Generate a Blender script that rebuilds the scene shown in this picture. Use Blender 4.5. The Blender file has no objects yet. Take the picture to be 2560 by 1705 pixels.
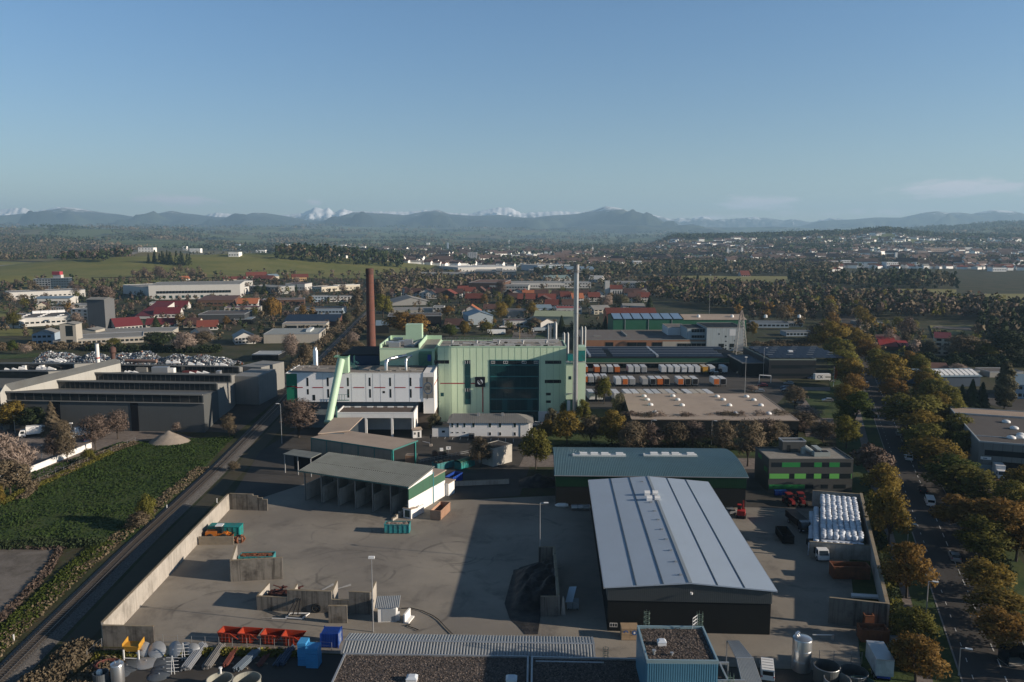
import bpy,math,random
from math import cos,sin,atan2,pi,hypot,exp
import numpy as np
from mathutils import Vector,Matrix
R=math.radians
sc=bpy.context.scene
COL=sc.collection
random.seed(7)
RNG=np.random.default_rng(11)
# camera
CAM_H,FOC,PITCH=66.0,1990.0,math.atan(262.5/1990.0)
cam_d=bpy.data.cameras.new('camera')
cam=bpy.data.objects.new('camera',cam_d)
COL.objects.link(cam)
cam_d.sensor_width=36.0
cam_d.lens=36.0*FOC/2560.0
cam_d.clip_start,cam_d.clip_end=1.0,90000.0
cam.location=(0,0,CAM_H)
cam.rotation_euler=(R(90)-PITCH,0,0)
sc.camera=cam
# sky, sun, exposure
SUN_DIR=Vector((0.936,-0.200,0.285)).normalized()
SUN_EL=math.asin(SUN_DIR.z)
SUN_ROT=atan2(SUN_DIR.x,SUN_DIR.y)
world=bpy.data.worlds.new('World')
sc.world=world
world.use_nodes=True
wn,wl=world.node_tree.nodes,world.node_tree.links
wn.clear()
w_out=wn.new('ShaderNodeOutputWorld')
w_bg=wn.new('ShaderNodeBackground')
w_sky=wn.new('ShaderNodeTexSky')
w_sky.sky_type='NISHITA'
w_sky.sun_disc=False
w_sky.sun_elevation,w_sky.sun_rotation=SUN_EL,SUN_ROT
w_sky.altitude=700
w_sky.air_density,w_sky.dust_density,w_sky.ozone_density=1.0,0.1,2.5
w_bg.inputs['Strength'].default_value=0.05
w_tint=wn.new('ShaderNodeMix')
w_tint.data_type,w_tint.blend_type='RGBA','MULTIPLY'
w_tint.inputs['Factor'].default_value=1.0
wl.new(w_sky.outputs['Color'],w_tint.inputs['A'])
w_tc=wn.new('ShaderNodeTexCoord')
w_sep=wn.new('ShaderNodeSeparateXYZ')
wl.new(w_tc.outputs['Generated'],w_sep.inputs[0])
def wm_(op,a,b=None,c=None):
 n=wn.new('ShaderNodeMath')
 n.operation=op
 for i,v in enumerate((a,b,c)):
  if v is None:
   continue
  if isinstance(v,(int,float)):
   n.inputs[i].default_value=v
  else:
   wl.new(v,n.inputs[i])
 return n.outputs[0]
w_az=wm_('ARCTAN2',w_sep.outputs[0],w_sep.outputs[1])
w_el=wm_('ARCSINE',w_sep.outputs[2])
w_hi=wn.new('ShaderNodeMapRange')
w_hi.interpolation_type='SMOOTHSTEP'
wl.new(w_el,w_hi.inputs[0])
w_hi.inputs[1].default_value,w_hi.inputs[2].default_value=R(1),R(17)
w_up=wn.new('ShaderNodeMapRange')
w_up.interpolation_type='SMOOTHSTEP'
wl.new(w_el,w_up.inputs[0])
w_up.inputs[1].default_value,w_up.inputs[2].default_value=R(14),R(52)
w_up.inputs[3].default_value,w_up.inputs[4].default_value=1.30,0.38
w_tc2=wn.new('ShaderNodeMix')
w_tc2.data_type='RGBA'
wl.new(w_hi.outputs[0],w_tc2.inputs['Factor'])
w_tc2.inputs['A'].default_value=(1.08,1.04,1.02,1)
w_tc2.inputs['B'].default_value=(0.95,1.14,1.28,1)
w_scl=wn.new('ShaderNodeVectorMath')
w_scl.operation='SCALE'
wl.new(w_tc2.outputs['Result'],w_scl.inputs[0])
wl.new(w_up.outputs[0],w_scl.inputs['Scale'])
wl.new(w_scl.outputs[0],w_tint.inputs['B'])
w_vec=wn.new('ShaderNodeCombineXYZ')
wl.new(wm_('MULTIPLY',w_az,22.0),w_vec.inputs[0])
wl.new(wm_('MULTIPLY',w_el,95.0),w_vec.inputs[1])
w_noise=wn.new('ShaderNodeTexNoise')
w_noise.inputs['Scale'].default_value=1.6
w_noise.inputs['Detail'].default_value=7.0
w_noise.inputs['Roughness'].default_value=0.62
wl.new(w_vec.outputs[0],w_noise.inputs['Vector'])
w_mask=None
for az,el,sx,sy,k in ((0.296,0.0385,0.045,0.0095,1.0),(0.505,0.0515,0.070,0.0105,1.0),(-0.392,0.0395,0.055,0.008,.85),(0.40,0.026,0.16,0.005,.5),(-0.05,0.032,0.25,0.005,.4),(0.22,0.021,.12,0.006,.6),(-0.24,0.04,0.012,0.004,.6)):
 dx=wm_('DIVIDE',wm_('SUBTRACT',w_az,az),sx)
 dy=wm_('DIVIDE',wm_('SUBTRACT',w_el,el),sy)
 r2=wm_('ADD',wm_('MULTIPLY',dx,dx),wm_('MULTIPLY',dy,dy))
 g=wm_('MULTIPLY',wm_('EXPONENT',wm_('MULTIPLY',r2,-1.0)),k)
 w_mask=g if w_mask is None else wm_('MAXIMUM',w_mask,g)
w_cl=wm_('MULTIPLY',wm_('SMOOTH_MIN',wm_('MAXIMUM',wm_('MULTIPLY',wm_('SUBTRACT',wm_('ADD',w_noise.outputs[0],wm_('MULTIPLY',w_mask,0.60)),0.70),3.6),0.0),1.0,.1),0.85)
w_mix=wn.new('ShaderNodeMix')
w_mix.data_type='RGBA'
wl.new(w_cl,w_mix.inputs['Factor'])
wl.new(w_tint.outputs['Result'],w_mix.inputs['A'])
w_mix.inputs['B'].default_value=(10.5,9.6,9.9,1)
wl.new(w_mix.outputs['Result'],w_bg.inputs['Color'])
wl.new(w_bg.outputs[0],w_out.inputs[0])
sun_d=bpy.data.lights.new('sun','SUN')
sun_d.energy=5.0
sun_d.angle=R(0.5)
sun_d.color=(1.0,0.86,0.70)
sun=bpy.data.objects.new('sun',sun_d)
COL.objects.link(sun)
sun.location=SUN_DIR*300
sun.rotation_euler=(-SUN_DIR).to_track_quat('-Z','Y').to_euler()
sc.view_settings.view_transform='Standard'
sc.view_settings.look='None'
sc.view_settings.exposure=0.66
sc.view_settings.gamma=1.0
sc.view_settings.use_curve_mapping=False
sc.render.engine='CYCLES'
sc.cycles.max_bounces=6
sc.cycles.diffuse_bounces=2
sc.cycles.glossy_bounces=2
sc.cycles.transmission_bounces=3
sc.cycles.volume_bounces=0
sc.cycles.use_denoising=True
sc.cycles.caustics_reflective=False
sc.cycles.caustics_refractive=False
SH={'A':(0,480,2.7035),'B':(700,480,2.7035),'C':(1400,480,2.7033),'D':(1960,480,2.7033),'E':(0,1000,2.24),'F':(650,850,3.1367),'G':(1050,820,3.266),'H':(450,1200,3.1043),'I':(1100,1200,3.1043),'J':(1360,1050,2.851),'K':(1860,800,3.1357),'L':(1860,1200,3.1043),'M':(200,1560,3.5682),'N':(1560,1520,3.1824),'O':(0,860,3.2708),'Q':(1440,760,3.6797),'R':(2060,760,3.92),'S':(440,660,4.5288),'T':(0,660,4.9063),'U':(940,640,3.3643),'V':(1050,1050,6.7286),'W':(700,840,5.8875),'Y':(1400,840,6.53),'a':(0,440,2.6167),'b':(850,440,2.7706),'c':(1660,440,2.6167),'p':(0,0,1)}
CP,SP=cos(PITCH),sin(PITCH)
def ray(L,x,y):
 ox,oy,k=SH[L]
 a,b=(ox+x/k-1280)/FOC,(852.5-oy-y/k)/FOC
 return Vector((a,CP+b*SP,-SP+b*CP))
def g(L,x,y,z=0.0):
 """world point at height z"""
 d=ray(L,x,y)
 return Vector((0,0,CAM_H))+d*((z-CAM_H)/d.z)
def at(L,x,y,Y):
 """world point at depth Y"""
 d=ray(L,x,y)
 return Vector((0,0,CAM_H))+d*(Y/d.y)
def hz(L,y,Y):
 """height of a row of the photograph at depth Y"""
 return at(L,0,y,Y).z
 # terrain
def _bump(x,y,cx,cy,rx,ry,h,rot=0.0):
 c,s=cos(rot),sin(rot)
 X,Y=(x-cx)*c+(y-cy)*s,-(x-cx)*s+(y-cy)*c
 return h*np.exp(-((X/rx)**2+(Y/ry)**2))
_TU=np.array([-800,0,350,700,1000,1300,1600,1700,1900,2100,2200,2350,2560,3400],float)
_TY=np.array([0,2200,3000,4000,4600,5500,7000,9000,11000,13000,40000],float)
_TZ=np.array([[0]*14,[0]*14,[25,22,16,5,0,0,2,14,20,20,22,22,25,25],[55,52,40,15,5,0,8,56,60,72,90,60,52,52],[80,80,60,20,5,2,8,40,45,52,62,56,60,60],[116,116,98,40,15,10,10,40,45,52,60,80,100,100],[116,112,104,70,50,30,22,40,45,60,80,120,160,175],[140,150,140,130,110,90,60,60,60,80,100,130,165,170],[185,185,190,180,170,150,120,100,100,110,120,130,150,150],[190]*14,[190]*14],float)
def nz2(x,y,seed=0,octv=4,base=1/900.0):
 r=np.random.default_rng(seed)
 z=np.zeros_like(x,dtype=float)
 amp,fr=1.0,base
 for o in range(octv):
  for k in range(3):
   a,ph=r.uniform(0,6.283),r.uniform(0,6.283)
   z+=amp/3*np.sin((x*cos(a)+y*sin(a))*fr*6.283+ph+1.3*np.sin((x*sin(a)-y*cos(a))*fr*4.1+ph*2))
  amp*=.5
  fr*=2.1
 return z
def terr(x,y):
 x,y=np.atleast_1d(np.asarray(x,float)),np.atleast_1d(np.asarray(y,float))
 r=np.hypot(x,y)
 th=np.arctan2(x,y)
 u=np.where(np.abs(th)<1.15,1280+1990*np.tan(np.clip(th,-1.15,1.15)),np.where(th>0,4000,-1500))
 Y=np.where(np.abs(th)<1.15,y,r)
 iu=np.clip(np.searchsorted(_TU,u)-1,0,len(_TU)-2)
 iy=np.clip(np.searchsorted(_TY,Y)-1,0,len(_TY)-2)
 fu=np.clip((u-_TU[iu])/(_TU[iu+1]-_TU[iu]),0,1)
 fy=np.clip((Y-_TY[iy])/(_TY[iy+1]-_TY[iy]),0,1)
 fu,fy=fu*fu*(3-2*fu),fy*fy*(3-2*fy)
 z=(_TZ[iy,iu]*(1-fu)+_TZ[iy,iu+1]*fu)*(1-fy)+(_TZ[iy+1,iu]*(1-fu)+_TZ[iy+1,iu+1]*fu)*fy
 z=z+np.clip((Y-2400)/5000,0,1)*26*nz2(x,y,3,4,1/2600.0)
 z=z+_bump(x,y,-500,1500,230,190,26)+_bump(x,y,-330,1560,190,150,13)
 z=z+_bump(x,y,-760,1420,190,120,20)+_bump(x,y,-690,1075,190,75,13)+_bump(x,y,-870,1950,190,140,26)
 z=z+_bump(x,y,-1250,1700,300,250,16)
 return np.maximum(z,0)
def tz(x,y):
 return float(terr(x,y)[0])
def gt(L,x,y):
 """point of the terrain seen at a spot of the photograph"""
 d=ray(L,x,y)
 lo,hi,prev=300.0,None,300.0
 for Y in np.geomspace(300,25000,420):
  p=d*(Y/d.y)
  if CAM_H+p.z<=tz(p.x,p.y):
   hi=Y
   break
  lo=Y
 if hi is None:
  hi=25000.0
 for _ in range(16):
  m=(lo+hi)/2
  p=d*(m/d.y)
  if CAM_H+p.z<=tz(p.x,p.y):
   hi=m
  else:
   lo=m
 p=d*(hi/d.y)
 return Vector((p.x,p.y,tz(p.x,p.y)))
 # mesh helpers
class MB:
 def __init__(self):
  self.v,self.f=[],[]
 def add(self,vs,fs):
  o=len(self.v)
  self.v+=[tuple(p) for p in vs]
  self.f+=[tuple(i+o for i in q) for q in fs]
  return self
 def hexa(self,p):
  """8 corners: bottom ring then top ring"""
  return self.add(p,[(3,2,1,0),(4,5,6,7),(0,1,5,4),(1,2,6,5),(2,3,7,6),(3,0,4,7)])
 def box(self,x0,y0,z0,x1,y1,z1):
  return self.hexa([(x0,y0,z0),(x1,y0,z0),(x1,y1,z0),(x0,y1,z0),(x0,y0,z1),(x1,y0,z1),(x1,y1,z1),(x0,y1,z1)])
 def bx(self,cx,cy,z0,w,d,h):
  return self.box(cx-w/2,cy-d/2,z0,cx+w/2,cy+d/2,z0+h)
 def prism(self,pts,z0,z1):
  n=len(pts)
  a=[(p[0],p[1],z0) for p in pts]+[(p[0],p[1],z1) for p in pts]
  fs=[tuple(range(n-1,-1,-1)),tuple(range(n,2*n))]+[(i,(i+1)%n,(i+1)%n+n,i+n) for i in range(n)]
  return self.add(a,fs)
 def slab(self,q,t):
  """sheet of thickness t (downwards) with the given top outline"""
  n=len(q)
  a=[tuple(p) for p in q]+[(p[0],p[1],p[2]-t) for p in q]
  return self.add(a,[tuple(range(n)),tuple(range(2*n-1,n-1,-1))]+[(i,i+n,(i+1)%n+n,(i+1)%n) for i in range(n)])
 def quad(self,a,b,c,d):
  return self.add([a,b,c,d],[(0,1,2,3)])
 def bar(self,a,b,w,h=None):
  """rectangular bar between two points"""
  a,b=Vector(a),Vector(b)
  h=h or w
  d=(b-a).normalized()
  s=d.cross(Vector((0,0,1)))
  s=Vector((1,0,0)) if s.length<1e-4 else s.normalized()
  t=s.cross(d)
  s,t=s*w/2,t*h/2
  return self.hexa([a-s-t,a+s-t,a+s+t,a-s+t,b-s-t,b+s-t,b+s+t,b-s+t])
 def tube(self,path,r,n=8,caps=True):
  path=[Vector(p) for p in path]
  rs=r if isinstance(r,(list,tuple)) else [r]*len(path)
  base=len(self.v)
  ref=None
  for i,p in enumerate(path):
   d=(path[min(i+1,len(path)-1)]-path[max(i-1,0)]).normalized()
   if ref is None:
    ref=d.cross(Vector((0,0,1)))
    if ref.length<1e-3:
     ref=Vector((1,0,0))
   s=(ref-d*ref.dot(d)).normalized()
   ref=s
   t=d.cross(s)
   for k in range(n):
    a=2*pi*k/n
    self.v.append(tuple(p+(s*cos(a)+t*sin(a))*rs[i]))
  for i in range(len(path)-1):
   for k in range(n):
    k2=(k+1)%n
    self.f.append((base+i*n+k,base+i*n+k2,base+(i+1)*n+k2,base+(i+1)*n+k))
  if caps:
   self.f.append(tuple(base+k for k in range(n-1,-1,-1)))
   e=base+(len(path)-1)*n
   self.f.append(tuple(e+k for k in range(n)))
  return self
 def lathe(self,cx,cy,prof,n=16,caps=True):
  base=len(self.v)
  for r,z in prof:
   for k in range(n):
    a=2*pi*k/n
    self.v.append((cx+r*cos(a),cy+r*sin(a),z))
  for i in range(len(prof)-1):
   for k in range(n):
    k2=(k+1)%n
    self.f.append((base+i*n+k,base+i*n+k2,base+(i+1)*n+k2,base+(i+1)*n+k))
  if caps:
   self.f.append(tuple(base+k for k in range(n-1,-1,-1)))
   e=base+(len(prof)-1)*n
   self.f.append(tuple(e+k for k in range(n)))
  return self
 def mesh(self,name,mat,smooth=False):
  me=bpy.data.meshes.new(name)
  me.from_pydata(self.v,[],self.f)
  me.materials.append(mat)
  if smooth:
   me.shade_smooth()
   if smooth!='all':
    me.set_sharp_from_angle(angle=R(40))
  me.update()
  return me
 def build(self,name,mat,parent=None,smooth=False,loc=None,rz=0.0):
  return put(name,self.mesh(name,mat,smooth),parent,loc,rz)
def put(name,me,parent=None,loc=None,rz=0.0,scale=None):
 o=bpy.data.objects.new(name,me)
 COL.objects.link(o)
 if parent is not None:
  o.parent=parent
 if loc is not None:
  o.location=loc
 if rz:
  o.rotation_euler=(0,0,rz)
 if scale is not None:
  o.scale=scale
 return o
def tag(o,lb,cat,gp=None,kind=None):
 o['label']=lb
 o['category']=cat
 if gp:
  o['group']=gp
 if kind:
  o['kind']=kind
 return o
def tg(name,lb,cat,loc=(0,0,0),rz=0.0,gp=None):
 o=bpy.data.objects.new(name,None)
 COL.objects.link(o)
 o.empty_display_size=1.0
 o.location=loc
 o.rotation_euler=(0,0,rz)
 return tag(o,lb,cat,gp)
def struct(name,me_or_mb,mat,lb=None):
 me=me_or_mb.mesh(name,mat) if isinstance(me_or_mb,MB) else me_or_mb
 o=put(name,me)
 o['kind']='structure'
 if lb:
  o['label']=lb
 return o
def copyt(src,loc=None,rz=None,lb=None,gp=None,parent=None):
 o=src.copy()
 COL.objects.link(o)
 if parent is not None:
  o.parent=parent
 if loc is not None:
  o.location=loc
 if rz is not None:
  o.rotation_euler=(0,0,rz)
 if lb:
  o['label']=lb
 if gp:
  o['group']=gp
 for ch in KIDS.get(src.name,src.children):
  copyt(ch,parent=o)
 return o
KIDS={}
def rawm(name,verts,faces_flat,n_per,mat,smooth=False,nrm=None):
 """fast mesh from numpy arrays, every face with n_per corners"""
 me=bpy.data.meshes.new(name)
 faces_flat=np.ascontiguousarray(faces_flat,np.int32).ravel()
 nv,nf=len(verts),len(faces_flat)//n_per
 me.vertices.add(nv)
 me.vertices.foreach_set('co',np.ascontiguousarray(verts,np.float32).ravel())
 me.loops.add(nf*n_per)
 me.loops.foreach_set('vertex_index',np.ascontiguousarray(faces_flat,np.int32).ravel())
 me.polygons.add(nf)
 me.polygons.foreach_set('loop_start',np.arange(0,nf*n_per,n_per,dtype=np.int32))
 me.update(calc_edges=True)
 me.materials.append(mat)
 if smooth:
  me.shade_smooth()
 if nrm is not None:
  me.shade_smooth()
  me.normals_split_custom_set_from_vertices(np.repeat(nrm,n_per,0))
 return me
 # materials
MATS={}
def mat(name,rgb,rough=0.8,var=0.12,scale=0.5,metal=0.0,dirt=0.0,dirt_rgb=(0.05,0.045,0.04),streak=0.0,bump=0.0,obj_var=0.0,island=0.0,spec=0.3,trans=0.0,emit=None):
 """procedural material: broad and fine noise on the base colour, optional stains, vertical streaks, fine relief"""
 if name in MATS:
  return MATS[name]
 m=bpy.data.materials.new(name)
 m.use_nodes=True
 n,l=m.node_tree.nodes,m.node_tree.links
 b=n['Principled BSDF']
 b.inputs['Roughness'].default_value=rough
 b.inputs['Metallic'].default_value=metal
 b.inputs['Specular IOR Level'].default_value=spec
 geo=n.new('ShaderNodeNewGeometry')
 def math_(op,a,c=None):
  q=n.new('ShaderNodeMath')
  q.operation=op
  for i,v in enumerate((a,c)):
   if v is None:
    continue
   if isinstance(v,(int,float)):
    q.inputs[i].default_value=v
   else:
    l.new(v,q.inputs[i])
  return q.outputs[0]
 def noise(sc_,det,vec=None,rough_=.6):
  q=n.new('ShaderNodeTexNoise')
  q.inputs['Scale'].default_value=sc_
  q.inputs['Detail'].default_value=det
  q.inputs['Roughness'].default_value=rough_
  l.new(vec or geo.outputs['Position'],q.inputs['Vector'])
  return q.outputs[0]
 f1,f2=noise(scale,5),noise(scale*9,3)
 val=math_('ADD',1.0-var*1.3,math_('ADD',math_('MULTIPLY',f1,var*1.6),math_('MULTIPLY',f2,var)))
 if obj_var:
  oi=n.new('ShaderNodeObjectInfo')
  val=math_('MULTIPLY',val,math_('ADD',1.0-obj_var,math_('MULTIPLY',oi.outputs['Random'],2*obj_var)))
 if island:
  val=math_('MULTIPLY',val,math_('ADD',1.0-island,math_('MULTIPLY',geo.outputs['Random Per Island'],2*island)))
 vm=n.new('ShaderNodeVectorMath')
 vm.operation='SCALE'
 vm.inputs[0].default_value=rgb
 l.new(val,vm.inputs['Scale'])
 col=vm.outputs[0]
 def mixc(fac,a,rgb2):
  q=n.new('ShaderNodeMix')
  q.data_type='RGBA'
  l.new(fac,q.inputs['Factor'])
  l.new(a,q.inputs['A'])
  q.inputs['B'].default_value=(*rgb2,1)
  return q.outputs['Result']
 if dirt:
  k=math_('MULTIPLY',math_('MAXIMUM',math_('SUBTRACT',noise(scale*.6,7,None,.68),0.47),0.0),dirt*5)
  col=mixc(math_('MINIMUM',k,0.9),col,dirt_rgb)
 if streak:
  mp=n.new('ShaderNodeMapping')
  mp.inputs['Scale'].default_value=(1.7,1.7,0.06)
  l.new(geo.outputs['Position'],mp.inputs['Vector'])
  k=math_('MULTIPLY',math_('MAXIMUM',math_('SUBTRACT',noise(1.0,5,mp.outputs[0],.65),0.5),0.0),streak*6)
  col=mixc(math_('MINIMUM',k,0.85),col,dirt_rgb)
 l.new(col,b.inputs['Base Color'])
 if bump:
  bp=n.new('ShaderNodeBump')
  bp.inputs['Strength'].default_value=bump
  bp.inputs['Distance'].default_value=0.1
  l.new(f2,bp.inputs['Height'])
  l.new(bp.outputs[0],b.inputs['Normal'])
 if trans:
  out=n['Material Output']
  t=n.new('ShaderNodeBsdfTranslucent')
  l.new(col,t.inputs['Color'])
  mx=n.new('ShaderNodeMixShader')
  mx.inputs[0].default_value=trans
  l.new(b.outputs[0],mx.inputs[1])
  l.new(t.outputs[0],mx.inputs[2])
  l.new(mx.outputs[0],out.inputs['Surface'])
 MATS[name]=m
 return m
def nodes_of(m):
 m.use_nodes=True
 return m.node_tree.nodes,m.node_tree.links,m.node_tree.nodes['Principled BSDF']
class NT:
 """small node-graph writer"""
 def __init__(self,name,rough=0.9):
  self.m=bpy.data.materials.new(name)
  self.n,self.l,self.b=nodes_of(self.m)
  self.b.inputs['Roughness'].default_value=rough
  self.b.inputs['Specular IOR Level'].default_value=0.2
  self.pos=self.n.new('ShaderNodeNewGeometry').outputs['Position']
 def _in(self,sock,v):
  if isinstance(v,(int,float)):
   sock.default_value=v
  elif isinstance(v,tuple):
   sock.default_value=v if len(v)==4 or sock.type=='VECTOR' else (*v,1)
  else:
   self.l.new(v,sock)
 def M(self,op,a,b=None):
  q=self.n.new('ShaderNodeMath')
  q.operation=op
  self._in(q.inputs[0],a)
  if b is not None:
   self._in(q.inputs[1],b)
  return q.outputs[0]
 def noise(self,s,det=5,rough=.6,scale=(1,1,1),dist=0.0):
  mp=self.n.new('ShaderNodeMapping')
  mp.inputs['Scale'].default_value=scale
  self.l.new(self.pos,mp.inputs['Vector'])
  q=self.n.new('ShaderNodeTexNoise')
  q.inputs['Scale'].default_value=s
  q.inputs['Detail'].default_value=det
  q.inputs['Roughness'].default_value=rough
  q.inputs['Distortion'].default_value=dist
  self.l.new(mp.outputs[0],q.inputs['Vector'])
  return q.outputs[0]
 def ramp(self,f,a,b):
  q=self.n.new('ShaderNodeMapRange')
  q.interpolation_type='SMOOTHSTEP'
  self._in(q.inputs[0],f)
  q.inputs[1].default_value,q.inputs[2].default_value=a,b
  return q.outputs[0]
 def mix(self,f,a,b):
  q=self.n.new('ShaderNodeMix')
  q.data_type='RGBA'
  self._in(q.inputs['Factor'],f)
  self._in(q.inputs['A'],a)
  self._in(q.inputs['B'],b)
  return q.outputs['Result']
 def sep(self):
  q=self.n.new('ShaderNodeSeparateXYZ')
  self.l.new(self.pos,q.inputs[0])
  return q.outputs
 def done(self,col,bump=None,k=.4,dist=.1):
  self._in(self.b.inputs['Base Color'],col)
  if bump is not None:
   q=self.n.new('ShaderNodeBump')
   q.inputs['Strength'].default_value=k
   q.inputs['Distance'].default_value=dist
   self.l.new(bump,q.inputs['Height'])
   self.l.new(q.outputs[0],self.b.inputs['Normal'])
  return self.m
t=NT('ground_earth_and_grass')
sx,sy,sz=t.sep()
near=t.mix(t.ramp(t.noise(.05,6),.4,.62),(.030,.036,.014),(.062,.052,.030))
near=t.mix(t.ramp(t.noise(.6,4),.45,.7),near,(.045,.055,.018))
vor=t.n.new('ShaderNodeTexVoronoi')
vor.inputs['Scale'].default_value=1/420.0
vmap=t.n.new('ShaderNodeMapping')
vmap.inputs['Scale'].default_value=(1,.55,0)
t.l.new(t.pos,vmap.inputs['Vector'])
t.l.new(vmap.outputs[0],vor.inputs['Vector'])
vs=t.n.new('ShaderNodeSeparateColor')
t.l.new(vor.outputs['Color'],vs.inputs[0])
fld=t.mix(vs.outputs[0],(.065,.092,.028),(.12,.14,.05))
fld=t.mix(t.ramp(vs.outputs[1],.75,.95),fld,(.11,.10,.05))
far=t.mix(t.ramp(t.noise(1/520.,6,.65,(1,.5,1)),.53,.58),fld,(.020,.030,.018))
GRM=t.done(t.mix(t.ramp(sy,1500,2100),near,far),t.noise(.8,5),.5,.3)
th=np.concatenate([np.linspace(-180,-50,27)[:-1],np.linspace(-50,50,301),np.linspace(50,180,27)[1:-1]])
rr=np.concatenate([[0.5],np.geomspace(20,700,30),np.linspace(712,2600,150),np.geomspace(2650,24500,90)])
TH,RR=np.meshgrid(np.radians(th),rr)
GX,GY=RR*np.sin(TH),RR*np.cos(TH)
GZ=terr(GX.ravel(),GY.ravel()).reshape(GX.shape)
nt,nr=len(th),len(rr)
ii,jj=np.meshgrid(np.arange(nr-1),np.arange(nt),indexing='ij')
j2=(jj+1)%nt
faces=np.stack([ii*nt+jj,(ii+1)*nt+jj,(ii+1)*nt+j2,ii*nt+j2],-1)[...,::-1].reshape(-1,4)
gme=rawm('ground',np.stack([GX,GY,GZ],-1).reshape(-1,3),faces,4,GRM,True)
struct('ground',gme,GRM,'earth and grass ground running out to the mountains')
def crest_from(pts,Y,step=6):
 us=np.array([SH[L][0]+x/SH[L][2] for L,x,y in pts])
 vs_=np.array([SH[L][1]+y/SH[L][2] for L,x,y in pts])
 o=np.argsort(us)
 u=np.arange(us.min(),us.max(),step)
 v=np.interp(u,us[o],vs_[o])
 p=[at('p',a,b,Y) for a,b in zip(u,v)]
 return np.array([q.x for q in p]),np.array([q.z for q in p])
def mountain(name,lb,pts,Y,depth,base,m,seed,rough=2.0,jag=0.0,nrow=26,step=6):
 x,z=crest_from(pts,Y,step)
 r=np.random.default_rng(seed)
 n=len(x)
 if jag:
  z=z+jag*np.convolve(r.normal(size=n),[.25,.5,.25],'same')
 tt=np.linspace(-1,1,nrow)
 V=[]
 for q in tt:
  yy=Y+q*depth
  prof=(1-abs(q))**0.8
  spur=nz2(x,np.full(n,yy*1.0),seed,5,1/(depth*.55))
  zz=base+(z-base)*np.clip(prof+rough*.30*spur*(1-prof)*min(1,2.2*abs(q)),0.0,1)
  zz=np.where(abs(q)>.999,base-30,zz)
  V.append(np.stack([x*(yy/Y)**.6,np.full(n,yy),zz],-1))
 V=np.concatenate(V)
 I,J=np.meshgrid(np.arange(nrow-1),np.arange(n-1),indexing='ij')
 F=np.stack([I*n+J,I*n+J+1,(I+1)*n+J+1,(I+1)*n+J],-1).reshape(-1,4)
 return struct(name,rawm(name,V,F,4,m,True),m,lb)
t=NT('forested_mountain')
sx,sy,sz=t.sep()
fc=t.mix(t.ramp(t.noise(1/900.,6,.65),.46,.58),(.022,.032,.028),(.050,.066,.038))
fc=t.mix(t.ramp(sz,330,520),fc,(.060,.060,.050))
snow=t.ramp(t.M('ADD',t.M('MULTIPLY',sz,1/520.0),t.M('MULTIPLY',t.noise(1/240.,6,.7),1.15)),1.52,1.66)
FOREST_MOUNT=t.done(t.mix(snow,fc,(.75,.77,.80)))
t=NT('snowy_mountain')
sx,sy,sz=t.sep()
SNOW_MOUNT=t.done(t.mix(t.ramp(t.M('ADD',t.M('MULTIPLY',sz,1/760.0),t.M('MULTIPLY',t.noise(1/300.,8,.72,(1,1,.5)),1.2)),1.12,1.34),(.07,.075,.08),(.80,.81,.84)))
RA=[('a',-700,260),('a',-300,235),('a',0,258),('a',200,240),('a',350,215),('a',430,200),('a',500,205),('a',650,232),('a',800,250),('a',900,268),('a',930,268),('a',1050,240),('a',1130,222),('a',1200,240),('a',1300,250),('a',1400,265),('a',1550,270),('a',1660,237),('a',1750,240),('a',1900,265),('a',2000,285),('a',2110,292),('b',50,262),('b',100,247),('b',300,255),('b',450,270),('b',600,240),('b',680,230),('b',760,262),('b',950,275),('b',1100,265),('b',1300,290),('b',1450,272),('b',1640,260),('b',1750,235),('b',1840,205),('b',1920,215),('b',2000,240),('b',2080,250),('b',2140,277),('b',2180,272),('b',2220,300),('b',2260,340),('b',2300,380),('b',2360,410),('b',2420,440)]
mountain('mountain_ridge','blue forested foothill ridge with the rounded summit right of the silver stack',RA,14500,2900,150,FOREST_MOUNT,5)
RB=[('b',700,440),('b',1000,400),('b',1250,375),('b',1500,360),('b',1750,335),('b',2000,332),('b',2200,336),('c',0,330),('c',100,320),('c',190,315),('c',250,340),('c',320,375),('c',400,390),('c',560,425),('c',640,440)]
mountain('mountain_ridge','low dark forested ridge in front of the rounded summit',RB,12200,1700,140,FOREST_MOUNT,9)
RC=[('c',380,430),('c',500,392),('c',700,345),('c',900,325),('c',1040,290),('c',1250,280),('c',1380,268),('c',1550,270),('c',1700,235),('c',1780,226),('c',1850,238),('c',1920,233),('c',2010,245),('c',2080,230),('c',2150,216),('c',2230,222),('c',2290,228),('c',2355,250),('c',2700,262),('c',3100,240)]
mountain('mountain_ridge','hazy blue ridge with snow patches on its summits at the right',RC,15500,2000,120,FOREST_MOUNT,12)
RD=[('a',-700,230),('a',-200,215),('a',0,216),('a',100,203),('a',160,205),('a',220,228),('a',300,215),('a',375,195),('a',420,215),('a',900,262),('a',1300,262),('a',1420,236),('a',1560,246),('a',1750,262),('a',1900,250),('a',1990,238),('a',2060,198),('a',2110,215),('a',2150,204),('a',2180,235),('a',2240,210),('a',2300,228),('b',70,238),('b',150,240),('b',400,245),('b',580,232),('b',760,250),('b',900,258),('b',1010,230),('b',1100,214),('b',1170,211),('b',1220,235),('b',1260,254),('b',1400,245),('b',1500,240),('b',1640,245),('b',1900,250),('b',2150,262),('b',2355,286),('c',60,280),('c',180,278),('c',260,262),('c',340,285),('c',430,280),('c',520,272),('c',580,266),('c',700,275),('c',780,288),('c',860,280),('c',950,302),('c',1100,272),('c',1300,300),('c',1700,262),('c',2355,282)]
mountain('snowy_mountain_range','far white snow covered alpine peaks behind the foothills',RD,18800,900,180,SNOW_MOUNT,21,1.6,9.0,26,3)
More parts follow.
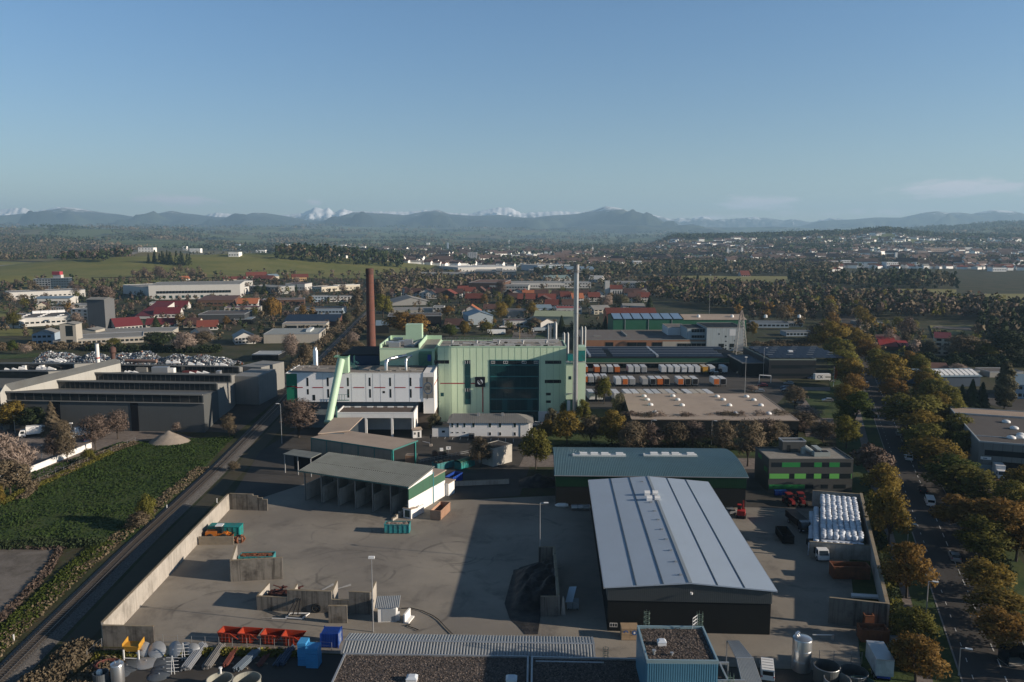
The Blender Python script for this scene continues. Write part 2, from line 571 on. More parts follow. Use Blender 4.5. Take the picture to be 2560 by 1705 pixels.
LIFT=[0.010]
def drape(name,poly,m,dz=0.02,sub=1,lb=None):
 LIFT[0]+=0.004
 dz=LIFT[0] if sub==1 else dz+LIFT[0]
 """a sheet over the ground; sub splits the outline so it follows hills"""
 n=len(poly)
 if sub==1:
  mb=MB()
  mb.add([(p[0],p[1],dz) for p in poly],[tuple(range(n))])
  o=struct(name,mb,m,lb)
 else:
  (a,b,c,d)=[np.array(p[:2],float) for p in poly]
  V=[]
  for i in range(sub+1):
   for j in range(sub+1):
    s,q=i/sub,j/sub
    p=(a*(1-s)+b*s)*(1-q)+(d*(1-s)+c*s)*q
    V.append(p)
  V=np.array(V)
  Z=terr(V[:,0],V[:,1])+dz
  I,J=np.meshgrid(np.arange(sub),np.arange(sub),indexing='ij')
  F=np.stack([I*(sub+1)+J,(I+1)*(sub+1)+J,(I+1)*(sub+1)+J+1,I*(sub+1)+J+1],-1).reshape(-1,4)
  o=struct(name,rawm(name,np.column_stack([V,Z]),F,4,m,True),m,lb)
 if o.data.polygons[0].normal.z<0:
  o.data.flip_normals()
 return o
t=NT('yard_concrete',.85)
base=t.mix(t.ramp(t.noise(.045,6,.6),.35,.68),(.20,.18,.155),(.285,.255,.212))
base=t.mix(t.M('MULTIPLY',t.ramp(t.noise(.11,8,.7,dist=.6),.50,.70),.75),base,(.125,.112,.098))
base=t.mix(t.M('MULTIPLY',t.ramp(t.noise(1.3,6,.7),.5,.8),.35),base,(.14,.125,.11))
sx,sy,sz=t.sep()
for cx,cy,rad,wd,k in ((-31,150,7.5,.35,.5),(-34,152,9.5,.3,.4),(-13,160,6,.35,.55),(-11.5,158,8,.35,.5),(-14,163,10,.4,.35),(-52,134,8,.35,.6),(-50,131,11,.3,.4),(-38,171,6.5,.3,.5),(-24,139,15,.5,.35),(-27,142,19,.5,.3),(-2,170,14,.5,.3)):
 dx,dy=t.M('SUBTRACT',sx,cx),t.M('SUBTRACT',sy,cy)
 rd=t.M('SQRT',t.M('ADD',t.M('MULTIPLY',dx,dx),t.M('MULTIPLY',dy,dy)))
 rd=t.M('ABSOLUTE',t.M('SUBTRACT',t.M('ADD',rd,t.M('MULTIPLY',t.noise(.2,3),2.0)),rad+1.0))
 ringm=t.M('MULTIPLY',t.M('SUBTRACT',1.0,t.ramp(rd,wd*.4,wd)),t.M('MULTIPLY',t.ramp(t.noise(.12,4),.42,.62),k))
 base=t.mix(ringm,base,(.085,.078,.07))
YARD=t.done(base,t.noise(2.5,5),.25,.05)
t=NT('asphalt',.88)
base=t.mix(t.ramp(t.noise(.06,6),.35,.65),(.052,.048,.044),(.078,.071,.064))
base=t.mix(t.M('MULTIPLY',t.ramp(t.noise(.25,8,.7),.55,.75),.5),base,(.05,.047,.043))
ASPH=t.done(base,t.noise(3,4),.2,.04)
t=NT('road_asphalt',.85)
base=t.mix(t.ramp(t.noise(.08,5,.6,(1,.15,1)),.35,.65),(.052,.048,.045),(.070,.064,.059))
base=t.mix(t.M('MULTIPLY',t.ramp(t.noise(.4,7,.7),.55,.75),.45),base,(.035,.032,.03))
ROADM=t.done(base)
t=NT('short_grass')
GRASS=t.done(t.mix(t.ramp(t.noise(.15,6),.38,.62),(.032,.058,.016),(.060,.078,.024)),t.noise(2,4),.6,.2)
t=NT('meadow')
mw=t.mix(t.ramp(t.noise(.012,6,.6,(1,2.2,1)),.38,.62),(.125,.135,.036),(.175,.165,.05))
MEADOW=t.done(t.mix(t.M('MULTIPLY',t.ramp(t.noise(.1,5),.5,.75),.4),mw,(.06,.075,.022)))
t=NT('gravel_lot')
GRAVEL=t.done(t.mix(t.ramp(t.noise(.12,8,.7,dist=.5),.38,.66),(.175,.155,.135),(.095,.082,.068)),t.noise(2,6),.5,.1)
t=NT('dark_wet_soil',.6)
SOIL=t.done(t.mix(t.ramp(t.noise(.5,6),.4,.65),(.018,.017,.017),(.045,.04,.036)),t.noise(2.2,5),.5,.15)
t=NT('ballast')
BALLAST=t.done(t.mix(t.ramp(t.noise(4,5,.7),.35,.65),(.06,.055,.05),(.19,.175,.16)),t.noise(6,4),.9,.15)
t=NT('path_paving')
PAVING=t.done(t.mix(t.ramp(t.noise(.8,5),.35,.65),(.15,.125,.11),(.21,.18,.16)))
Z1,Z2,Z3=0.012,0.024,0.04
drape('yard',[(-66,121.5),(20,116.5),(64,113),(64.5,127.5),(84.3,186.2),(73.9,189.2),(46,196),(10,197),(-18,193),(-56,208),(-69.5,187.5)],YARD,Z2,1,'stained grey concrete yard in the middle of the site')
drape('works_yard',[(-66,121),(-61,84),(62,84),(66,113),(20,116),(-66,121)],ASPH,Z1)
drape('asphalt_forecourt',[(-70,186),(-55,208),(-18,193),(2,197),(5,222),(12,262),(30,300),(-70,300),(-78,240)],ASPH,Z1)
drape('asphalt_yard',[(46,189),(94,186),(99,216),(62,222),(46,214)],ASPH,Z1)
drape('access_road',[(2,223),(112,219),(114,229),(4,236)],PAVING,Z2)
drape('truck_yard',[(24,300),(100,300),(124,345),(124,398),(30,402)],ASPH,Z1)
drape('car_park',[(97,256),(134,252),(152,345),(124,345)],PAVING,Z1)
drape('car_park_strip',[(112,285),(128,283),(140,336),(124,338)],GRASS,Z2)
drape('depot_forecourt',[(-125,270),(-93,262),(-99,395),(-118,400)],ASPH,Z1)
drape('grass_field',[(-83.5,166),(-88,222),(-93,259),(-120,250),(-128.5,207),(-150,185),(-150,163.5),(-110,163)],GRASS,Z1,1,'dark green grass field beside the railway')
drape('gravel_lot',[(-150,162.5),(-110,162.6),(-98,163),(-93.5,155),(-88.5,128),(-88,95),(-150,80)],GRAVEL,Z1,1,'bare grey gravel lot left of the railway')
drape('lorry_park',[(-150,210),(-131,208),(-123,249),(-105,256),(-118,266),(-180,270)],PAVING,Z1)
drape('green_verge',[(6,238),(100,233),(100,257),(32,262),(14,264)],GRASS,Z1)
RDIR=Vector((212.03-67.32,497.04-111.13,0)).normalized()
RNRM=Vector((RDIR.y,-RDIR.x,0))
R0=Vector((67.32,111.13,0))
def rp(s,o,z=0.0):
 p=R0+RDIR*s+RNRM*o
 return (p.x,p.y,z)
def strip(mb,s0,s1,o0,o1,z):
 z+=0.07
 mb.add([rp(s0,o0,z),rp(s0,o1,z),rp(s1,o1,z),rp(s1,o0,z)],[(0,1,2,3)])
mb=MB()
strip(mb,-40,600,0,11.0,Z1)
struct('road',mb,ROADM,'straight asphalt road lined with trees on the right')
mb=MB()
strip(mb,-40,600,-14,-0.25,Z1)
struct('road_verge',mb,GRASS)
mb=MB()
strip(mb,-40,600,11.25,19,Z1)
struct('road_verge',mb,GRASS)
mb=MB()
strip(mb,-40,420,-6.6,-4.2,Z2)
struct('footpath',mb,PAVING,'narrow footpath between the trees and the road')
mb=MB()
mb.hexa([rp(-40,-.25,-.05),rp(-40,0,-.05),rp(600,0,-.05),rp(600,-.25,-.05),rp(-40,-.25,.13),rp(-40,0,.13),rp(600,0,.13),rp(600,-.25,.13)])
struct('kerb',mb,mat('kerb_stone',(.22,.21,.2)))
mb=MB()
for a,b in ((-40,20),(44,600)):
 mb.hexa([rp(a,11,-.05),rp(a,11.25,-.05),rp(b,11.25,-.05),rp(b,11,-.05),rp(a,11,.13),rp(a,11.25,.13),rp(b,11.25,.13),rp(b,11,.13)])
struct('kerb',mb,mat('kerb_stone',(.22,.21,.2)))
drape('side_road',[rp(22,11.01)[:2],rp(42,11.01)[:2],rp(30,60)[:2],rp(14,60)[:2]],ROADM,Z2)
drape('side_road',[rp(-20,11.01)[:2],rp(4,11.01)[:2],rp(-6,40)[:2],rp(-30,40)[:2]],ROADM,Z2)
PAINT=mat('road_paint',(.55,.55,.53),var=.3,scale=2)
mb=MB()
s=-30
while s<330:
 strip(mb,s,s+2.6,6.05,6.22,Z3)
 strip(mb,s,s+1.3,1.5,1.62,Z3)
 s+=5.2
struct('road_markings',mb,PAINT,'white dashed lines on the road')
drape('works_apron',[rp(60,19)[:2],rp(130,19)[:2],(150,215),(190,300),(185,330),(260,330),(260,180),(120,180)],ASPH,Z1)
RAIL=[(-72,60),(-77.1,113.05),(-81.3,163.5),(-84.4,220.9),(-91,300),(-103.6,422.3),(-122.5,637),(-131,760)]
def rail_at(yv,off=0.0,z=0.0):
 ys=[p[1] for p in RAIL]
 x=float(np.interp(yv,ys,[p[0] for p in RAIL]))
 return (x+off,yv,z)
def rail_strip(mb,o0,o1,z0,z1,y0=70,y1=740,n=40):
 ys=np.linspace(y0,y1,n)
 for a,b in zip(ys[:-1],ys[1:]):
  mb.add([rail_at(a,o0,z0),rail_at(a,o1,z1),rail_at(b,o1,z1),rail_at(b,o0,z0)],[(0,1,2,3)])
mb=MB()
rail_strip(mb,-2.4,-1.6,0.0,.3)
rail_strip(mb,-1.6,1.7,.3,.3)
rail_strip(mb,1.7,3.6,.3,0.02)
struct('railway_bed',mb,BALLAST,'pale stone ballast bed of the railway')
track=tg('railway_track','single railway track running diagonally past the concrete yard wall','railway',rail_at(113))
STEEL_DK=mat('rail_steel',(.24,.20,.17),.35,metal=.8)
for side in (-.75,.75):
 ys=np.linspace(70,740,44)
 MB().tube([Vector(rail_at(a,side,.52))-track.location for a in ys],.06,4).build('rail',STEEL_DK,track)
SLP=MB().box(-1.3,-.13,0,1.3,.13,.14).mesh('sleeper',mat('sleeper_wood',(.085,.07,.058),var=.3,scale=2))
yv=92.0
for k in range(300):
 p=Vector(rail_at(yv,0,.33))-track.location
 put('sleeper',SLP,track,p,atan2(.09,1)*.9)
 yv+=.72 if k<180 else 1.45
yard_edge=MB()
rail_strip(yard_edge,4.4,8.5,.02,.02,90,330)
struct('railway_verge',yard_edge,mat('brush_earth',(.055,.048,.028),var=.3))
hm=bpy.data.materials.new('haze_air')
hm.use_nodes=True
hn,hl=hm.node_tree.nodes,hm.node_tree.links
hn.clear()
ho,hv=hn.new('ShaderNodeOutputMaterial'),hn.new('ShaderNodeVolumePrincipled')
hv.inputs['Density'].default_value=7.2e-5
hv.inputs['Color'].default_value=(.47,.74,1.0,1)
hv.inputs['Anisotropy'].default_value=0.1
hl.new(hv.outputs[0],ho.inputs['Volume'])
hz_o=put('haze',MB().box(-25000,-25000,-40,25000,25000,1000).mesh('haze',hm))
tag(hz_o,'pale blue evening haze over the plain','haze',None,'stuff')
# palette
WHITE=mat('white_cladding',(.62,.63,.64),.55,.08,.3,streak=.06,dirt_rgb=(.25,.24,.22))
WPL=mat('white_plaster',(.72,.71,.69),.85,.1,.4,streak=.1,dirt_rgb=(.28,.26,.23))
GREYCLAD=mat('grey_cladding',(.10,.11,.11),.5,.1,.2,metal=.15)
DKC=mat('dark_cladding',(.011,.013,.014),.7,.2,.3,spec=.1)
GLASS=mat('window_glass',(.014,.020,.024),.12,.3,.3,spec=.5)
GLT=mat('teal_glass',(.010,.045,.05),.1,.3,.3,spec=.5)
CONC=mat('concrete',(.38,.35,.31),.9,.25,.35,dirt=.45,streak=.28,dirt_rgb=(.07,.062,.05),bump=.15)
CONC_TOP=mat('concrete_cap',(.25,.21,.15),.9,.35,.8,dirt=.6,dirt_rgb=(.17,.11,.045))
CONCD=mat('weathered_concrete',(.17,.155,.135),.9,.3,.5,dirt=.9,streak=.9,dirt_rgb=(.035,.03,.026),bump=.2)
METAL=mat('galvanised_metal',(.42,.43,.44),.42,.12,.6,metal=.6)
STEEL=mat('stainless_steel',(.55,.56,.57),.3,.1,.4,metal=.85,streak=.12,dirt_rgb=(.3,.3,.3))
GREYROOF=mat('grey_sheet_roof',(.33,.345,.35),.5,.1,.4,metal=.25,streak=.1)
STALLROOF=mat('fibre_cement_roof',(.16,.175,.165),.8,.2,.5,dirt=.3)
BLUEROOF=mat('blue_green_sheet_roof',(.115,.20,.225),.5,.12,.3,metal=.2,dirt=.15)
MEMB=mat('pale_roof_membrane',(.32,.385,.465),.55,.07,.12,dirt=.12,dirt_rgb=(.2,.22,.24))
GRVR=mat('gravel_roof',(.10,.083,.074),.95,1.3,1.5,dirt=.5,dirt_rgb=(.028,.022,.022),bump=.8)
BGR=mat('beige_roof',(.355,.285,.23),.9,.12,.2,dirt=.3,dirt_rgb=(.2,.17,.14))
BROWNROOF=mat('brown_bitumen_roof',(.095,.072,.062),.95,.3,.4,dirt=.3)
TRED=mat('red_roof_tiles',(.15,.042,.030),.85,.2,.8,obj_var=.25)
TILE_ORANGE=mat('orange_roof_tiles',(.30,.105,.05),.85,.2,.8,obj_var=.2)
TDK=mat('dark_roof_tiles',(.085,.045,.038),.85,.25,.8,obj_var=.3)
TDR=mat('deep_red_roof',(.115,.020,.026),.7,.15,.4)
SOLAR=mat('solar_panel',(.008,.011,.02),.4,.2,.3,spec=.25)
LTGREEN=mat('pale_green_cladding',(.60,.74,.52),.6,.07,.15,streak=.05,dirt_rgb=(.2,.3,.2))
LTG2=mat('mint_green_paint',(.42,.58,.42),.5,.07,.3)
GREEN=mat('green_cladding',(.022,.125,.075),.55,.1,.3)
DKGREEN=mat('dark_green_cladding',(.018,.075,.045),.55,.12,.3)
HALLGREEN=mat('hall_green_cladding',(.010,.055,.020),.55,.12,.3)
TEAL=mat('teal_paint',(.012,.20,.19),.55,.25,.9,dirt=.5,dirt_rgb=(.07,.05,.03))
AQUA=mat('aqua_paint',(.03,.22,.24),.6,.3,.9,dirt=.6,dirt_rgb=(.08,.07,.05))
REDP=mat('red_paint',(.33,.022,.02),.5,.15,.8)
ORANGE=mat('orange_red_paint',(.30,.036,.014),.5,.25,.9,dirt=.4,dirt_rgb=(.12,.05,.03))
LORANGE=mat('orange_lorry_paint',(.42,.11,.02),.5,.15,.6)
YELLOW=mat('yellow_paint',(.50,.26,.03),.6,.2,.9,dirt=.3)
BLUEP=mat('blue_paint',(.008,.045,.26),.5,.2,.8,dirt=.25,dirt_rgb=(.02,.02,.03))
BLUECLAD=mat('blue_cladding',(.12,.30,.42),.45,.1,.4,metal=.2)
PINK=mat('salmon_paint',(.40,.245,.165),.7,.15,.7,dirt=.25)
WOOD=mat('pale_wood',(.34,.245,.155),.85,.25,1.2)
WOODDK=mat('grey_wood',(.22,.185,.14),.9,.25,1.2,dirt=.3)
RUST=mat('rusty_steel',(.20,.075,.035),.85,.4,1.1,dirt=.6,dirt_rgb=(.07,.04,.03))
BLACKP=mat('black_paint',(.008,.008,.01),.6,.2,spec=.15)
RUB=mat('tyre_rubber',(.016,.016,.016),.9,.2)
WP=mat('white_paint',(.74,.74,.73),.4,.08,.6,dirt=.1,dirt_rgb=(.3,.28,.25))
SILVERP=mat('silver_car_paint',(.36,.37,.38),.3,.08,metal=.5)
DARKCAR=mat('dark_car_paint',(.018,.02,.026),.25,.1,spec=.5)
BLUECAR=mat('blue_car_paint',(.02,.05,.12),.3,.1)
REDCAR=mat('red_car_paint',(.20,.012,.014),.3,.1)
BRICK=mat('chimney_brick',(.14,.062,.048),.9,.25,.6,streak=.3,dirt_rgb=(.06,.03,.026),bump=.2)
FOAM=mat('blue_foam_wrap',(.05,.26,.52),.6,.2,.7)
BALE=mat('white_bale_wrap',(.60,.64,.70),.35,.22,2.2,obj_var=.1,bump=.5)
CREAM=mat('cream_render',(.46,.42,.34),.85,.1,.4)
BGW=mat('beige_wall',(.36,.335,.29),.85,.1,.3,streak=.1)
OCHRE=mat('ochre_wall',(.42,.27,.13),.85,.12,.4)
PLANK=mat('planks',(.25,.215,.165),.9,.3,1.0,dirt=.4)
TS=mat('teal_steel',(.05,.16,.15),.5,.2)
def BX(*a):
 return MB().box(*a)
def frm(FL,FR):
 FL,FR=Vector(FL),Vector(FR)
 d=FR-FL
 return FL,atan2(d.y,d.x),hypot(d.x,d.y)
ORD=['first','second','third','fourth','fifth','sixth','seventh','eighth','ninth','tenth','eleventh','twelfth','thirteenth','fourteenth','fifteenth','sixteenth','seventeenth','eighteenth','nineteenth','twentieth']
WNC={}
def winm(w,h,glass,frame):
 k=(round(w,2),round(h,2),glass.name,frame.name if frame else '')
 if k not in WNC:
  f=None
  if frame:
   t=min(.09,w*.14,h*.14)
   mb=MB()
   mb.box(0,-.05,0,w,.02,t).box(0,-.05,h-t,w,.02,h).box(0,-.05,t,t,.02,h-t).box(w-t,-.05,t,w,.02,h-t)
   if w>1.0:
    mb.box(w/2-t/2,-.05,t,w/2+t/2,.02,h-t)
   f=mb.mesh('window',frame)
   p=BX(t,-.022,t,w-t,.02,h-t).mesh('pane',glass)
  else:
   p=BX(0,-.035,0,w,.02,h).mesh('window',glass)
  WNC[k]=(f,p)
 return WNC[k]
def wndw(ro,W,D,specs,glass=None,frame=None):
 """specs: (face, x, z, w, h [, n, pitch]); x runs from the front on side faces"""
 glass=glass or GLASS
 for s in specs:
  fc,x,z,w,h=s[:5]
  n,pitch=(s[5],s[6]) if len(s)>5 else (1,0)
  for k in range(n):
   xx=x+k*pitch
   if fc=='F':
    loc,rz=(xx,-.005,z),0
   elif fc=='B':
    loc,rz=(W-xx,D+.005,z),pi
   elif fc=='R':
    loc,rz=(W+.005,xx,z),pi/2
   else:
    loc,rz=(-.005,xx+w,z),-pi/2
   f,p=winm(w,h,glass,frame)
   if f:
    put('pane',p,put('window',f,ro,loc,rz))
   else:
    put('window',p,ro,loc,rz)
def shell(W,D,h,kind='flat',rh=0.0,x0=0.0,y0=0.0):
 """walls of a building, gable ends included"""
 mb=MB()
 x1,y1=x0+W,y0+D
 if kind in ('flat','hip'):
  mb.box(x0,y0,0,x1,y1,h)
 elif kind=='gx':
  ym=(y0+y1)/2
  mb.add([(x0,y0,0),(x1,y0,0),(x1,y1,0),(x0,y1,0),(x0,y0,h),(x1,y0,h),(x1,y1,h),(x0,y1,h),(x0,ym,h+rh),(x1,ym,h+rh)],[(0,1,5,4),(2,3,7,6),(1,2,6,9,5),(3,0,4,8,7),(4,5,9,8),(6,7,8,9),(3,2,1,0)])
 elif kind=='gy':
  xm=(x0+x1)/2
  mb.add([(x0,y0,0),(x1,y0,0),(x1,y1,0),(x0,y1,0),(x0,y0,h),(x1,y0,h),(x1,y1,h),(x0,y1,h),(xm,y0,h+rh),(xm,y1,h+rh)],[(0,1,5,8,4),(2,3,7,9,6),(1,2,6,5),(3,0,4,7),(4,8,9,7),(8,5,6,9),(3,2,1,0)])
 elif kind=='mf':
  mb.hexa([(x0,y0,0),(x1,y0,0),(x1,y1,0),(x0,y1,0),(x0,y0,h),(x1,y0,h),(x1,y1,h+rh),(x0,y1,h+rh)])
 elif kind=='mb':
  mb.hexa([(x0,y0,0),(x1,y0,0),(x1,y1,0),(x0,y1,0),(x0,y0,h+rh),(x1,y0,h+rh),(x1,y1,h),(x0,y1,h)])
 return mb
def roofon(ro,W,D,h,kind,rh,m,over=.4,th=.14,edge=None,par=.35,x0=0.0,y0=0.0):
 x1,y1=x0+W,y0+D
 o=over
 if kind=='flat':
  BX(x0+.25,y0+.25,h+.01,x1-.25,y1-.25,h+.06).build('roof',m,ro)
  e=MB()
  e.box(x0-.04,y0-.04,h-.12,x1+.04,y0+.22,h+par).box(x0-.04,y1-.22,h-.12,x1+.04,y1+.04,h+par)
  e.box(x0-.04,y0+.22,h-.12,x0+.22,y1-.22,h+par).box(x1-.22,y0+.22,h-.12,x1+.04,y1-.22,h+par)
  e.build('parapet',edge or METAL,ro)
  return
 mb=MB()
 if kind=='gx':
  ym,s=(y0+y1)/2,rh/(D/2)
  a=h-o*s+th
  mb.slab([(x0-o,y0-o,a),(x1+o,y0-o,a),(x1+o,ym,h+rh+th),(x0-o,ym,h+rh+th)],th)
  mb.slab([(x0-o,ym,h+rh+th),(x1+o,ym,h+rh+th),(x1+o,y1+o,a),(x0-o,y1+o,a)],th)
 elif kind=='gy':
  xm,s=(x0+x1)/2,rh/(W/2)
  a=h-o*s+th
  mb.slab([(x0-o,y0-o,a),(xm,y0-o,h+rh+th),(xm,y1+o,h+rh+th),(x0-o,y1+o,a)],th)
  mb.slab([(xm,y0-o,h+rh+th),(x1+o,y0-o,a),(x1+o,y1+o,a),(xm,y1+o,h+rh+th)],th)
 elif kind=='hip':
  r=min(W,D)/2
  if W>=D:
   p,q=(x0+r,y0+r,h+rh),(x1-r,y0+r,h+rh)
  else:
   p,q=(x0+r,y0+r,h+rh),(x0+r,y1-r,h+rh)
  c=[(x0-o,y0-o,h),(x1+o,y0-o,h),(x1+o,y1+o,h),(x0-o,y1+o,h)]
  if W>=D:
   mb.add(c+[p,q],[(0,1,5,4),(1,2,5),(2,3,4,5),(3,0,4),(3,2,1,0)])
  else:
   mb.add(c+[p,q],[(0,1,4),(1,2,5,4),(2,3,5),(3,0,4,5),(3,2,1,0)])
 elif kind in ('mf','mb'):
  s=rh/D
  a,b=(h-o*s+th,h+rh+o*s+th)
  if kind=='mb':
   a,b=b,a
  mb.slab([(x0-o,y0-o,a),(x1+o,y0-o,a),(x1+o,y1+o,b),(x0-o,y1+o,b)],th)
 mb.build('roof',m,ro)
 if edge is not None:
  e=MB()
  if kind=='gx':
   e.bar((x0-o,ym,h+rh+th+.03),(x1+o,ym,h+rh+th+.03),.35,.1)
  elif kind=='gy':
   e.bar((xm,y0-o,h+rh+th+.03),(xm,y1+o,h+rh+th+.03),.35,.1)
  if e.v:
   e.build('ridge',edge,ro)
def bldg(name,lb,cat,FL,FR,D,h,wall,roof,kind='flat',rh=0.0,wins=(),gp=None,over=.4,edge=None,par=.35,glass=None,frame=None,plinth=None):
 FL,rz,W=frm(FL,FR)
 ro=tg(name,lb,cat,FL,rz,gp)
 shell(W,D,h,kind,rh).build('wall',wall,ro)
 roofon(ro,W,D,h,kind,rh,roof,over,.14,edge,par)
 if plinth:
  BX(-.06,-.06,0,W+.06,D+.06,plinth[0]).build('plinth',plinth[1],ro)
 wndw(ro,W,D,wins,glass,frame)
 ro['W'],ro['D'],ro['h']=W,D,h
 return ro
def corr(q,pitch,amp,along=True):
 """corrugated sheet over a quad (front-left, front-right, back-right, back-left); ribs run front to back"""
 a,b,c,d=[Vector(p) for p in q]
 n=max(2,int((b-a).length/pitch))
 mb=MB()
 up=(b-a).cross(d-a).normalized()
 V,F=[],[]
 prof=[(0.0,0),(.35,0),(.5,1),(.85,1)]
 ts=[((k+s)/n,z*amp) for k in range(n) for s,z in prof]+[(1.0,0)]
 for tt,z in ts:
  V.append(a.lerp(b,tt)+up*z)
  V.append(d.lerp(c,tt)+up*z)
 for i in range(len(ts)-1):
  F.append((2*i,2*i+2,2*i+3,2*i+1))
 mb.add(V,F)
 return mb
def whl(ro,pts,r,w,rim=None):
 tyre=MB()
 tyre.tube([(-w/2,0,0),(w/2,0,0)],r,14)
 tm=tyre.mesh('wheel',RUB)
 rm=MB().tube([(-w/2-.015,0,0),(w/2+.015,0,0)],r*.55,10).mesh('rim',rim or METAL)
 for x,y in pts:
  wh=put('wheel',tm,ro,(x,y,r))
  put('rim',rm,wh)
def car(lb,paint,loc,rz,kind='hatch',gp=None):
 """car pointing along local +y"""
 nm='van' if kind=='van' else 'car'
 ro=tg(nm,lb,nm,loc,rz,gp)
 if kind=='van':
  L,W,H=5.0,1.95,2.0
  prof=[(-2.5,.35),(-2.5,1.1),(-2.38,1.95),(1.2,2.0),(1.75,1.25),(2.4,1.0),(2.5,.75),(2.5,.35)]
  glass_r=[(-2.53,1.15),(-2.44,1.8)]
 else:
  L,W,H=4.3,1.78,1.45
  prof=[(-2.12,.3),(-2.15,.85),(-1.95,.98),(-1.45,1.42),(.35,1.45),(1.05,.98),(1.95,.82),(2.12,.6),(2.12,.3)]
 mb=MB()
 n=len(prof)
 vs=[]
 for sx,tuck in ((-1,1),(1,1)):
  for y,z in prof:
   xx=W/2*(1.0 if z<1.05 else (.86 if kind!='van' else .93))*sx
   vs.append((xx,y,z))
 fs=[tuple(range(n)),tuple(range(2*n-1,n-1,-1))]+[(i,i+n,(i+1)%n+n,(i+1)%n) for i in range(n)]
 mb.add(vs,fs)
 mb.build('body',paint,ro)
 gm=MB()
 if kind=='van':
  gm.box(-.75,-2.535,1.15,.75,-2.40,1.75)
  gm.add([(-.8,1.27,1.93),(.8,1.27,1.93),(.88,1.78,1.28),(-.88,1.78,1.28)],[(3,2,1,0)])
  for s in (-1,1):
   gm.box(s*.955-.02,.2,1.2,s*.955+.02,1.3,1.75)
  lamps=[(-.88,-2.52),(.88,-2.52)]
 else:
  gm.add([(-.74,.40,1.44),(.74,.40,1.44),(.84,1.03,1.015),(-.84,1.03,1.015)],[(3,2,1,0)])
  gm.add([(-.74,-1.47,1.43),(.74,-1.47,1.43),(.82,-1.93,1.01),(-.82,-1.93,1.01)],[(0,1,2,3)])
  for s in (-1,1):
   gm.add([(s*.885,-1.6,1.0),(s*.885,.85,1.0),(s*.79,.3,1.38),(s*.79,-1.35,1.38)],[(0,1,2,3)])
  lamps=[(-.78,-2.14),(.78,-2.14)]
 for i,v in enumerate(gm.v):
  gm.v[i]=(v[0]*1.004,v[1]*1.004,v[2]+.008)
 gm.build('windows',GLASS,ro)
 lm=BX(-.12,-.04,0,.12,.04,.16).mesh('tail_lamp',mat('red_lamp',(.35,.01,.01),.3))
 hm_=BX(-.18,-.04,0,.18,.04,.13).mesh('headlight',mat('lamp_glass',(.6,.6,.58),.15))
 for x,y in lamps:
  put('tail_lamp',lm,ro,(x,y,.85))
  put('headlight',hm_,ro,(x*.92,-y*.985,.62))
 whl(ro,[(s*(W/2-.1),yy) for s in (-1,1) for yy in (-L*.31,L*.30)],.32 if kind!='van' else .34,.2)
 if kind=='van':
  rr_=MB()
  for y in (-1.9,-1.1,-.3,.5):
   rr_.bar((-.8,y,2.02),(.8,y,2.02),.05)
  rr_.build('roof_rack',METAL,ro)
 return ro
def lorry(lb,cab,box,loc,rz,L=7.5,bh=2.6,gp=None,logo=None):
 """box lorry, cab towards local -y"""
 ro=tg('lorry',lb,'lorry',loc,rz,gp)
 BX(-1.2,0.2,1.05,1.2,L,1.05+bh).build('cargo_box',box,ro)
 mb=MB()
 mb.add([(-1.1,-1.9,.5),(1.1,-1.9,.5),(1.1,0,.5),(-1.1,0,.5),(-1.1,-1.9,1.45),(1.1,-1.9,1.45),(-1.05,-1.45,2.5),(1.05,-1.45,2.5),(1.05,0,2.55),(-1.05,0,2.55)],[(3,2,1,0),(0,1,5,4),(4,5,7,6),(6,7,8,9),(1,2,8,7,5),(3,0,4,6,9),(2,3,9,8)])
 mb.build('cab',cab,ro)
 w=MB()
 w.add([(-.95,-1.93,1.5),(.95,-1.93,1.5),(.92,-1.50,2.38),(-.92,-1.50,2.38)],[(0,1,2,3)])
 w.add([(1.115,-1.5,1.45),(1.115,-.35,1.45),(1.08,-.35,2.25),(1.08,-1.3,2.25)],[(0,1,2,3)])
 w.add([(-1.115,-1.5,1.45),(-1.115,-.35,1.45),(-1.08,-.35,2.25),(-1.08,-1.3,2.25)],[(3,2,1,0)])
 w.build('windscreen',GLASS,ro)
 BX(-.45,-1.7,.45,.45,L-.2,.95).build('chassis',BLACKP,ro)
 hl_=BX(-.2,-.04,0,.2,.02,.16).mesh('headlight',mat('lamp_glass',(.6,.6,.58),.15))
 for s in (-.75,.75):
  put('headlight',hl_,ro,(s,-1.92,.72))
 whl(ro,[(s*1.0,y) for s in (-1,1) for y in (-1.0,L*.72)],.48,.3)
 return ro
def trailer(name,lb,cat,body,door,loc,rz,L=7.4,gp=None,legs=True,top=None):
 """swap body / box trailer, end door at local -y"""
 ro=tg(name,lb,cat,loc,rz,gp)
 BX(-1.25,0,1.1,1.25,L,3.7).build('cargo_box',body,ro)
 BX(-1.12,-.05,1.2,1.12,0.0,3.6).build('door',door,ro)
 BX(-1.2,.05,3.7,1.2,L-.05,3.76).build('roof',top or WP,ro)
 if legs:
  lm=BX(-.09,-.09,0,.09,.09,1.1).mesh('leg',BLACKP)
  for x in (-1.1,1.1):
   for y in (.8,L-.8):
    put('leg',lm,ro,(x,y,0))
 return ro
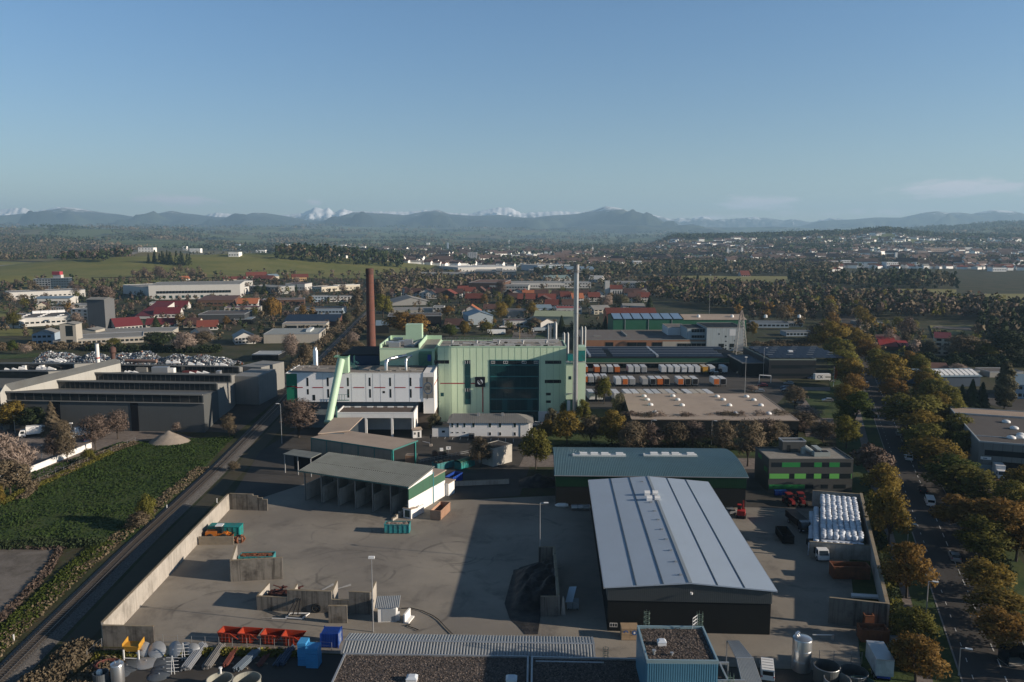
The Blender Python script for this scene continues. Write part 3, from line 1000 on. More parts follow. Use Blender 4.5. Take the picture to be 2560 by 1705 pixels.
def rolloff(lb,m,loc,rz,L=6.0,W=2.4,H=2.2,fill=None,roof=None,ribs=7,fillh=.8):
 """open steel roll-off skip with ribbed sides, length along local x"""
 ro=tg('rolloff_skip',lb,'skip',loc,rz,'roll-off skips')
 t_=.08
 b=MB()
 b.box(0,0,.15,L,W,.25).box(0,0,.25,L,t_,H).box(0,W-t_,.25,L,W,H).box(0,t_,.25,t_,W-t_,H).box(L-t_,t_,.25,L,W-t_,H)
 b.build('body',m,ro)
 rim=BX(-.06,-.08,H-.04,L+.06,.10,H+.08).box(-.06,W-.10,H-.04,L+.06,W+.08,H+.08).box(-.06,.10,H-.04,.12,W-.10,H+.08).box(L-.12,.10,H-.04,L+.06,W-.10,H+.08)
 rim.build('rim',m,ro)
 rm=BX(-.06,-.09,.15,.06,-.005,H-.05).mesh('rib',m)
 for k in range(ribs):
  x=.15+(L-.3)*k/(ribs-1)
  put('rib',rm,ro,(x,0,0))
  put('rib',rm,ro,(x,W,0),pi)
 rl=MB().tube([(-.08,0,0),(.08,0,0)],.14,8).mesh('roller',RUB)
 for x in (.5,L-.5):
  for y in (.5,W-.5):
   put('roller',rl,ro,(x,y,.14),pi/2)
 if roof:
  mb=MB()
  for k in range(6):
   a0,a1=pi*k/6,pi*(k+1)/6
   y0,y1=W/2-cos(a0)*W/2,W/2-cos(a1)*W/2
   z0,z1=H+.1+sin(a0)*.55,H+.1+sin(a1)*.55
   mb.slab([(0,y0,z0),(L,y0,z0),(L,y1,z1),(0,y1,z1)],.03)
  mb.build('cover',roof,ro)
 elif fill:
  r=random.Random(L*100+loc[0])
  mb=BX(t_+.01,t_+.01,.25,L-t_-.01,W-t_-.01,H*fillh)
  for k in range(60):
   x,y=r.uniform(.3,L-.5),r.uniform(.2,W-.5)
   mb.bx(x,y,H*fillh-.1,r.uniform(.2,.7),r.uniform(.1,.5),r.uniform(.12,.4))
  f=mb.build('rubble',fill,ro)
  f['kind']='stuff'
 return ro
def lamp(loc,h,lb,heads=1,arm=1.2,rz=0.0,gp='lamp posts',m=None):
 ro=tg('lamp_post',lb,'lamp post',loc,rz,gp)
 MB().lathe(0,0,[(.12,0),(.11,1.0),(.06,h)],8).build('pole',m or METAL,ro)
 hd=MB()
 if heads==2:
  hd.bx(0,0,h-.05,1.0,.5,.35)
 else:
  hd.bar((0,0,h-.06),(arm,0,h+.06),.07).bx(arm,0,h,.95,.35,.14)
 hd.build('lamp_head',WP,ro)
 return ro
 # the near yard
def X(L,x,Y):
 return at(L,x,0,Y).x
def cwall(lb,P0,P1,h,t=.35,pw=2.5,m=None,cap=None,gp=None,heights=None,foot=False):
 """free-standing wall of precast panels"""
 m=m or CONC
 P,rz,W=frm((*P0[:2],0),(*P1[:2],0))
 ro=tg('concrete_wall',lb,'wall',P,rz,gp)
 n=max(1,round(W/pw))
 w=W/n
 cache={}
 for k in range(n):
  hh=heights[k] if heights and k<len(heights) else h
  if hh not in cache:
   cache[hh]=(BX(.012,-t/2,0,w-.012,t/2,hh).mesh('panel',m),BX(0,-t/2-.02,hh,w,t/2+.02,hh+.06).mesh('cap',cap or CONC_TOP))
  p=put('panel',cache[hh][0],ro,(k*w,0,0))
  put('cap',cache[hh][1],p)
 if foot:
  BX(0,t/2,0,W,t/2+1.2,.25).build('foot',m,ro)
 return ro
cwall('long pale concrete panel wall between the yard and the railway',(-66.4,121.9),(-68.9,186.6),3.95,.4,2.5)
cwall('black stained concrete end wall at the near left corner of the yard',(-66.2,121.6),(-57.8,121.3),3.6,.35,2.1,CONCD)
e=g('E',1500,620)
cwall('concrete end wall stepping down at the far left corner of the yard',(-68.6,186.9),(e.x,e.y),4.0,.35,1.15,CONCD,None,None,[4.0]*5+[3.6,3.2,2.8,2.4,2.0])
a,b=g('H',395,788),g('H',800,765)
cwall('front wall of the L shaped bunker with dark stains at its right end',a,b,4.3,.35,4.0,CONCD)
c=g('H',437,500,4.3)
cwall('side wall of the L shaped bunker running back from the front wall',(a.x+.2,a.y+.2),(c.x,c.y),4.3,.35,4.0)
p=g('H',452,600,2.25)
rolloff('faded green skip with rust patches behind the L shaped bunker wall',AQUA,(p.x,p.y,0),R(3),6.8,2.4,2.25,RUST,None,7,.97)
p=g('H',215,365,2.4)
rt=rolloff('long teal covered skip behind the orange loader at the left wall',TEAL,(p.x,p.y,0),R(-1),7.0,2.4,2.4)
BX(.1,.1,2.36,6.9,2.3,2.46).build('cover',TEAL,rt)
p=g('F',975,1520)
rolloff('aqua skip heaped with pale rubble in front of the bay shed',AQUA,(p.x,p.y,0),R(-1),5.6,2.3,2.1,mat('mixed_rubble',(.28,.22,.18),.95,.6,2.5),None,6,.95)
p,q=g('F',1420,1418),g('F',1505,1335)
rolloff('empty salmon pink skip beside the white gable wall',PINK,(p.x-0.1,p.y,0),atan2(q.y-p.y,q.x-p.x),6.6,2.5,2.3,None,None,9)
p,q=g('V',690,850),g('V',950,760)
rolloff('bright aqua skip with a rounded cover near the bare tree',TEAL,(p.x,p.y,0),atan2(q.y-p.y,q.x-p.x),6.0,2.5,2.1,None,DKGREEN,7)
p,q=g('V',290,860),g('V',540,800)
rolloff('aqua skip with a dark heap behind the bay shed',AQUA,(p.x,p.y,0),atan2(q.y-p.y,q.x-p.x),6.0,2.5,2.0,SOIL,None,6,1.05)
p=g('V',550,1110)
rolloff('blue fronted skip with a red rim in the shadow behind the bay shed',BLUEP,(p.x,p.y,0),R(65),5.5,2.4,2.2,RUST,None,6,.6)
a,b=g('H',147,502),g('H',418,500)
P,rz,W=frm(a,b)
ro=tg('plank_wall','low wall of grey planks in front of the orange loader','wall',P,rz)
for r_ in range(4):
 for k in range(2):
  w=W/2
  BX(k*w+.01,-.15-.01*(r_%2),r_*.46+.012,(k+1)*w-.01,.15,(r_+1)*.46-.012).build('plank',WOODDK,ro)
def wheel_loader(name,lb,m,loc,rz):
 ro=tg(name,lb,'wheel loader',loc,rz)
 MB().hexa([(-3.0,-.9,.8),(-.4,-.9,.8),(-.4,.9,.8),(-3.0,.9,.8),(-2.9,-.8,1.9),(-.4,-.8,2.1),(-.4,.8,2.1),(-2.9,.8,1.9)]).build('engine_hood',m,ro)
 BX(-.3,-.85,.8,1.6,.85,1.5).build('front_frame',m,ro)
 cab_=MB().hexa([(-.7,-.75,1.5),(.7,-.75,1.5),(.7,.75,1.5),(-.7,.75,1.5),(-.6,-.7,3.1),(.6,-.7,3.1),(.6,.7,3.1),(-.6,.7,3.1)]).build('cab',GLASS,ro)
 BX(-.75,-.8,3.1,.75,.8,3.25).build('cab_roof',WP,cab_)
 for s in (-.7,.7):
  MB().bar((1.2,s*.7,1.5),(2.8,s*.7,.7),.2,.28).build('lift_arm',m,ro)
 MB().add([(2.7,-1.3,.1),(2.7,1.3,.1),(3.7,1.3,.1),(3.7,-1.3,.1),(2.7,-1.3,1.2),(2.7,1.3,1.2),(3.1,1.3,1.3),(3.1,-1.3,1.3)],[(0,1,2,3),(0,4,5,1),(0,3,7,4),(1,5,6,2),(4,7,6,5)]).build('bucket',RUST,ro)
 ms=MB().tube([(0,-.28,0),(0,.28,0)],.75,16).mesh('wheel',RUB)
 mr=MB().tube([(0,-.3,0),(0,.3,0)],.38,10).mesh('rim',m)
 for x in (-1.9,1.1):
  for s in (-1.05,1.05):
   wl_=put('wheel',ms,ro,(x,s,.75))
   put('rim',mr,wl_)
 return ro
p=g('H',300,470)
wheel_loader('wheel_loader','orange wheel loader with a white cab roof behind the plank wall',mat('orange_loader_paint',(.45,.14,.02),.5,.2),(p.x,p.y+1.0,0),R(2))
p=g('H',462,482)
ro=tg('grab_bucket','rusty scrap grab lying beside the teal skip','grab',(p.x,p.y,0),R(20))
MB().lathe(0,0,[(.3,1.1),(.45,1.25),(.3,1.6)],10).build('hub',BLACKP,ro)
tine=MB().tube([(.3,0,1.3),(.9,0,1.25),(1.15,0,.7),(.75,0,.1),(.3,0,0)],[.1,.2,.24,.18,.05],6).mesh('tine',RUST)
for k in range(6):
 put('tine',tine,ro,(0,0,0),k*pi/3)
bc=[(-47.2,129.3),(-19.0,126.2)]
p0,p1,p2,p3=g('H',600,1008),g('H',838,1018),g('H',1182,1030),g('H',1480,1044)
cwall('low left front wall of the bunker row',p0,p1,2.6,.35,2.7,CONCD)
cwall('tall weathered front wall in the middle of the bunker row',p1,p2,4.0,.4,2.8,CONCD)
pm=p2.lerp(p3,.45)
cwall('lowered front wall of the bunker row beside the tall middle',p2,pm,2.5,.35,2.2,CONCD)
cwall('right front wall of the bunker row with a black stain',pm,p3,4.1,.35,2.4,CONCD)
for (lx,ly),src,hh,lab in (((690,800),p0,2.6,'leftmost dividing wall of the bunker row running back into the yard'),((907,808),p1.lerp(p2,.1),3.6,'dividing wall behind the tall middle of the bunker row'),((1218,780),p2,4.0,'dividing wall of the bunker row beside the white streaks'),((1518,785),p3,4.1,'rightmost dividing wall of the bunker row behind the lamp post')):
 q=g('H',lx,ly,hh)
 cwall(lab,(src.x+.1,src.y+.25),(q.x,q.y),hh,.3,3.0,CONC)
a,b=g('H',1155,1108),g('H',1300,1108)
cwall('separate concrete slab standing in front of the bunker row',a,b,3.1,.4,4.0,CONCD)
q0=p0.lerp(p1,.06)
mb=MB()
rr_=random.Random(4)
for k in range(70):
 x,y=rr_.uniform(.6,6.6),rr_.uniform(.6,5.2)
 a_=rr_.uniform(0,6.28)
 l=rr_.uniform(.6,2.4)
 z=rr_.uniform(.6,2.2)
 mb.bar((x,y,z),(x+cos(a_)*l,y+sin(a_)*l*.5,z+rr_.uniform(-.5,.5)),rr_.uniform(.1,.5),rr_.uniform(.05,.2))
mb.box(.5,.5,0,7,5.5,1.3)
o=mb.build('scrap_heap',mat('dark_red_scrap',(.085,.03,.022),.8,.5,1.0),None,False,(q0.x,q0.y,0))
tag(o,'dark rusty red scrap heaped in the left bay of the bunker row','scrap',None,'stuff')
p=g('H',880,1080)
ro=tg('pipe_rack','black pipes sloping from the bunker row onto a pale frame','pipe rack',(p.x,p.y,0),0)
MB().bar((-1.3,0,.3),(1.6,-.4,.3),.16).bar((1.6,-.4,.3),(2.4,1.6,.3),.16).bar((-1.3,0,.3),(-1.0,1.6,.3),.16).bar((-1.0,1.6,.3),(2.4,1.6,.3),.16).bar((-3.8,0.1,.12),(-1.2,-.1,.12),.1).build('frame',WP,ro)
for k in range(3):
 MB().tube([(-1.2+k*.9,.6,.45),(-.1+k*.35,2.6,2.4),(.25+k*.3,3.2,3.6)],.1,8).build('pipe',BLACKP,ro)
p=at('H',1058,995,p1.lerp(p2,.6).y-.35)
ro=tg('hose_reel','round black hose reel on the tall bunker wall','hose reel',(p.x,p.y,p.z),0)
mb=MB()
mb.tube([(.75*cos(t_),0,.75*sin(t_)) for t_ in np.linspace(0,6.28,17)],.13,6)
mb.build('coil',RUB,ro)
sp=MB().bar((-.75,0,0),(.75,0,0),.06).mesh('spoke',RUB)
for k in range(3):
 o=put('spoke',sp,ro)
 o.rotation_euler=(0,k*pi/3,0)
MB().tube([(0,-.1,0),(0,.12,0)],.25,10).build('hub',RUB,ro)
mb=MB()
for (x0,y0,x1,y1,w) in ((1075,865,1190,800,16),(1225,840,1325,805,14),(640,1068,800,1072,5)):
 mb.quad(g('H',x0,y0,.12),g('H',x1,y1,.12),g('H',x1+4,y1+w,.12),g('H',x0-3,y0+w*.5,.12))
for p_ in (mb,):
 o=p_.build('white_streaks',mat('white_spill',(.40,.385,.36),.9,.5,1.5))
 o['kind']='structure'
mb=MB()
for x0,y0,x1,y1 in ((620,1065,1100,1080),(900,1085,1060,1108),(980,1100,1055,1118)):
 mb.quad(g('H',x0,y0+14,.115),g('H',x1,y1+14,.115),g('H',x1,y1,.115),g('H',x0,y0,.115))
p=g('H',1500,1180)
lamp(p,13.0,'tall grey lamp post in the yard in front of the bunker row',2)
p=g('I',775,632)
lamp(p,12.4,'grey lamp post standing in the shadow beside the dark soil heap',1)
p=g('E',1560,170) if False else g('F',172,812)
lamp(p,13.0,'pale lamp post left of the round brown tree beside the railway',1,1.0,R(180))
a,b=g('H',1537,1105),g('H',1703,1100)
P,rz,W=frm(a,b)
ro=tg('hut','small white hut with a blue grey corrugated roof in the yard','hut',P,rz)
D=3.0
shell(W-.5,D,2.7,'mf',.35).build('wall',WPL,ro)
corr([(-.5,-.35,2.72),(W,-.35,2.72),(W,D+.4,3.15),(-.5,D+.4,3.15)],.30,.06).build('roof',GREYROOF,ro)
wndw(ro,W-.5,D,[('F',.7,.15,2.3,2.2)],mat('hut_door_panel',(.30,.32,.34),.6,.1))
MB().bx(W-.25,.8,0,.5,.9,1.3).build('meter_box',WP,ro)
a=g('H',1775,1118)
ro=tg('concrete_block','white L shaped concrete block right of the hut','block',a,R(75))
BX(0,0,0,2.6,1.0,.25).build('foot',WPL,ro)
BX(0,.7,.25,2.6,1.0,1.6).build('upright',WPL,ro)
for pts,lab in (([(1718,995),(1790,992),(1880,1015),(1960,1050),(2010,1085),(2060,1140),(2115,1195)],'long black hose curving over the yard from the hut'),([(1745,1128),(1790,1118),(1770,1135),(1820,1150),(1850,1162),(1830,1165)],'short loose hose lying below the white block')):
 o=MB().tube([g('H',x,y,.17) for x,y in pts],.07,6).build('hose',RUB)
 tag(o,lab,'hose','hoses lying in the yard')
def tskip(name,lb,loc,rz,gp=None):
 ro=tg(name,lb,'skip',loc,rz,gp)
 L,W,H=3.4,2.1,1.75
 def ring(ins,zb,zt):
  return [(.35+ins,ins,zb),(2.3,ins,zb),(2.3,W-ins,zb),(.35+ins,W-ins,zb),(ins,ins,zt),(L,ins,zt*.92),(L,W-ins,zt*.92),(ins,W-ins,zt)]
 o_,i_=ring(0,.18,H),ring(.07,.26,H)
 b=MB()
 b.add(o_+i_,[(3,2,1,0),(0,1,5,4),(1,2,6,5),(2,3,7,6),(3,0,4,7),(8,9,10,11),(8,12,13,9),(9,13,14,10),(10,14,15,11),(11,15,12,8),(4,5,13,12),(5,6,14,13),(6,7,15,14),(7,4,12,15)])
 b.build('body',ORANGE,ro)
 MB().bar((0,-.04,H),(L*.62,-.04,H*.96),.14).bar((L*.62,-.04,H*.96),(L+.1,-.04,H*.45),.14).build('front_rim',ORANGE,ro)
 MB().bar((0,W+.04,H),(L,W+.04,H*.93),.14).build('rear_rim',ORANGE,ro)
 MB().bar((-.03,0,H),(-.03,W,H),.14).build('side_rim',ORANGE,ro)
 rb=MB().bar((0,-.07,.25),(0,-.07,1.6),.12).mesh('rib',ORANGE)
 for x in (.75,1.35,1.95):
  put('rib',rb,ro,(x,0,0))
 BX(.45,.15,0,2.2,.35,.18).box(.45,W-.35,0,2.2,W-.15,.18).build('skid',RUST,ro)
 return ro
for k,(x,y) in enumerate(((295,1262),(452,1270),(628,1280),(790,1292))):
 p=g('H',x,y)
 tskip('tipping_skip',['orange red tipping skip at the left end of the row of four','second orange red tipping skip from the left end of the row of four','third orange red tipping skip from the left end of the row of four','orange red tipping skip nearest the blue container'][k],(p.x,p.y,0),R(-4-3*(k==0)),'orange tipping skips in a row')
ro=tg('shipping_container','short dark blue steel container beside the orange skips','container',(-30.9,121.05,0),R(-2))
W,D,H=2.85,2.5,2.45
BX(.04,.04,.1,W-.04,D-.04,H-.06).build('body',BLUEP,ro)
for q,nm in (([(0,0,.12),(W,0,.12),(W,0,H-.1),(0,0,H-.1)],'side_panel'),):
 mb=MB()
 for k in range(11):
  x=.12+k*(W-.24)/10
  mb.box(x-.06,-.03,.14,x+.06,.04,H-.1)
  mb.box(x-.06,.04,H-.06,x+.06,D-.04,H)
 mb.build('rib',BLUEP,ro)
mb=MB()
for x in (0,W):
 for y in (0,D):
  mb.bx(x,y,0,.16,.16,H+.03)
mb.build('corner_post',BLUEP,ro)
BX(W-.04,.3,.2,W+.02,D-.3,H-.2).build('door',mat('scuffed_blue_paint',(.03,.09,.28),.5,.5,1.6,dirt=.8,dirt_rgb=(.3,.3,.3)),ro)
for (x,y,w,h,lab) in ((1945,372,70,195,'tall stack of light blue wrapped slabs'),(2015,395,100,205,'wider stack of blue wrapped slabs beside the taller stack')):
 p=g('M',x,y)
 ro=tg('slab_stack',lab,'slab stack',p,R(-4))
 ww=1.35 if w<80 else 1.9
 n=8 if w<80 else 7
 hh=3.7 if w<80 else 3.3
 sm=BX(0,0,.015,ww,1.9,hh/n-.015).mesh('slab',FOAM)
 for k in range(n):
  put('slab',sm,ro,(random.uniform(-.04,.04),random.uniform(-.05,.05),k*hh/n))
def disc(name,lb,L,x,y,r,tilt,rz,m,gp,z=0.0):
 p=g(L,x,y)
 ro=tg(name,lb,'tank lid',(p.x,p.y,z),rz,gp)
 o=MB().lathe(0,0,[(r,0),(r*1.02,.06),(r*.75,.22),(r*.35,.34),(.08,.38)],22).build('dome',m,ro,True)
 o2=MB().lathe(0,0,[(.12,.34),(.12,.5)],8).build('spigot',STEEL,ro)
 ro.rotation_euler=(tilt,0,rz)
 if tilt:
  ro.location.z=r*abs(sin(tilt))
 return ro
LIDM=mat('grey_tank_lid',(.33,.345,.36),.45,.12,.8,metal=.4,dirt=.2)
LIDD=mat('dull_tank_lid',(.11,.125,.14),.5,.2,.8,metal=.3,dirt=.3)
for x,y,r,tl,lab,m in ((572,285,1.2,60,'grey round tank lid leaning next to the yellow hopper',LIDM),(640,287,.9,60,'small dark tank lid leaning second in the leaning row',LIDD),(692,293,1.35,55,'large grey tank lid leaning in the middle of the leaning row',LIDM),(770,280,.8,60,'smallest beige tank lid in the leaning row',mat('beige_tank_lid',(.30,.27,.22),.6,.15)),(848,288,1.3,58,'large shiny tank lid leaning right of the beige lid',LIDM),(945,262,1.0,55,'grey tank lid leaning behind the lattice mast',LIDM),(1012,275,1.0,58,'last tank lid at the right end of the leaning row',LIDM),(590,345,2.1,0,'pointed pale tank lid lying flat below the leaning row',LIDM),(748,335,1.9,0,'dark pointed tank lid lying flat beside the pale one',LIDD),(420,385,2.1,0,'flat dark tank lid lying left of the pointed lids',LIDD),(745,408,1.7,0,'dark tank lid lying flat left of the lattice mast foot',LIDD),(705,465,1.6,0,'blue grey tank lid lying flat nearest the camera',LIDD),(360,450,1.4,0,'dark flat lid behind the small steel cylinder',LIDD)):
 disc('tank_lid',lab,'M',x,y,r,R(tl),R(random.uniform(-25,25)),m,'tank lids stored in the pipe yard')
p=g('M',385,325)
ro=tg('hopper','yellow feed hopper on a white frame','hopper',p,R(-3))
MB().hexa([(.4,.3,1.3),(2.2,.3,1.3),(2.2,1.5,1.3),(.4,1.5,1.3),(0,0,2.3),(2.6,0,2.3),(2.6,1.8,2.3),(0,1.8,2.3)]).build('trough',YELLOW,ro)
sd=MB().add([(0,0,2.2),(0,1.8,2.2),(0,1.8,3.1),(0,0,2.7),(.07,0,2.2),(.07,1.8,2.2),(.07,1.8,3.1),(.07,0,2.7)],[(0,1,2,3),(7,6,5,4),(0,3,7,4),(1,5,6,2),(3,2,6,7),(0,4,5,1)]).mesh('side_plate',YELLOW)
put('side_plate',sd,ro,(-.05,0,0))
put('side_plate',sd,ro,(2.58,0,0))
lg=BX(-.09,-.09,0,.09,.09,1.7).mesh('leg',WP)
for x in (.1,2.5):
 for y in (.1,1.7):
  put('leg',lg,ro,(x,y,0))
BX(.1,.05,.25,2.5,.15,.4).box(.1,1.65,.25,2.5,1.75,.4).build('cross_rail',WP,ro)
p=g('M',340,520)
ro=tg('steel_drum','upright polished steel cylinder at the bottom left','tank',p)
MB().lathe(0,0,[(.95,0),(.95,2.9),(.9,3.0),(.4,3.15),(.1,3.2)],24).build('body',STEEL,ro,True)
MB().lathe(0,0,[(.98,2.8),(1.0,2.85),(.98,2.9)],24,False).build('rim',STEEL,ro)
MB().lathe(.3,.2,[(.14,3.1),(.14,3.45)],8).lathe(-.3,0,[(.1,3.1),(.1,3.4)],8).build('nozzle',STEEL,ro)
p=g('M',190,520)
ro=tg('steel_drum','shorter open dark drum left of the polished cylinder','tank',p)
MB().lathe(0,0,[(1.1,0),(1.1,1.6),(1.0,1.6),(1.0,.3)],22).build('body',LIDD,ro)
MB().bx(-.2,0,.3,.6,.6,1.6).build('pump',WP,ro)
rr_=random.Random(9)
for (x0,y0,x1,y1,n,m,r0,lab) in ((945,425,1105,210,14,METAL,.13,'bundle of bright steel pipes left of the other bundles'),(1125,415,1262,212,13,mat('dull_pipe',(.16,.155,.15),.5,.2),.12,'bundle of dull grey pipes second from the left'),(1290,392,1392,235,9,mat('dark_red_pipe',(.16,.05,.035),.6,.3),.09,'loose mixed red and grey rods between the bundles'),(1405,432,1590,258,15,mat('blue_grey_pipe',(.17,.21,.25),.4,.2,metal=.3),.10,'bundle of thin blue grey tubes in the middle of the pipe yard'),(1595,388,1705,240,6,mat('dark_red_pipe',(.16,.05,.035),.6,.3),.09,'thin bundle of red pipes'),(1770,385,1880,232,8,mat('dark_blue_pipe',(.045,.075,.12),.4,.2),.16,'bundle of dark blue pipes near the blue slabs')):
 a,b=g('M',x0,y0),g('M',x1,y1)
 P,rz,W=frm(a,b)
 ro=tg('pipe_bundle',lab,'pipes',P,rz,'pipe bundles in the pipe yard')
 for k in range(n):
  off,lay=(k%5-2)*(r0*2.3),k//5
  o_=rr_.uniform(-.3,.3)
  MB().tube([(o_,off+lay*r0,r0+.2+lay*r0*1.9),(W+o_*1.5,off+lay*r0,r0+.2+lay*r0*1.9)],r0,7).build('pipe',m,ro)
 bm=BX(-.1,-1.0,0,.1,1.0,.2).mesh('bearer',WOODDK)
 put('bearer',bm,ro,(W*.2,0,0))
 put('bearer',bm,ro,(W*.8,0,0))
for (x0,y0,x1,y1,lab) in ((830,450,832,335,'white lattice mast with side arms nearest the camera'),(925,330,905,225,'white lattice mast behind the nearer mast')):
 a=g('M',x0,y0)
 ro=tg('lattice_mast',lab,'mast',a,0,'white lattice masts')
 MB().bar((-.25,0,0),(-.05,0,3.0),.07).bar((.25,0,0),(.05,0,3.0),.07).build('pole',WP,ro)
 am=MB().bar((-.9,0,0),(.9,0,0),.05).mesh('arm',WP)
 for k in range(5):
  put('arm',am,ro,(0,0,.5+k*.55),.15*(k%2))
p=g('M',255,400)
mb=MB()
for k in range(7):
 mb.tube([((1.7+.16*(k%3)+.1*sin(3*t_+k))*cos(t_),(1.3+.12*(k%4))*sin(t_),.15+.11*k) for t_ in np.linspace(-.6+k*.1,4.4,16)],.09,6)
o=mb.build('coiled_hose',mat('red_brown_hose',(.14,.045,.035),.7,.2),None,False,p)
tag(o,'coiled red brown hose beside the yellow hopper','hose')
for x,y,r,lab in ((1250,480,1.85,'open pale round tank left of its twin at the bottom edge'),(1490,480,2.0,'open greenish round tank right of its twin at the bottom edge')):
 p=g('M',x,y,1.9)
 ro=tg('open_tank',lab,'tank',(p.x,p.y-.2,0),0,'open round tanks at the bottom edge')
 MB().lathe(0,0,[(r,0),(r,1.9),(r-.1,1.9),(r-.1,.15)],30).build('body',mat('grp_tank',(.30,.30,.26),.6,.15,dirt=.2),ro)
 MB().lathe(0,0,[(r+.02,1.82),(r+.07,1.86),(r+.02,1.9)],30,False).build('rim',mat('grp_tank',(.3,.3,.26)),ro)
 if x<1300:
  MB().lathe(-.4,r-.3,[(.14,1.8),(.14,2.6),(.26,2.6),(.26,2.75)],10).build('nozzle',WP,ro)
ro=tg('wire_fence','low wire fence with thin grey posts between the skips and the pipe yard','fence',g('M',195,205),0)
pm_=BX(-.035,-.035,0,.035,.035,1.5).mesh('post',METAL)
fps=[(66,320),(128,262),(195,205),(255,168),(380,162),(500,166),(627,168),(742,172),(873,178),(997,183),(1118,187),(1240,192),(1360,200),(1490,202),(1610,205),(1735,210),(1862,215),(2115,232),(2247,242)]
fl=[g('M',x,y)-ro.location for x,y in fps]
for q in fl:
 put('post',pm_,ro,q)
mb=MB()
for h in (.35,.9,1.45):
 for a,b in zip(fl[:-1],fl[1:]):
  mb.bar(a+Vector((0,0,h)),b+Vector((0,0,h)),.015)
mb.build('wire',METAL,ro)
FP=[(-25.5,111.6),(12.3,110.4)]
P,rz,W=frm((*FP[0],0),(*FP[1],0))
ro=tg('long_shed','long low shed with a ribbed grey double pitched roof at the bottom edge','shed',P,rz)
BX(.2,.2,0,W-.2,5.6,4.3).build('wall',WPL,ro)
corr([(0,-.1,4.35),(W,-.1,4.35),(W,2.5,5.05),(0,2.5,5.05)],.46,.11).build('front_roof',GREYROOF,ro)
corr([(0,2.5,5.05),(W,2.5,5.05),(W,5.9,4.35),(0,5.9,4.35)],.46,.11).build('rear_roof',GREYROOF,ro)
MB().bar((0,2.5,5.11),(W,2.5,5.11),.4,.06).build('ridge',METAL,ro)
MB().bar((0,-.1,4.3),(W,-.1,4.3),.14,.16).build('gutter',METAL,ro)
MB().bar((0,-.1,4.42),(0,2.5,5.12),.1).bar((0,2.5,5.12),(0,5.9,4.42),.1).bar((W,-.1,4.42),(W,2.5,5.12),.1).bar((W,2.5,5.12),(W,5.9,4.42),.1).build('verge_trim',METAL,ro)
def skylight(ro,x,y,z,w=1.5,d=1.3):
 sk=BX(-w/2,-d/2,0,w/2,d/2,.5).build('skylight',WP,ro,False,(x,y,z))
 MB().hexa([(-w/2-.05,-d/2-.05,.5),(w/2+.05,-d/2-.05,.5),(w/2+.05,d/2+.05,.5),(-w/2-.05,d/2+.05,.5),(-w*.3,-d*.3,.8),(w*.3,-d*.3,.8),(w*.3,d*.3,.8),(-w*.3,d*.3,.8)]).build('dome',mat('skylight_dome',(.55,.6,.66),.3,.05),sk)
 return sk
ro=bldg('gravel_roof_building','low building with a dark gravel roof and white edge at the bottom','building',(-25.6,86,0),(1.7,85.2,0),25.2,4.3,WPL,GRVR,'flat',par=.3,edge=METAL)
for L,x,y in (('H',1800,1555),('I',555,1560)):
 q=ro.matrix_basis.inverted()@g(L,x,y,4.4)
 skylight(ro,q.x,q.y,4.36)
ro=bldg('gravel_roof_building','dark gravel roof with a raised metal edge between the ribbed shed and the blue tower','building',(2.0,86,0),(18.4,85.4,0),23.3,4.8,WPL,GRVR,'flat',par=.35,edge=METAL)
q=ro.matrix_basis.inverted()@g('I',1287,1400,4.8)
def ladr(ro,x,y,z0,z1,r=.42,m=None,rz=0.0):
 m=m or mat('green_galvanised',(.20,.27,.22),.5,.2,metal=.4)
 lad=MB()
 for s in (-.22,.22):
  lad.bar((s,0,0),(s,0,z1-z0),.05)
 for k in range(int((z1-z0)/.3)):
  lad.bar((-.22,0,.15+k*.3),(.22,0,.15+k*.3),.035)
 c=lad.build('ladder',m,ro,False,(x,y,z0),rz)
 mb=MB()
 zz=.3
 while zz<z1-z0:
  mb.tube([(r*cos(t_),r*.9+r*sin(t_),zz) for t_ in np.linspace(-.5*pi-.9+pi,1.5*pi+.9-pi*0-pi,9)][0:0]+[(r*cos(t_),r*.8+r*sin(t_),zz) for t_ in np.linspace(-1.0,4.14,10)],.028,5)
  zz+=.7
 for t_ in (-.6,.4,1.57,2.7,3.7):
  mb.bar((r*cos(t_),r*.8+r*sin(t_),.3),(r*cos(t_),r*.8+r*sin(t_),z1-z0),.03)
 mb.build('cage',m,c)
 return c
ladr(ro,q.x,q.y,4.8,6.6)
BX(.6,22.2,4.86,10.5,22.5,4.95).build('roof_channel',METAL,ro)
def stones(ro,x0,y0,x1,y1,z,n,seed):
 r=np.random.default_rng(seed)
 C_=np.stack([r.uniform(x0,x1,n),r.uniform(y0,y1,n),np.full(n,z)+r.uniform(.01,.06,n)],-1)
 a=r.uniform(0,6.283,n)
 s=r.uniform(.05,.15,n)
 t1=np.stack([np.cos(a)*s,np.sin(a)*s,r.uniform(-.05,.05,n)],-1)
 t2=np.stack([-np.sin(a)*s,np.cos(a)*s,r.uniform(-.05,.05,n)],-1)
 V=np.stack([C_-t1,C_-t2,C_+t1,C_+t2],1).reshape(-1,3)
 put('roof_gravel',rawm('roof_gravel',V,np.arange(4*n),4,mat('roof_pebbles',(.125,.10,.085),.95,.3,2,island=.75)),ro)['kind']='stuff'
GRB_=[o for o in COL.objects if o.name.startswith('gravel_roof_building')]
stones(GRB_[0],.3,14,27,25,4.36,9000,1)
stones(GRB_[1],.3,14,16.1,23,4.86,5000,2)
P,rz,W=frm((17.7,97.9,0),(26.95,97.7,0))
D,H=9.2,11.0
ro=tg('tower_building','tall blue ribbed tower block with a gravel roof at the bottom right','building',P,rz)
BX(0,0,0,W,D,H-.35).build('wall',BLUECLAD,ro)
BX(.3,.3,H-.35,W-.3,D-.3,H-.3).build('roof',GRVR,ro)
ed=MB()
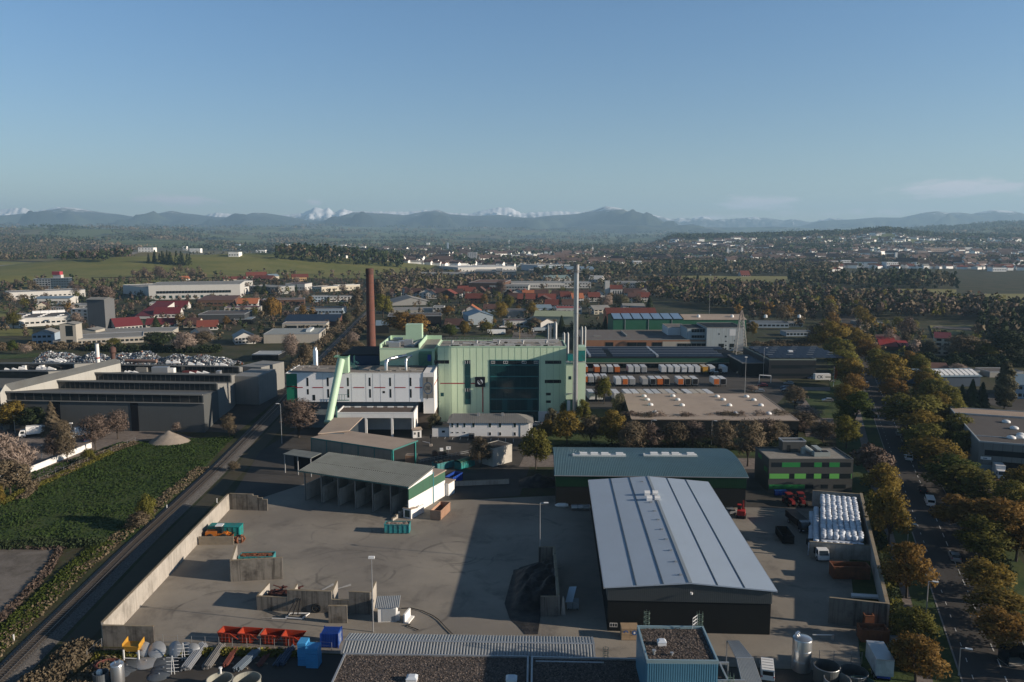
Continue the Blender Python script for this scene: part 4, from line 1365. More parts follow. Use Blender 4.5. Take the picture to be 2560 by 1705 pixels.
ed.box(-.08,-.08,H-.5,W+.08,.16,H).box(-.08,D-.16,H-.5,W+.08,D+.08,H).box(-.08,.16,H-.5,.16,D-.16,H).box(W-.16,.16,H-.5,W+.08,D-.16,H)
ed.build('parapet',mat('pale_blue_metal',(.30,.42,.46),.4,.1,metal=.4),ro)
rb=BX(-.08,-.14,0,.08,0,H-.5).mesh('cladding_rib',BLUECLAD)
n=30
for k in range(n):
 put('cladding_rib',rb,ro,(.15+k*(W-.3)/(n-1),0,0))
for k in range(28):
 put('cladding_rib',rb,ro,(0,D-.15-k*(D-.3)/27,0),-pi/2)
stones(ro,.3,.3,W-.3,D-.3,H-.3,4200,3)
q=ro.matrix_basis.inverted()@g('N',300,292,H-.3)
skylight(ro,q.x,q.y,H-.3,1.15,.9)
for x,y,r,h in ((238,372,.16,.55),(380,378,.14,.3)):
 q=ro.matrix_basis.inverted()@g('N',x,y,H-.3)
 MB().lathe(q.x,q.y,[(r,H-.3),(r,H-.3+h),(r*1.7,H-.3+h),(r*1.7,H-.15+h)],10).build('vent_pipe',METAL,ro)
ladr(ro,1.35,D+.1,9.6,13.0,.42)
ladr(ro,W-.35,D+.1,9.2,12.9,.45)
mb=MB()
for z in (11.5,12.0,12.5):
 mb.bar((W-1.6,D-.7,z),(W-.75,D+.35,z),.07)
for k in range(3):
 t_=k/2
 mb.bar((W-1.6+.85*t_,D-.7+1.05*t_,H),(W-1.6+.85*t_,D-.7+1.05*t_,12.55),.06)
mb.build('railing',WP,ro)
z0=4.5
q=[g('N',820,258,z0),g('N',915,258,z0),g('N',1030,400,5.0),g('N',890,400,5.0),g('N',1100,600,4.4),g('N',935,600,4.4)]
ro=tg('ribbed_canopy','narrow bent canopy of ribbed grey sheets beside the blue tower','canopy',(q[3].x,104,0),0)
lo=[p_-ro.location for p_ in q]
corr([lo[3],lo[2],lo[1],lo[0]],.22,.04).build('rear_roof',GREYROOF,ro)
corr([lo[5],lo[4],lo[2],lo[3]],.22,.04).build('front_roof',GREYROOF,ro)
MB().bar(lo[3]+Vector((0,0,.06)),lo[2]+Vector((0,0,.06)),.25,.06).build('ridge',METAL,ro)
pmh=BX(-.08,-.08,0,.08,.08,4.4).mesh('post',METAL)
for p_ in (lo[0],lo[1],lo[2],lo[4]):
 put('post',pmh,ro,(p_.x,p_.y,0))
xa,ya=28.3,105.6
ro=tg('steel_platform','steel platform with a caged ladder between the blue tower and the canopy','platform',(28.0,98.5,0),0)
BX(0,3.6,5.3,4.0,3.9,5.6).box(0,3.9,5.3,.25,8.5,5.55).box(1.6,3.9,5.3,1.8,8.5,5.55).box(.25,8.2,5.3,3.0,8.5,5.6).build('frame',METAL,ro)
BX(.3,4,3.2,3.9,8.2,3.3).build('deck',BLACKP,ro)
BX(.2,-4,0,3.4,3.4,2.9).build('plant_room',mat('grey_plant_room',(.16,.16,.155),.8,.2),ro)
lg=BX(-.1,-.1,0,.1,.1,5.3).mesh('leg',METAL)
for x,y in ((.15,3.75),(3.85,3.75),(.15,8.3),(2.9,8.3)):
 put('leg',lg,ro,(x,y,0))
ladr(ro,1.9,2.8,3.0,6.8)
p,q=g('N',1133,445,2.0),g('N',1140,520,2.0)
v_=Vector((p.x-q.x,p.y-q.y,0))
c_=g('N',1143,592)
make_van_rz=atan2(v_.y,v_.x)-pi/2
car('white van with a roof rack parked behind the blue tower',WP,(c_.x-sin(make_van_rz)*2.4,c_.y+cos(make_van_rz)*2.4,.02),make_van_rz,'van')
p=g('N',1425,512)
ro=tg('steel_tank','tall upright polished steel tank with a domed top','tank',(p.x,p.y+.9,0))
MB().lathe(0,0,[(1.42,0),(1.42,5.0),(1.38,5.1),(.9,5.3),(.3,5.38),(.02,5.4)],36).build('body',STEEL,ro,True)
for z in (1.7,3.35,5.0):
 MB().lathe(0,0,[(1.425,z-.05),(1.45,z),(1.425,z+.05)],36,False).build('weld_band',STEEL,ro)
mb=MB()
for x,y in ((-.7,.5),(-.35,.8),(-.9,.1)):
 mb.lathe(x,y,[(.16,5.1),(.16,5.6),(.24,5.6),(.24,5.7)],10)
mb.build('nozzle',STEEL,ro)
for x,y,r,h,lab,m in ((1615,455,1.85,2.6,'dark open round tank right of the steel tank',mat('dark_tank',(.07,.075,.075),.7,.2)),(1828,500,2.0,1.9,'open round tank with a bluish floor beside the trailer',mat('dark_tank',(.07,.075,.075))),(1698,560,1.85,2.0,'grey open round tank nearest the camera',mat('grey_tank',(.20,.205,.2),.6,.2)),(1895,592,1.9,1.6,'greenish open tank cut by the bottom edge',mat('green_tank',(.06,.12,.11),.6,.2))):
 p=g('N',x,y,h)
 ro=tg('open_tank',lab,'tank',(p.x,p.y,0),0,'open round tanks beside the trailer')
 MB().lathe(0,0,[(r,0),(r,h),(r-.1,h),(r-.1,.15)],30).build('body',m,ro)
 MB().lathe(0,0,[(r+.02,h-.1),(r+.06,h-.05),(r+.02,h)],30,False).build('rim',METAL,ro)
 MB().lathe(0,0,[(.02,.17),(r-.12,.17)],30,False).build('floor',mat('tank_floor',(.05,.10,.15),.3,.3),ro)
cnr=[g('N',1928,256,3.9),g('N',2053,256,3.9),g('N',2145,405,3.9),g('N',2010,405,3.9)]
d_=(cnr[0]-cnr[3])
rz_=atan2(d_.y,d_.x)-pi/2
ro=tg('box_trailer','weathered white box trailer with a blue underframe','trailer',(cnr[3].x,cnr[3].y,0),rz_)
LT=d_.length
BX(0,0,1.25,2.5,LT,3.85).build('cargo_box',mat('dirty_white_paint',(.42,.46,.47),.5,.2,.8,dirt=.6,dirt_rgb=(.14,.17,.18),streak=.3),ro)
BX(-.04,-.04,3.72,2.54,LT+.04,3.9).build('roof_frame',METAL,ro)
BX(.05,-.05,1.35,1.23,.0,3.65).build('door',mat('dirty_white_paint',(.42,.46,.47)),ro)
BX(1.27,-.05,1.35,2.45,.0,3.65).build('door',mat('dirty_white_paint',(.42,.46,.47)),ro)
BX(.3,.3,.75,2.2,LT-.3,1.25).build('chassis',BLUEP,ro)
whl(ro,[(x,y) for x in (.3,2.2) for y in (1.2,2.4)],.5,.3)
p=g('N',1885,278)
rolloff('rusty red open skip at the foot of the right hand concrete wall',RUST,(p.x,p.y,0),R(-6),4.4,2.4,2.2,RUST,None,5,.75)
p=g('N',2055,250)
rolloff('small orange brown skip behind the rusty red skip',RUST,(p.x-.2,p.y+2.9,0),R(84),2.6,1.4,2.6,None,None,4)
p=g('N',2118,330)
ro=tg('gas_cabinet','grey slatted cabinet behind the box trailer','cabinet',p,R(-15))
BX(0,0,.1,1.2,1.0,2.0).build('body',GREYCLAD,ro)
sl=BX(.05,-.05,0,1.15,-.005,.16).mesh('slat',METAL)
for k in range(7):
 put('slat',sl,ro,(0,0,.25+k*.24))
ro=tg('wire_fence','wire fence with dark posts behind the round tanks','fence',g('N',1552,432),0)
fl=[g('N',x,y)-ro.location for x,y in ((1400,420),(1552,432),(1667,437),(1805,446),(1890,452))]
for q in fl:
 put('post',pm_,ro,q,0,(1,1,1.35))
mb=MB()
for h in (.4,1.2,1.95):
 for a,b in zip(fl[:-1],fl[1:]):
  mb.bar(a+Vector((0,0,h)),b+Vector((0,0,h)),.015)
mb.build('wire',METAL,ro)
p,q=g('N',1500,212,.9),g('N',1662,214,.9)
ro=tg('barrier','thin white barrier pole across the yard','barrier',(q.x,q.y,0),0)
MB().bar((p.x-q.x,p.y-q.y,.9),(0,0,.9),.12).build('pole',WP,ro)
MB().bx(0,0,0,.3,.3,1.0).build('pedestal',METAL,ro)
for k,(x,lab) in enumerate(((1408,'pale wooden crate with a half blue emblem next to the dark hall'),(1474,'pale wooden crate with a full blue ring emblem beside the tower'))):
 p=g('I',x,1245)
 ro=tg('wooden_crate',lab,'crate',p,R(-1),'wooden crates')
 w,d,h=1.38,2.0,2.1
 BX(.02,.05,.12,w-.02,d-.05,h-.05).build('box',WOOD,ro)
 mb=MB()
 for j in range(5):
  mb.box(0,.02+j*d/5,h-.05,w,(j+1)*d/5-.02,h)
 mb.build('lid_board',WOOD,ro)
 for zz in (.1,1.0,h-.2):
  BX(0,-.03,zz,w,.05,zz+.16).build('batten',WOOD,ro)
 BX(.1,0,0,.3,d,.12).box(w-.3,0,0,w-.1,d,.12).build('skid',WOODDK,ro)
 em=MB()
 n=20 if k else 10
 for j in range(n):
  a0,a1=pi*2*j/20,pi*2*(j+1)/20
  em.quad((.7+.42*cos(a0),-.04,1.35+.42*sin(a0)),(.7+.22*cos(a0),-.04,1.35+.22*sin(a0)),(.7+.22*cos(a1),-.04,1.35+.22*sin(a1)),(.7+.42*cos(a1),-.04,1.35+.42*sin(a1)))
 em.build('emblem',mat('emblem_blue',(.03,.09,.26),.5,.1),ro)
 if k:
  BX(.58,-.045,1.15,.84,-.04,1.5).build('emblem_core',WP,ro)
P,rz,W=frm((16.1,126.65,0),(43.0,125.3,0))
D,H,RH=57.5,7.9,1.05
ro=tg('hall','large hall with a pale blue grey membrane roof and dark walls','hall',P,rz)
shell(W,D,H,'gy',RH).build('wall',DKC,ro)
roofon(ro,W,D,H,'gy',RH,MEMB,.7,.22)
cl=MB()
cl.add([(-.12,-.12,5.5),(W+.12,-.12,5.5),(W+.12,-.12,H-.05),(W/2,-.12,H+RH-.05),(-.12,-.12,H-.05)],[(0,1,2,3,4)])
cl.add([(-.12,-.12,5.5),(-.12,D+.1,5.5),(-.12,D+.1,H-.1),(-.12,-.12,H-.1)],[(0,3,2,1)])
cl.add([(W+.12,-.12,5.5),(W+.12,D+.1,5.5),(W+.12,D+.1,H-.1),(W+.12,-.12,H-.1)],[(0,1,2,3)])
cl.add([(-.12,-.12,5.5),(W+.12,-.12,5.5),(W+.12,0,5.5),(-.12,0,5.5)],[(3,2,1,0)])
clad=cl.build('upper_cladding',GREYCLAD,ro)
mb=MB()
n=84
for k in range(n):
 x=.1+k*(W-.2)/(n-1)
 zt=H+RH*(1-abs(x-W/2)/(W/2))-.12
 mb.box(x-.06,-.2,5.52,x+.06,-.12,zt)
o=mb.build('cladding_rib',GREYCLAD,ro)
SEAM=mat('seam_metal',(.055,.075,.095),.5,.1)
for fx,nm in ((.17,'seam'),(.335,'seam'),(.665,'seam'),(.83,'seam')):
 z=H+RH*(1-abs(fx*W-W/2)/(W/2))+.26
 MB().bar((fx*W,-.7,z),(fx*W,D+.7,z),.16,.1).build('seam',SEAM,ro)
MB().bar((W/2,-.7,H+RH+.25),(W/2,D+.7,H+RH+.25),.55,.12).build('ridge_cap',mat('ridge_metal',(.24,.27,.29),.5,.1),ro)
for s in (-.72,W+.72):
 MB().bar((s,-.7,H-.0),(s,D+.7,H-.0),.18,.3).build('eaves_gutter',METAL,ro)
inv=ro.matrix_basis.inverted()
hood=MB()
prof=[(0,0),(0,.7),(.25,1.0),(.8,1.05),(1.1,.8),(1.2,0)]
hood.add([(-.6,y,z) for y,z in prof]+[(.6,y,z) for y,z in prof],[tuple(range(6)),tuple(range(11,5,-1))]+[(i,i+6,(i+1)%6+6,(i+1)%6) for i in range(6)])
hood_m=hood.mesh('roof_vent',WP)
for x,y in ((737,535),(795,535),(752,572),(810,572)):
 q=inv@g('J',x,y,H+RH+.2)
 put('roof_vent',hood_m,ro,(q.x,q.y,H+RH-.05))
hk=MB().bx(0,0,0,.5,.3,.25).bar((-.6,0,.12),(.2,0,.2),.08).mesh('roof_anchor',METAL)
for x,y in ((702,440),(762,588),(790,650),(815,712),(842,781),(873,852),(905,932),(940,1013),(975,1107)):
 q=inv@g('J',x,y,H+RH+.1)
 put('roof_anchor',hk,ro,(q.x,q.y,H+RH*(1-abs(q.x-W/2)/(W/2))+.22))
q=inv@at('J',1045,1222,125.9)
MB().tube([(q.x,-.2,q.z),(q.x,-.7,q.z+.1)],.05,6).lathe(q.x,-.9,[(.22,q.z-.1),(.25,q.z+.2)],10).build('wall_lamp',WP,ro)
for k in range(3):
 q=inv@at('I',1317+k*19,1141,126.5)
 f,p_=winm(.45,.7,GLASS,WP)
 put('pane',p_,put('window',f,ro,(q.x,-.05,q.z)))
P,rz,W=frm((10.85,189.6,0),(57.1,188.0,0))
D,H,RH=25.5,7.8,1.6
ro=tg('green_hall','wide green hall with a curved ribbed blue grey roof','hall',P,rz)
BX(0,0,0,W,D,4.9).build('wall',DKC,ro)
BX(-.06,-.06,4.9,W+.06,D+.06,H-.05).build('upper_cladding',HALLGREEN,ro)
mb=MB()
n=110
for k in range(n):
 x=k*W/(n-1)
 mb.box(x-.05,-.12,4.92,x+.05,-.06,H-.1)
mb.build('cladding_rib',HALLGREEN,ro)
mb=MB()
NS=12
for i in range(NS):
 ya,yb=-.5+(D+1)*i/NS,-.5+(D+1)*(i+1)/NS
 def zc(y):
  return H+RH*max(0,1-((y-D/2)/(D/2+.5))**2)
 c_=corr([(-.5,ya,zc(ya)),(W+.5,ya,zc(ya)),(W+.5,yb,zc(yb)),(-.5,yb,zc(yb))],.42,.085)
 mb.add(c_.v,c_.f)
mb.build('roof',BLUEROOF,ro)
mb=MB()
for s in (0.0,W):
 ps=[(s,-.4+(D+.8)*i/12,0) for i in range(13)]
 for a,b in zip(ps[:-1],ps[1:]):
  mb.hexa([(s-.1,a[1],H-.4),(s+.1,a[1],H-.4),(s+.1,b[1],H-.4),(s-.1,b[1],H-.4),(s-.1,a[1],zc(a[1])-.05),(s+.1,a[1],zc(a[1])-.05),(s+.1,b[1],zc(b[1])-.05),(s-.1,b[1],zc(b[1])-.05)])
mb.build('gable_end',HALLGREEN,ro)
MB().bar((-.5,-.5,H-.02),(W+.5,-.5,H-.02),.2,.16).build('gutter',METAL,ro)
inv=ro.matrix_basis.inverted()
for x0,x1,boxes in ((205,583,(255,333,407,512)),(710,1090,(758,838,910,1018))):
 a,b=inv@g('J',x0,262,9.3),inv@g('J',x1,262,9.3)
 yl=a.y
 rl=BX(a.x,yl,zc(yl)-.1,b.x,yl+1.6,zc(yl)+.45).build('rooflight',mat('rooflight_panel',(.52,.55,.55),.5,.1),ro)
 bm=BX(0,.3,0,1.9,1.5,.4).mesh('vent_flap',WP)
 for xb in boxes:
  c_=inv@g('J',xb,250,9.6)
  put('vent_flap',bm,rl,(c_.x,yl,zc(yl)+.45))
p=g('I',1020,242)
ro=tg('steel_barrel','row of pale steel barrels lying in the shadow of the green hall','barrel',p,0)
for k in range(3):
 MB().tube([(k*1.55,.8,.75),(k*1.55+1.45,.8,.75)],.7,14).build('barrel',STEEL,ro)
p=g('I',890,218)
ro=tg('boat_hull','slim pale hull shaped tank lying beside the barrels','tank',p,R(-2))
MB().tube([(0,.5,.6),(.8,.5,.6),(2.6,.5,.6),(3.3,.5,.6)],[.1,.5,.55,.35],12).build('shell',WP,ro)
P,rz,W=frm((66.5,200.0,0),(88.3,200.0,0))
D,H=11.8,8.9
ro=tg('office_building','grey three storey office with bright green window bands','office',P,rz)
OFFG=mat('office_grey',(.055,.058,.057),.6,.12,.4)
BX(0,0,0,W,D,H-.4).build('wall',OFFG,ro)
roofon(ro,W,D,H-.4,'flat',0,mat('pale_gravel_roof',(.25,.235,.205),.95,.3,1.5,dirt=.3),.4,.14,OFFG,.4)
GRA=mat('green_panel',(.02,.20,.05),.5,.1)
GRB=mat('lime_panel',(.13,.42,.09),.5,.08)
for y0,y1,segs in ((1153,1117,((297,443,GRA),(550,612,GRA),(668,752,GRA),(213,297,GLASS),(443,550,GLASS),(612,668,GLASS),(752,842,GLASS))),(1243,1205,((198,355,GRB),(395,487,GRB),(547,607,GRB),(668,748,GRB),(838,846,GRB),(355,395,GLASS),(487,547,GLASS),(607,668,GLASS),(748,836,GLASS))),(1322,1290,((195,478,GRA),(480,545,GLASS),(600,660,GLASS),(700,800,GLASS)))):
 for x0,x1,m in segs:
  a,b=at('K',x0,y0,200),at('K',x1,y1,200)
  a.x,b.x=max(a.x,P.x+.15),min(b.x,P.x+W-.15)
  nm='window' if m is GLASS else 'green_panel'
  o=BX(0,-.05 if m is not GLASS else -.02,0,b.x-a.x-.06,.0,max(.3,b.z-a.z)).build(nm,m,ro,False,(a.x-P.x,0,a.z))
wndw(ro,W,D,[('L',1.2,4.9,2.6,1.2),('L',6,7.0,3.0,1.1)],GRA)
q0,q1=at('K',305,985,207.5),at('K',485,985,207.5)
st=BX(0,0,0,q1.x-q0.x,3.4,2.9).build('stair_head',OFFG,ro,False,(q0.x-P.x,7.6,H-.4))
w_=q1.x-q0.x
BX(-.1,-.1,2.9,w_+.1,.15,3.2).box(-.1,3.25,2.9,w_+.1,3.5,3.2).box(-.1,.15,2.9,.15,3.25,3.2).box(w_-.15,.15,2.9,w_+.1,3.25,3.2).build('parapet',METAL,st)
BX(1.2,-.03,.1,2.1,0,2.0).build('door',GLASS,st)
MB().tube([(0,0,0),(0,0,1.2),(.5,-.3,1.7),(1.2,-.8,1.2),(1.9,-1.2,.8)],[.75,.8,.7,.6,.5],10).build('air_duct',mat('pale_duct',(.34,.37,.35),.5,.15,metal=.3),ro,False,(11.2,6.6,H-.4))
BX(12.8,3.0,H-.3,17.0,5.0,H+.85).box(14.2,5.0,H-.3,15.6,9.2,H+1.2).build('air_handler',mat('pale_duct',(.34,.37,.35)),ro)
BX(13.2,3.3,H+.85,14.6,4.7,H+1.0).box(15.2,3.3,H+.85,16.6,4.7,H+1.0).build('fan_grille',BLACKP,ro)
for k in range(3):
 p=g('K',242+k*32,1378)
 ro=tg('waste_bin',['blue waste bin nearest the green office door','middle blue waste bin below the green office','right blue waste bin below the green office'][k],'bin',p,0,'blue waste bins at the office')
 MB().hexa([(0.05,0.05,.1),(.9,.05,.1),(.9,.85,.1),(.05,.85,.1),(0,0,1.25),(.95,0,1.25),(.95,.9,1.25),(0,.9,1.25)]).build('body',BLUEP,ro)
 BX(-.03,-.05,1.25,.98,.95,1.38).build('lid',mat('light_blue_lid',(.03,.12,.38),.5),ro)
cwall('rear concrete wall of the bale store',(73.9,189.2),(84.3,186.4),4.0,.4,2.2)
cwall('long concrete wall between the bale store and the roadside trees',(84.5,186.2),(63.5,127.5),4.3,.6,2.4)
cwall('streaked concrete front wall at the near end of the right hand yard',(54.4,129.5),(63.3,127.2),4.6,.35,4.5,CONCD)
cwall('concrete cross wall in front of the white bales',(61.6,157.95),(74.0,155.6),3.3,.35,2.6)
bale=MB().lathe(0,0,[(.30,0),(.50,.07),(.56,.25),(.57,.55),(.55,.85),(.47,1.0),(.25,1.06)],10).mesh('wrapped_bale',BALE,'all')
A_,B_,C_,D_=Vector((74.6,186.3,0)),Vector((82.3,183.6,0)),Vector((72.3,156.3,0)),Vector((63.9,157.9,0))
nb=0
for i in range(7):
 for j in range(20):
  s,q=(i+.5)/7,(j+.5)/20
  p=(A_.lerp(B_,s)).lerp(D_.lerp(C_,s),q)
  for lay in range(4):
   if lay<3 and not (j>=19 and lay>=1):
    continue
   if lay==3 and j>=19:
    continue
   o=put('wrapped_bale',bale,None,(p.x+random.uniform(-.09,.09),p.y+random.uniform(-.1,.1),lay*1.07+random.uniform(-.1,.1)),0,(1.03,1.12,1.0))
   o.rotation_euler=(random.uniform(-.12,.12),random.uniform(-.12,.12),random.uniform(-.3,.3))
   tag(o,('top layer white bale, %s from the left and %s from the front'%(ORD[i],ORD[19-j])) if lay==3 else ('white bale, %s from the left in the %s front row'%(ORD[i],('lowest','second','third')[lay])),'bale','white wrapped bales in the bale store')
   nb+=1
for k,zt,off in ((0,2.14,-1.0),(1,1.07,-2.0)):
 for j in range(5,23):
  q=(j+.5)/24
  p=A_.lerp(D_,q)+Vector((off,-.3,0))
  o=put('wrapped_bale',bale,None,(p.x,p.y,zt),0,(1.05,1.15,1.0))
  o.rotation_euler=(random.uniform(-.05,.05),random.uniform(-.05,.05),random.uniform(0,6.28))
  tag(o,'white bale on the %s step left of the stack, %s from the front'%('lower' if k else 'upper',ORD[22-j]),'bale','white wrapped bales in the bale store')
core=MB()
core.prism([(A_.x+.4,A_.y-.3),(D_.x+.4,D_.y+.7),(C_.x-.4,C_.y+1.0),(B_.x-.4,B_.y-.3)],0,3.2)
core.prism([(A_.x-2.3,A_.y-7),(D_.x-2.3,D_.y+.8),(D_.x+.4,D_.y+.7),(A_.x+.4,A_.y-7)],0,1.06)
core.prism([(A_.x-1.3,A_.y-7),(D_.x-1.3,D_.y+.8),(D_.x+.35,D_.y+.75),(A_.x+.35,A_.y-7)],1.06,2.13)
o=core.build('bale_stack_core',BALE)
tag(o,'white wrapped bales filling the inside of the stack','bales',None,'stuff')
lorry('white cab lorry parked in front of the concrete cross wall',WP,BLACKP,(63.6,157.0-.2,.02),R(170-180+8),5.5,1.2)
p=g('L',690,772)
rolloff('large rust red skip in the shadow behind the white lorry',RUST,(p.x,p.y,0),R(-4),7.0,2.5,2.6,None,None,8)
p=g('L',835,925)
ro=tg('beam_stack','three long pale beams behind the streaked front wall','beams',p,R(-8))
bm=BX(0,0,0,5.6,.35,.35).mesh('beam',WP)
for k in range(3):
 put('beam',bm,ro,(.1*k,.45*k,.3))
BX(.5,-.1,0,.7,1.4,.3).box(4.8,-.1,0,5.0,1.4,.3).build('bearer',WOODDK,ro)
p=g('L',455,395)
lorry('dark lorry parked left of the bales',DARKCAR,BLACKP,(p.x,p.y,.02),R(4),7.0,1.5)
p=g('L',430,500)
rolloff('black skip beside the dark lorry left of the bales',BLACKP,(p.x-1.2,p.y,0),R(86),6.0,2.4,1.8)
def tractor(name,lb,m,loc,rz,gp=None):
 ro=tg(name,lb,'tractor',loc,rz,gp)
 MB().hexa([(-.45,-2.4,.8),(.45,-2.4,.8),(.5,-.2,.8),(-.5,-.2,.8),(-.4,-2.3,1.55),(.4,-2.3,1.55),(.48,-.2,1.75),(-.48,-.2,1.75)]).build('bonnet',m,ro)
 c=MB().hexa([(-.75,-.2,1.0),(.75,-.2,1.0),(.75,1.3,1.0),(-.75,1.3,1.0),(-.65,-.1,2.6),(.65,-.1,2.6),(.65,1.2,2.6),(-.65,1.2,2.6)]).build('cab',GLASS,ro)
 BX(-.78,-.25,2.6,.78,1.35,2.8).build('cab_roof',m,c)
 big=MB().tube([(-.25,0,0),(.25,0,0)],.85,16).mesh('wheel',RUB)
 rim_=MB().tube([(-.27,0,0),(.27,0,0)],.45,10).mesh('rim',m)
 sm_=MB().tube([(-.2,0,0),(.2,0,0)],.55,14).mesh('wheel',RUB)
 for s in (-1,1):
  put('rim',rim_,put('wheel',big,ro,(s*.95,.9,.85)))
  put('rim',rim_,put('wheel',sm_,ro,(s*.8,-1.8,.55)),None,0,(.9,.7,.7))
  BX(s*.95-.3,.0,1.72,s*.95+.3,1.8,1.8).build('mudguard',m,ro)
 return ro
TRACR=mat('tractor_red',(.17,.012,.012),.5)
p=g('K',372,1462)
tractor('tractor','red tractor parked left of its twin below the green office',TRACR,(p.x,p.y+1.5,.02),R(5),'red tractors')
p=g('K',465,1462)
tractor('tractor','dark red tractor parked beside the bale store',TRACR,(p.x,p.y+1.8,.02),R(-3),'red tractors')
p=g('J',1318,682)
car('silver car beside the red machine right of the pale hall',SILVERP,(p.x,p.y+1,.02),R(100))
p=g('J',1412,702)
ro=tg('excavator','red excavator with a folded arm behind the silver car','excavator',(p.x,p.y+.8,.02),R(70))
BX(-1.2,-1.1,.1,1.2,-.6,.7).box(-1.2,.6,.1,1.2,1.1,.7).build('track',RUB,ro)
BX(-1.3,-.9,.8,.6,.9,1.9).build('body',REDP,ro)
c_=BX(-.2,.1,1.9,.8,.9,2.9).build('cab',GLASS,ro)
BX(-.25,.05,2.9,.85,.95,3.0).build('cab_roof',REDP,c_)
MB().bar((.5,-.3,1.6),(1.6,-.3,3.6),.3,.35).bar((1.6,-.3,3.6),(2.6,-.3,1.5),.24,.3).build('boom',REDP,ro)
MB().hexa([(2.3,-.7,.7),(2.9,-.7,.9),(2.9,.1,.9),(2.3,.1,.7),(2.4,-.7,1.5),(2.8,-.7,1.4),(2.8,.1,1.4),(2.4,.1,1.5)]).build('bucket',RUST,ro)
drape('soil_patch',[g('I',x,y) for x,y in ((500,960),(540,1080),(600,1130),(660,1200),(760,1200),(780,1060),(905,1010),(905,640),(760,640),(620,680),(560,740),(530,850))],SOIL)
rr_=np.random.default_rng(5)
n1=34
gx,gy=np.meshgrid(np.linspace(0,1,n1),np.linspace(0,1,n1))
pa,pb,pc,pd=[np.array(g('I',x,y)[:2]) for x,y in ((540,1030),(895,1020),(895,650),(570,700))]
PX=((pa[0]*(1-gx)+pb[0]*gx)*(1-gy)+(pd[0]*(1-gx)+pc[0]*gx)*gy)
PY=((pa[1]*(1-gx)+pb[1]*gx)*(1-gy)+(pd[1]*(1-gx)+pc[1]*gx)*gy)
PZ=np.clip(np.minimum(np.minimum(gx*3.2,(1-gy)*4+.2),gy*4+.1),0,1)*(1.1+1.6*gx)*(1+.35*nz2(PX,PY,8,4,.25))*np.clip(gx*8,0,1)*np.clip(gy*7,0,1)*np.clip((1-gy)*7,0,1)
I_,J_=np.meshgrid(np.arange(n1-1),np.arange(n1-1),indexing='ij')
Fh=np.stack([I_*n1+J_,I_*n1+J_+1,(I_+1)*n1+J_+1,(I_+1)*n1+J_],-1).reshape(-1,4)
o=put('soil_heap',rawm('soil_heap',np.stack([PX,PY,np.maximum(PZ,0)+.1],-1).reshape(-1,3),Fh,4,SOIL,True))
tag(o,'dark soil heaped against the concrete bay wall in the shadow','soil heap',None,'stuff')
a,b=g('I',780,1055),g('I',918,1055)
cwall('streaked front wall of the dark soil bay',a,b,3.6,.35,1.6,CONCD)
cwall('long side wall of the dark soil bay',(b.x,b.y+.2),(8.5,154.5),3.7,.45,3.0)
cwall('rear wall of the dark soil bay',(5.4,154.8),(8.3,154.8),3.4,.35,3.0,CONCD)
p=g('I',940,1050)
ro=tg('concrete_block','narrow tapering concrete block beside the soil bay','block',p,0)
MB().hexa([(0,0,0),(.8,0,0),(.8,1.0,0),(0,1.0,0),(.25,.3,3.2),(.5,.3,3.2),(.5,.8,3.2),(.25,.8,3.2)]).build('body',CONC,ro)
p=g('I',985,1010)
ro=tg('box_cart','grey box cart with a pale tilted lid in the shadow of the hall','cart',p,R(-4))
BX(0,0,.25,2.1,1.8,1.5).build('box',mat('pale_grey_box',(.24,.27,.28),.7),ro)
MB().slab([(-.3,-.2,1.6),(1.0,-.6,1.9),(1.7,2.2,3.5),(.4,2.6,3.2)],.06).build('lid',mat('pale_blue_sheet',(.36,.45,.52),.5),ro)
BX(1.0,-.02,.3,1.06,0,1.45).build('seam',BLACKP,ro)
whl(ro,[(.3,.2),(1.8,.2),(.3,1.6),(1.8,1.6)],.25,.12)
gx,gy=np.meshgrid(np.linspace(-1,1,26),np.linspace(-1,1,26))
c_=g('G',965,1262)
rad=np.hypot(gx,gy)
PZ=np.clip(1-rad,0,1)**.8*2.2*(1+.2*nz2(gx*4,gy*4,4,3,.3))
Fh2=[(i*26+j,i*26+j+1,(i+1)*26+j+1,(i+1)*26+j) for i in range(25) for j in range(25)]
me=rawm('soil_heap',np.stack([c_.x+gx*5.2,c_.y+gy*5.0,PZ+.06],-1).reshape(-1,3),np.array(Fh2),4,SOIL,True)
tag(put('soil_heap',me),'black mound beside the left end of the green hall','soil heap',None,'stuff')
# the plant
def rectY(L,x0,y0,x1,y1,Y):
 a,b=at(L,x0,y1,Y),at(L,x1,y0,Y)
 return a.x,a.z,b.x-a.x,b.z-a.z
def onf(ro,specs,glass,name='window',proud=.03):
 """rectangles read off a facade that faces the camera: (sheet, x0, y0, x1, y1)"""
 for L,x0,y0,x1,y1 in specs:
  X0,Z0,w,h=rectY(L,x0,y0,x1,y1,ro.location.y)
  BX(0,-proud,0,w,0,h).build(name,glass,ro,False,(X0-ro.location.x,0,Z0))
Y0=268.0
zt=hz('F',263,Y0)
zb=hz('F',485,Y0)
x0,x1=X('F',192,Y0),X('F',1275,Y0)
xr=X('F',1362,Y0)
ro=tg('process_building','white process building with slit windows, red dashes and a green left end','building',(x0,Y0,0),0)
W,D=xr-x0,17.2
GREENEND=mat('emerald_cladding',(.012,.16,.09),.5,.08)
LOWWALL=mat('blue_grey_wall',(.16,.19,.21),.8,.15,.4,streak=.2)
xg=X('F',279,Y0)-x0
xw=x1-x0
BX(xg,0,zb,xw,D,zt).build('wall',mat('white_panel_wall',(.78,.79,.80),.5,.06,.3,streak=.05,dirt_rgb=(.3,.3,.3)),ro)
BX(0,.25,zb-.1,xg-.01,D,zt).build('green_wall',GREENEND,ro)
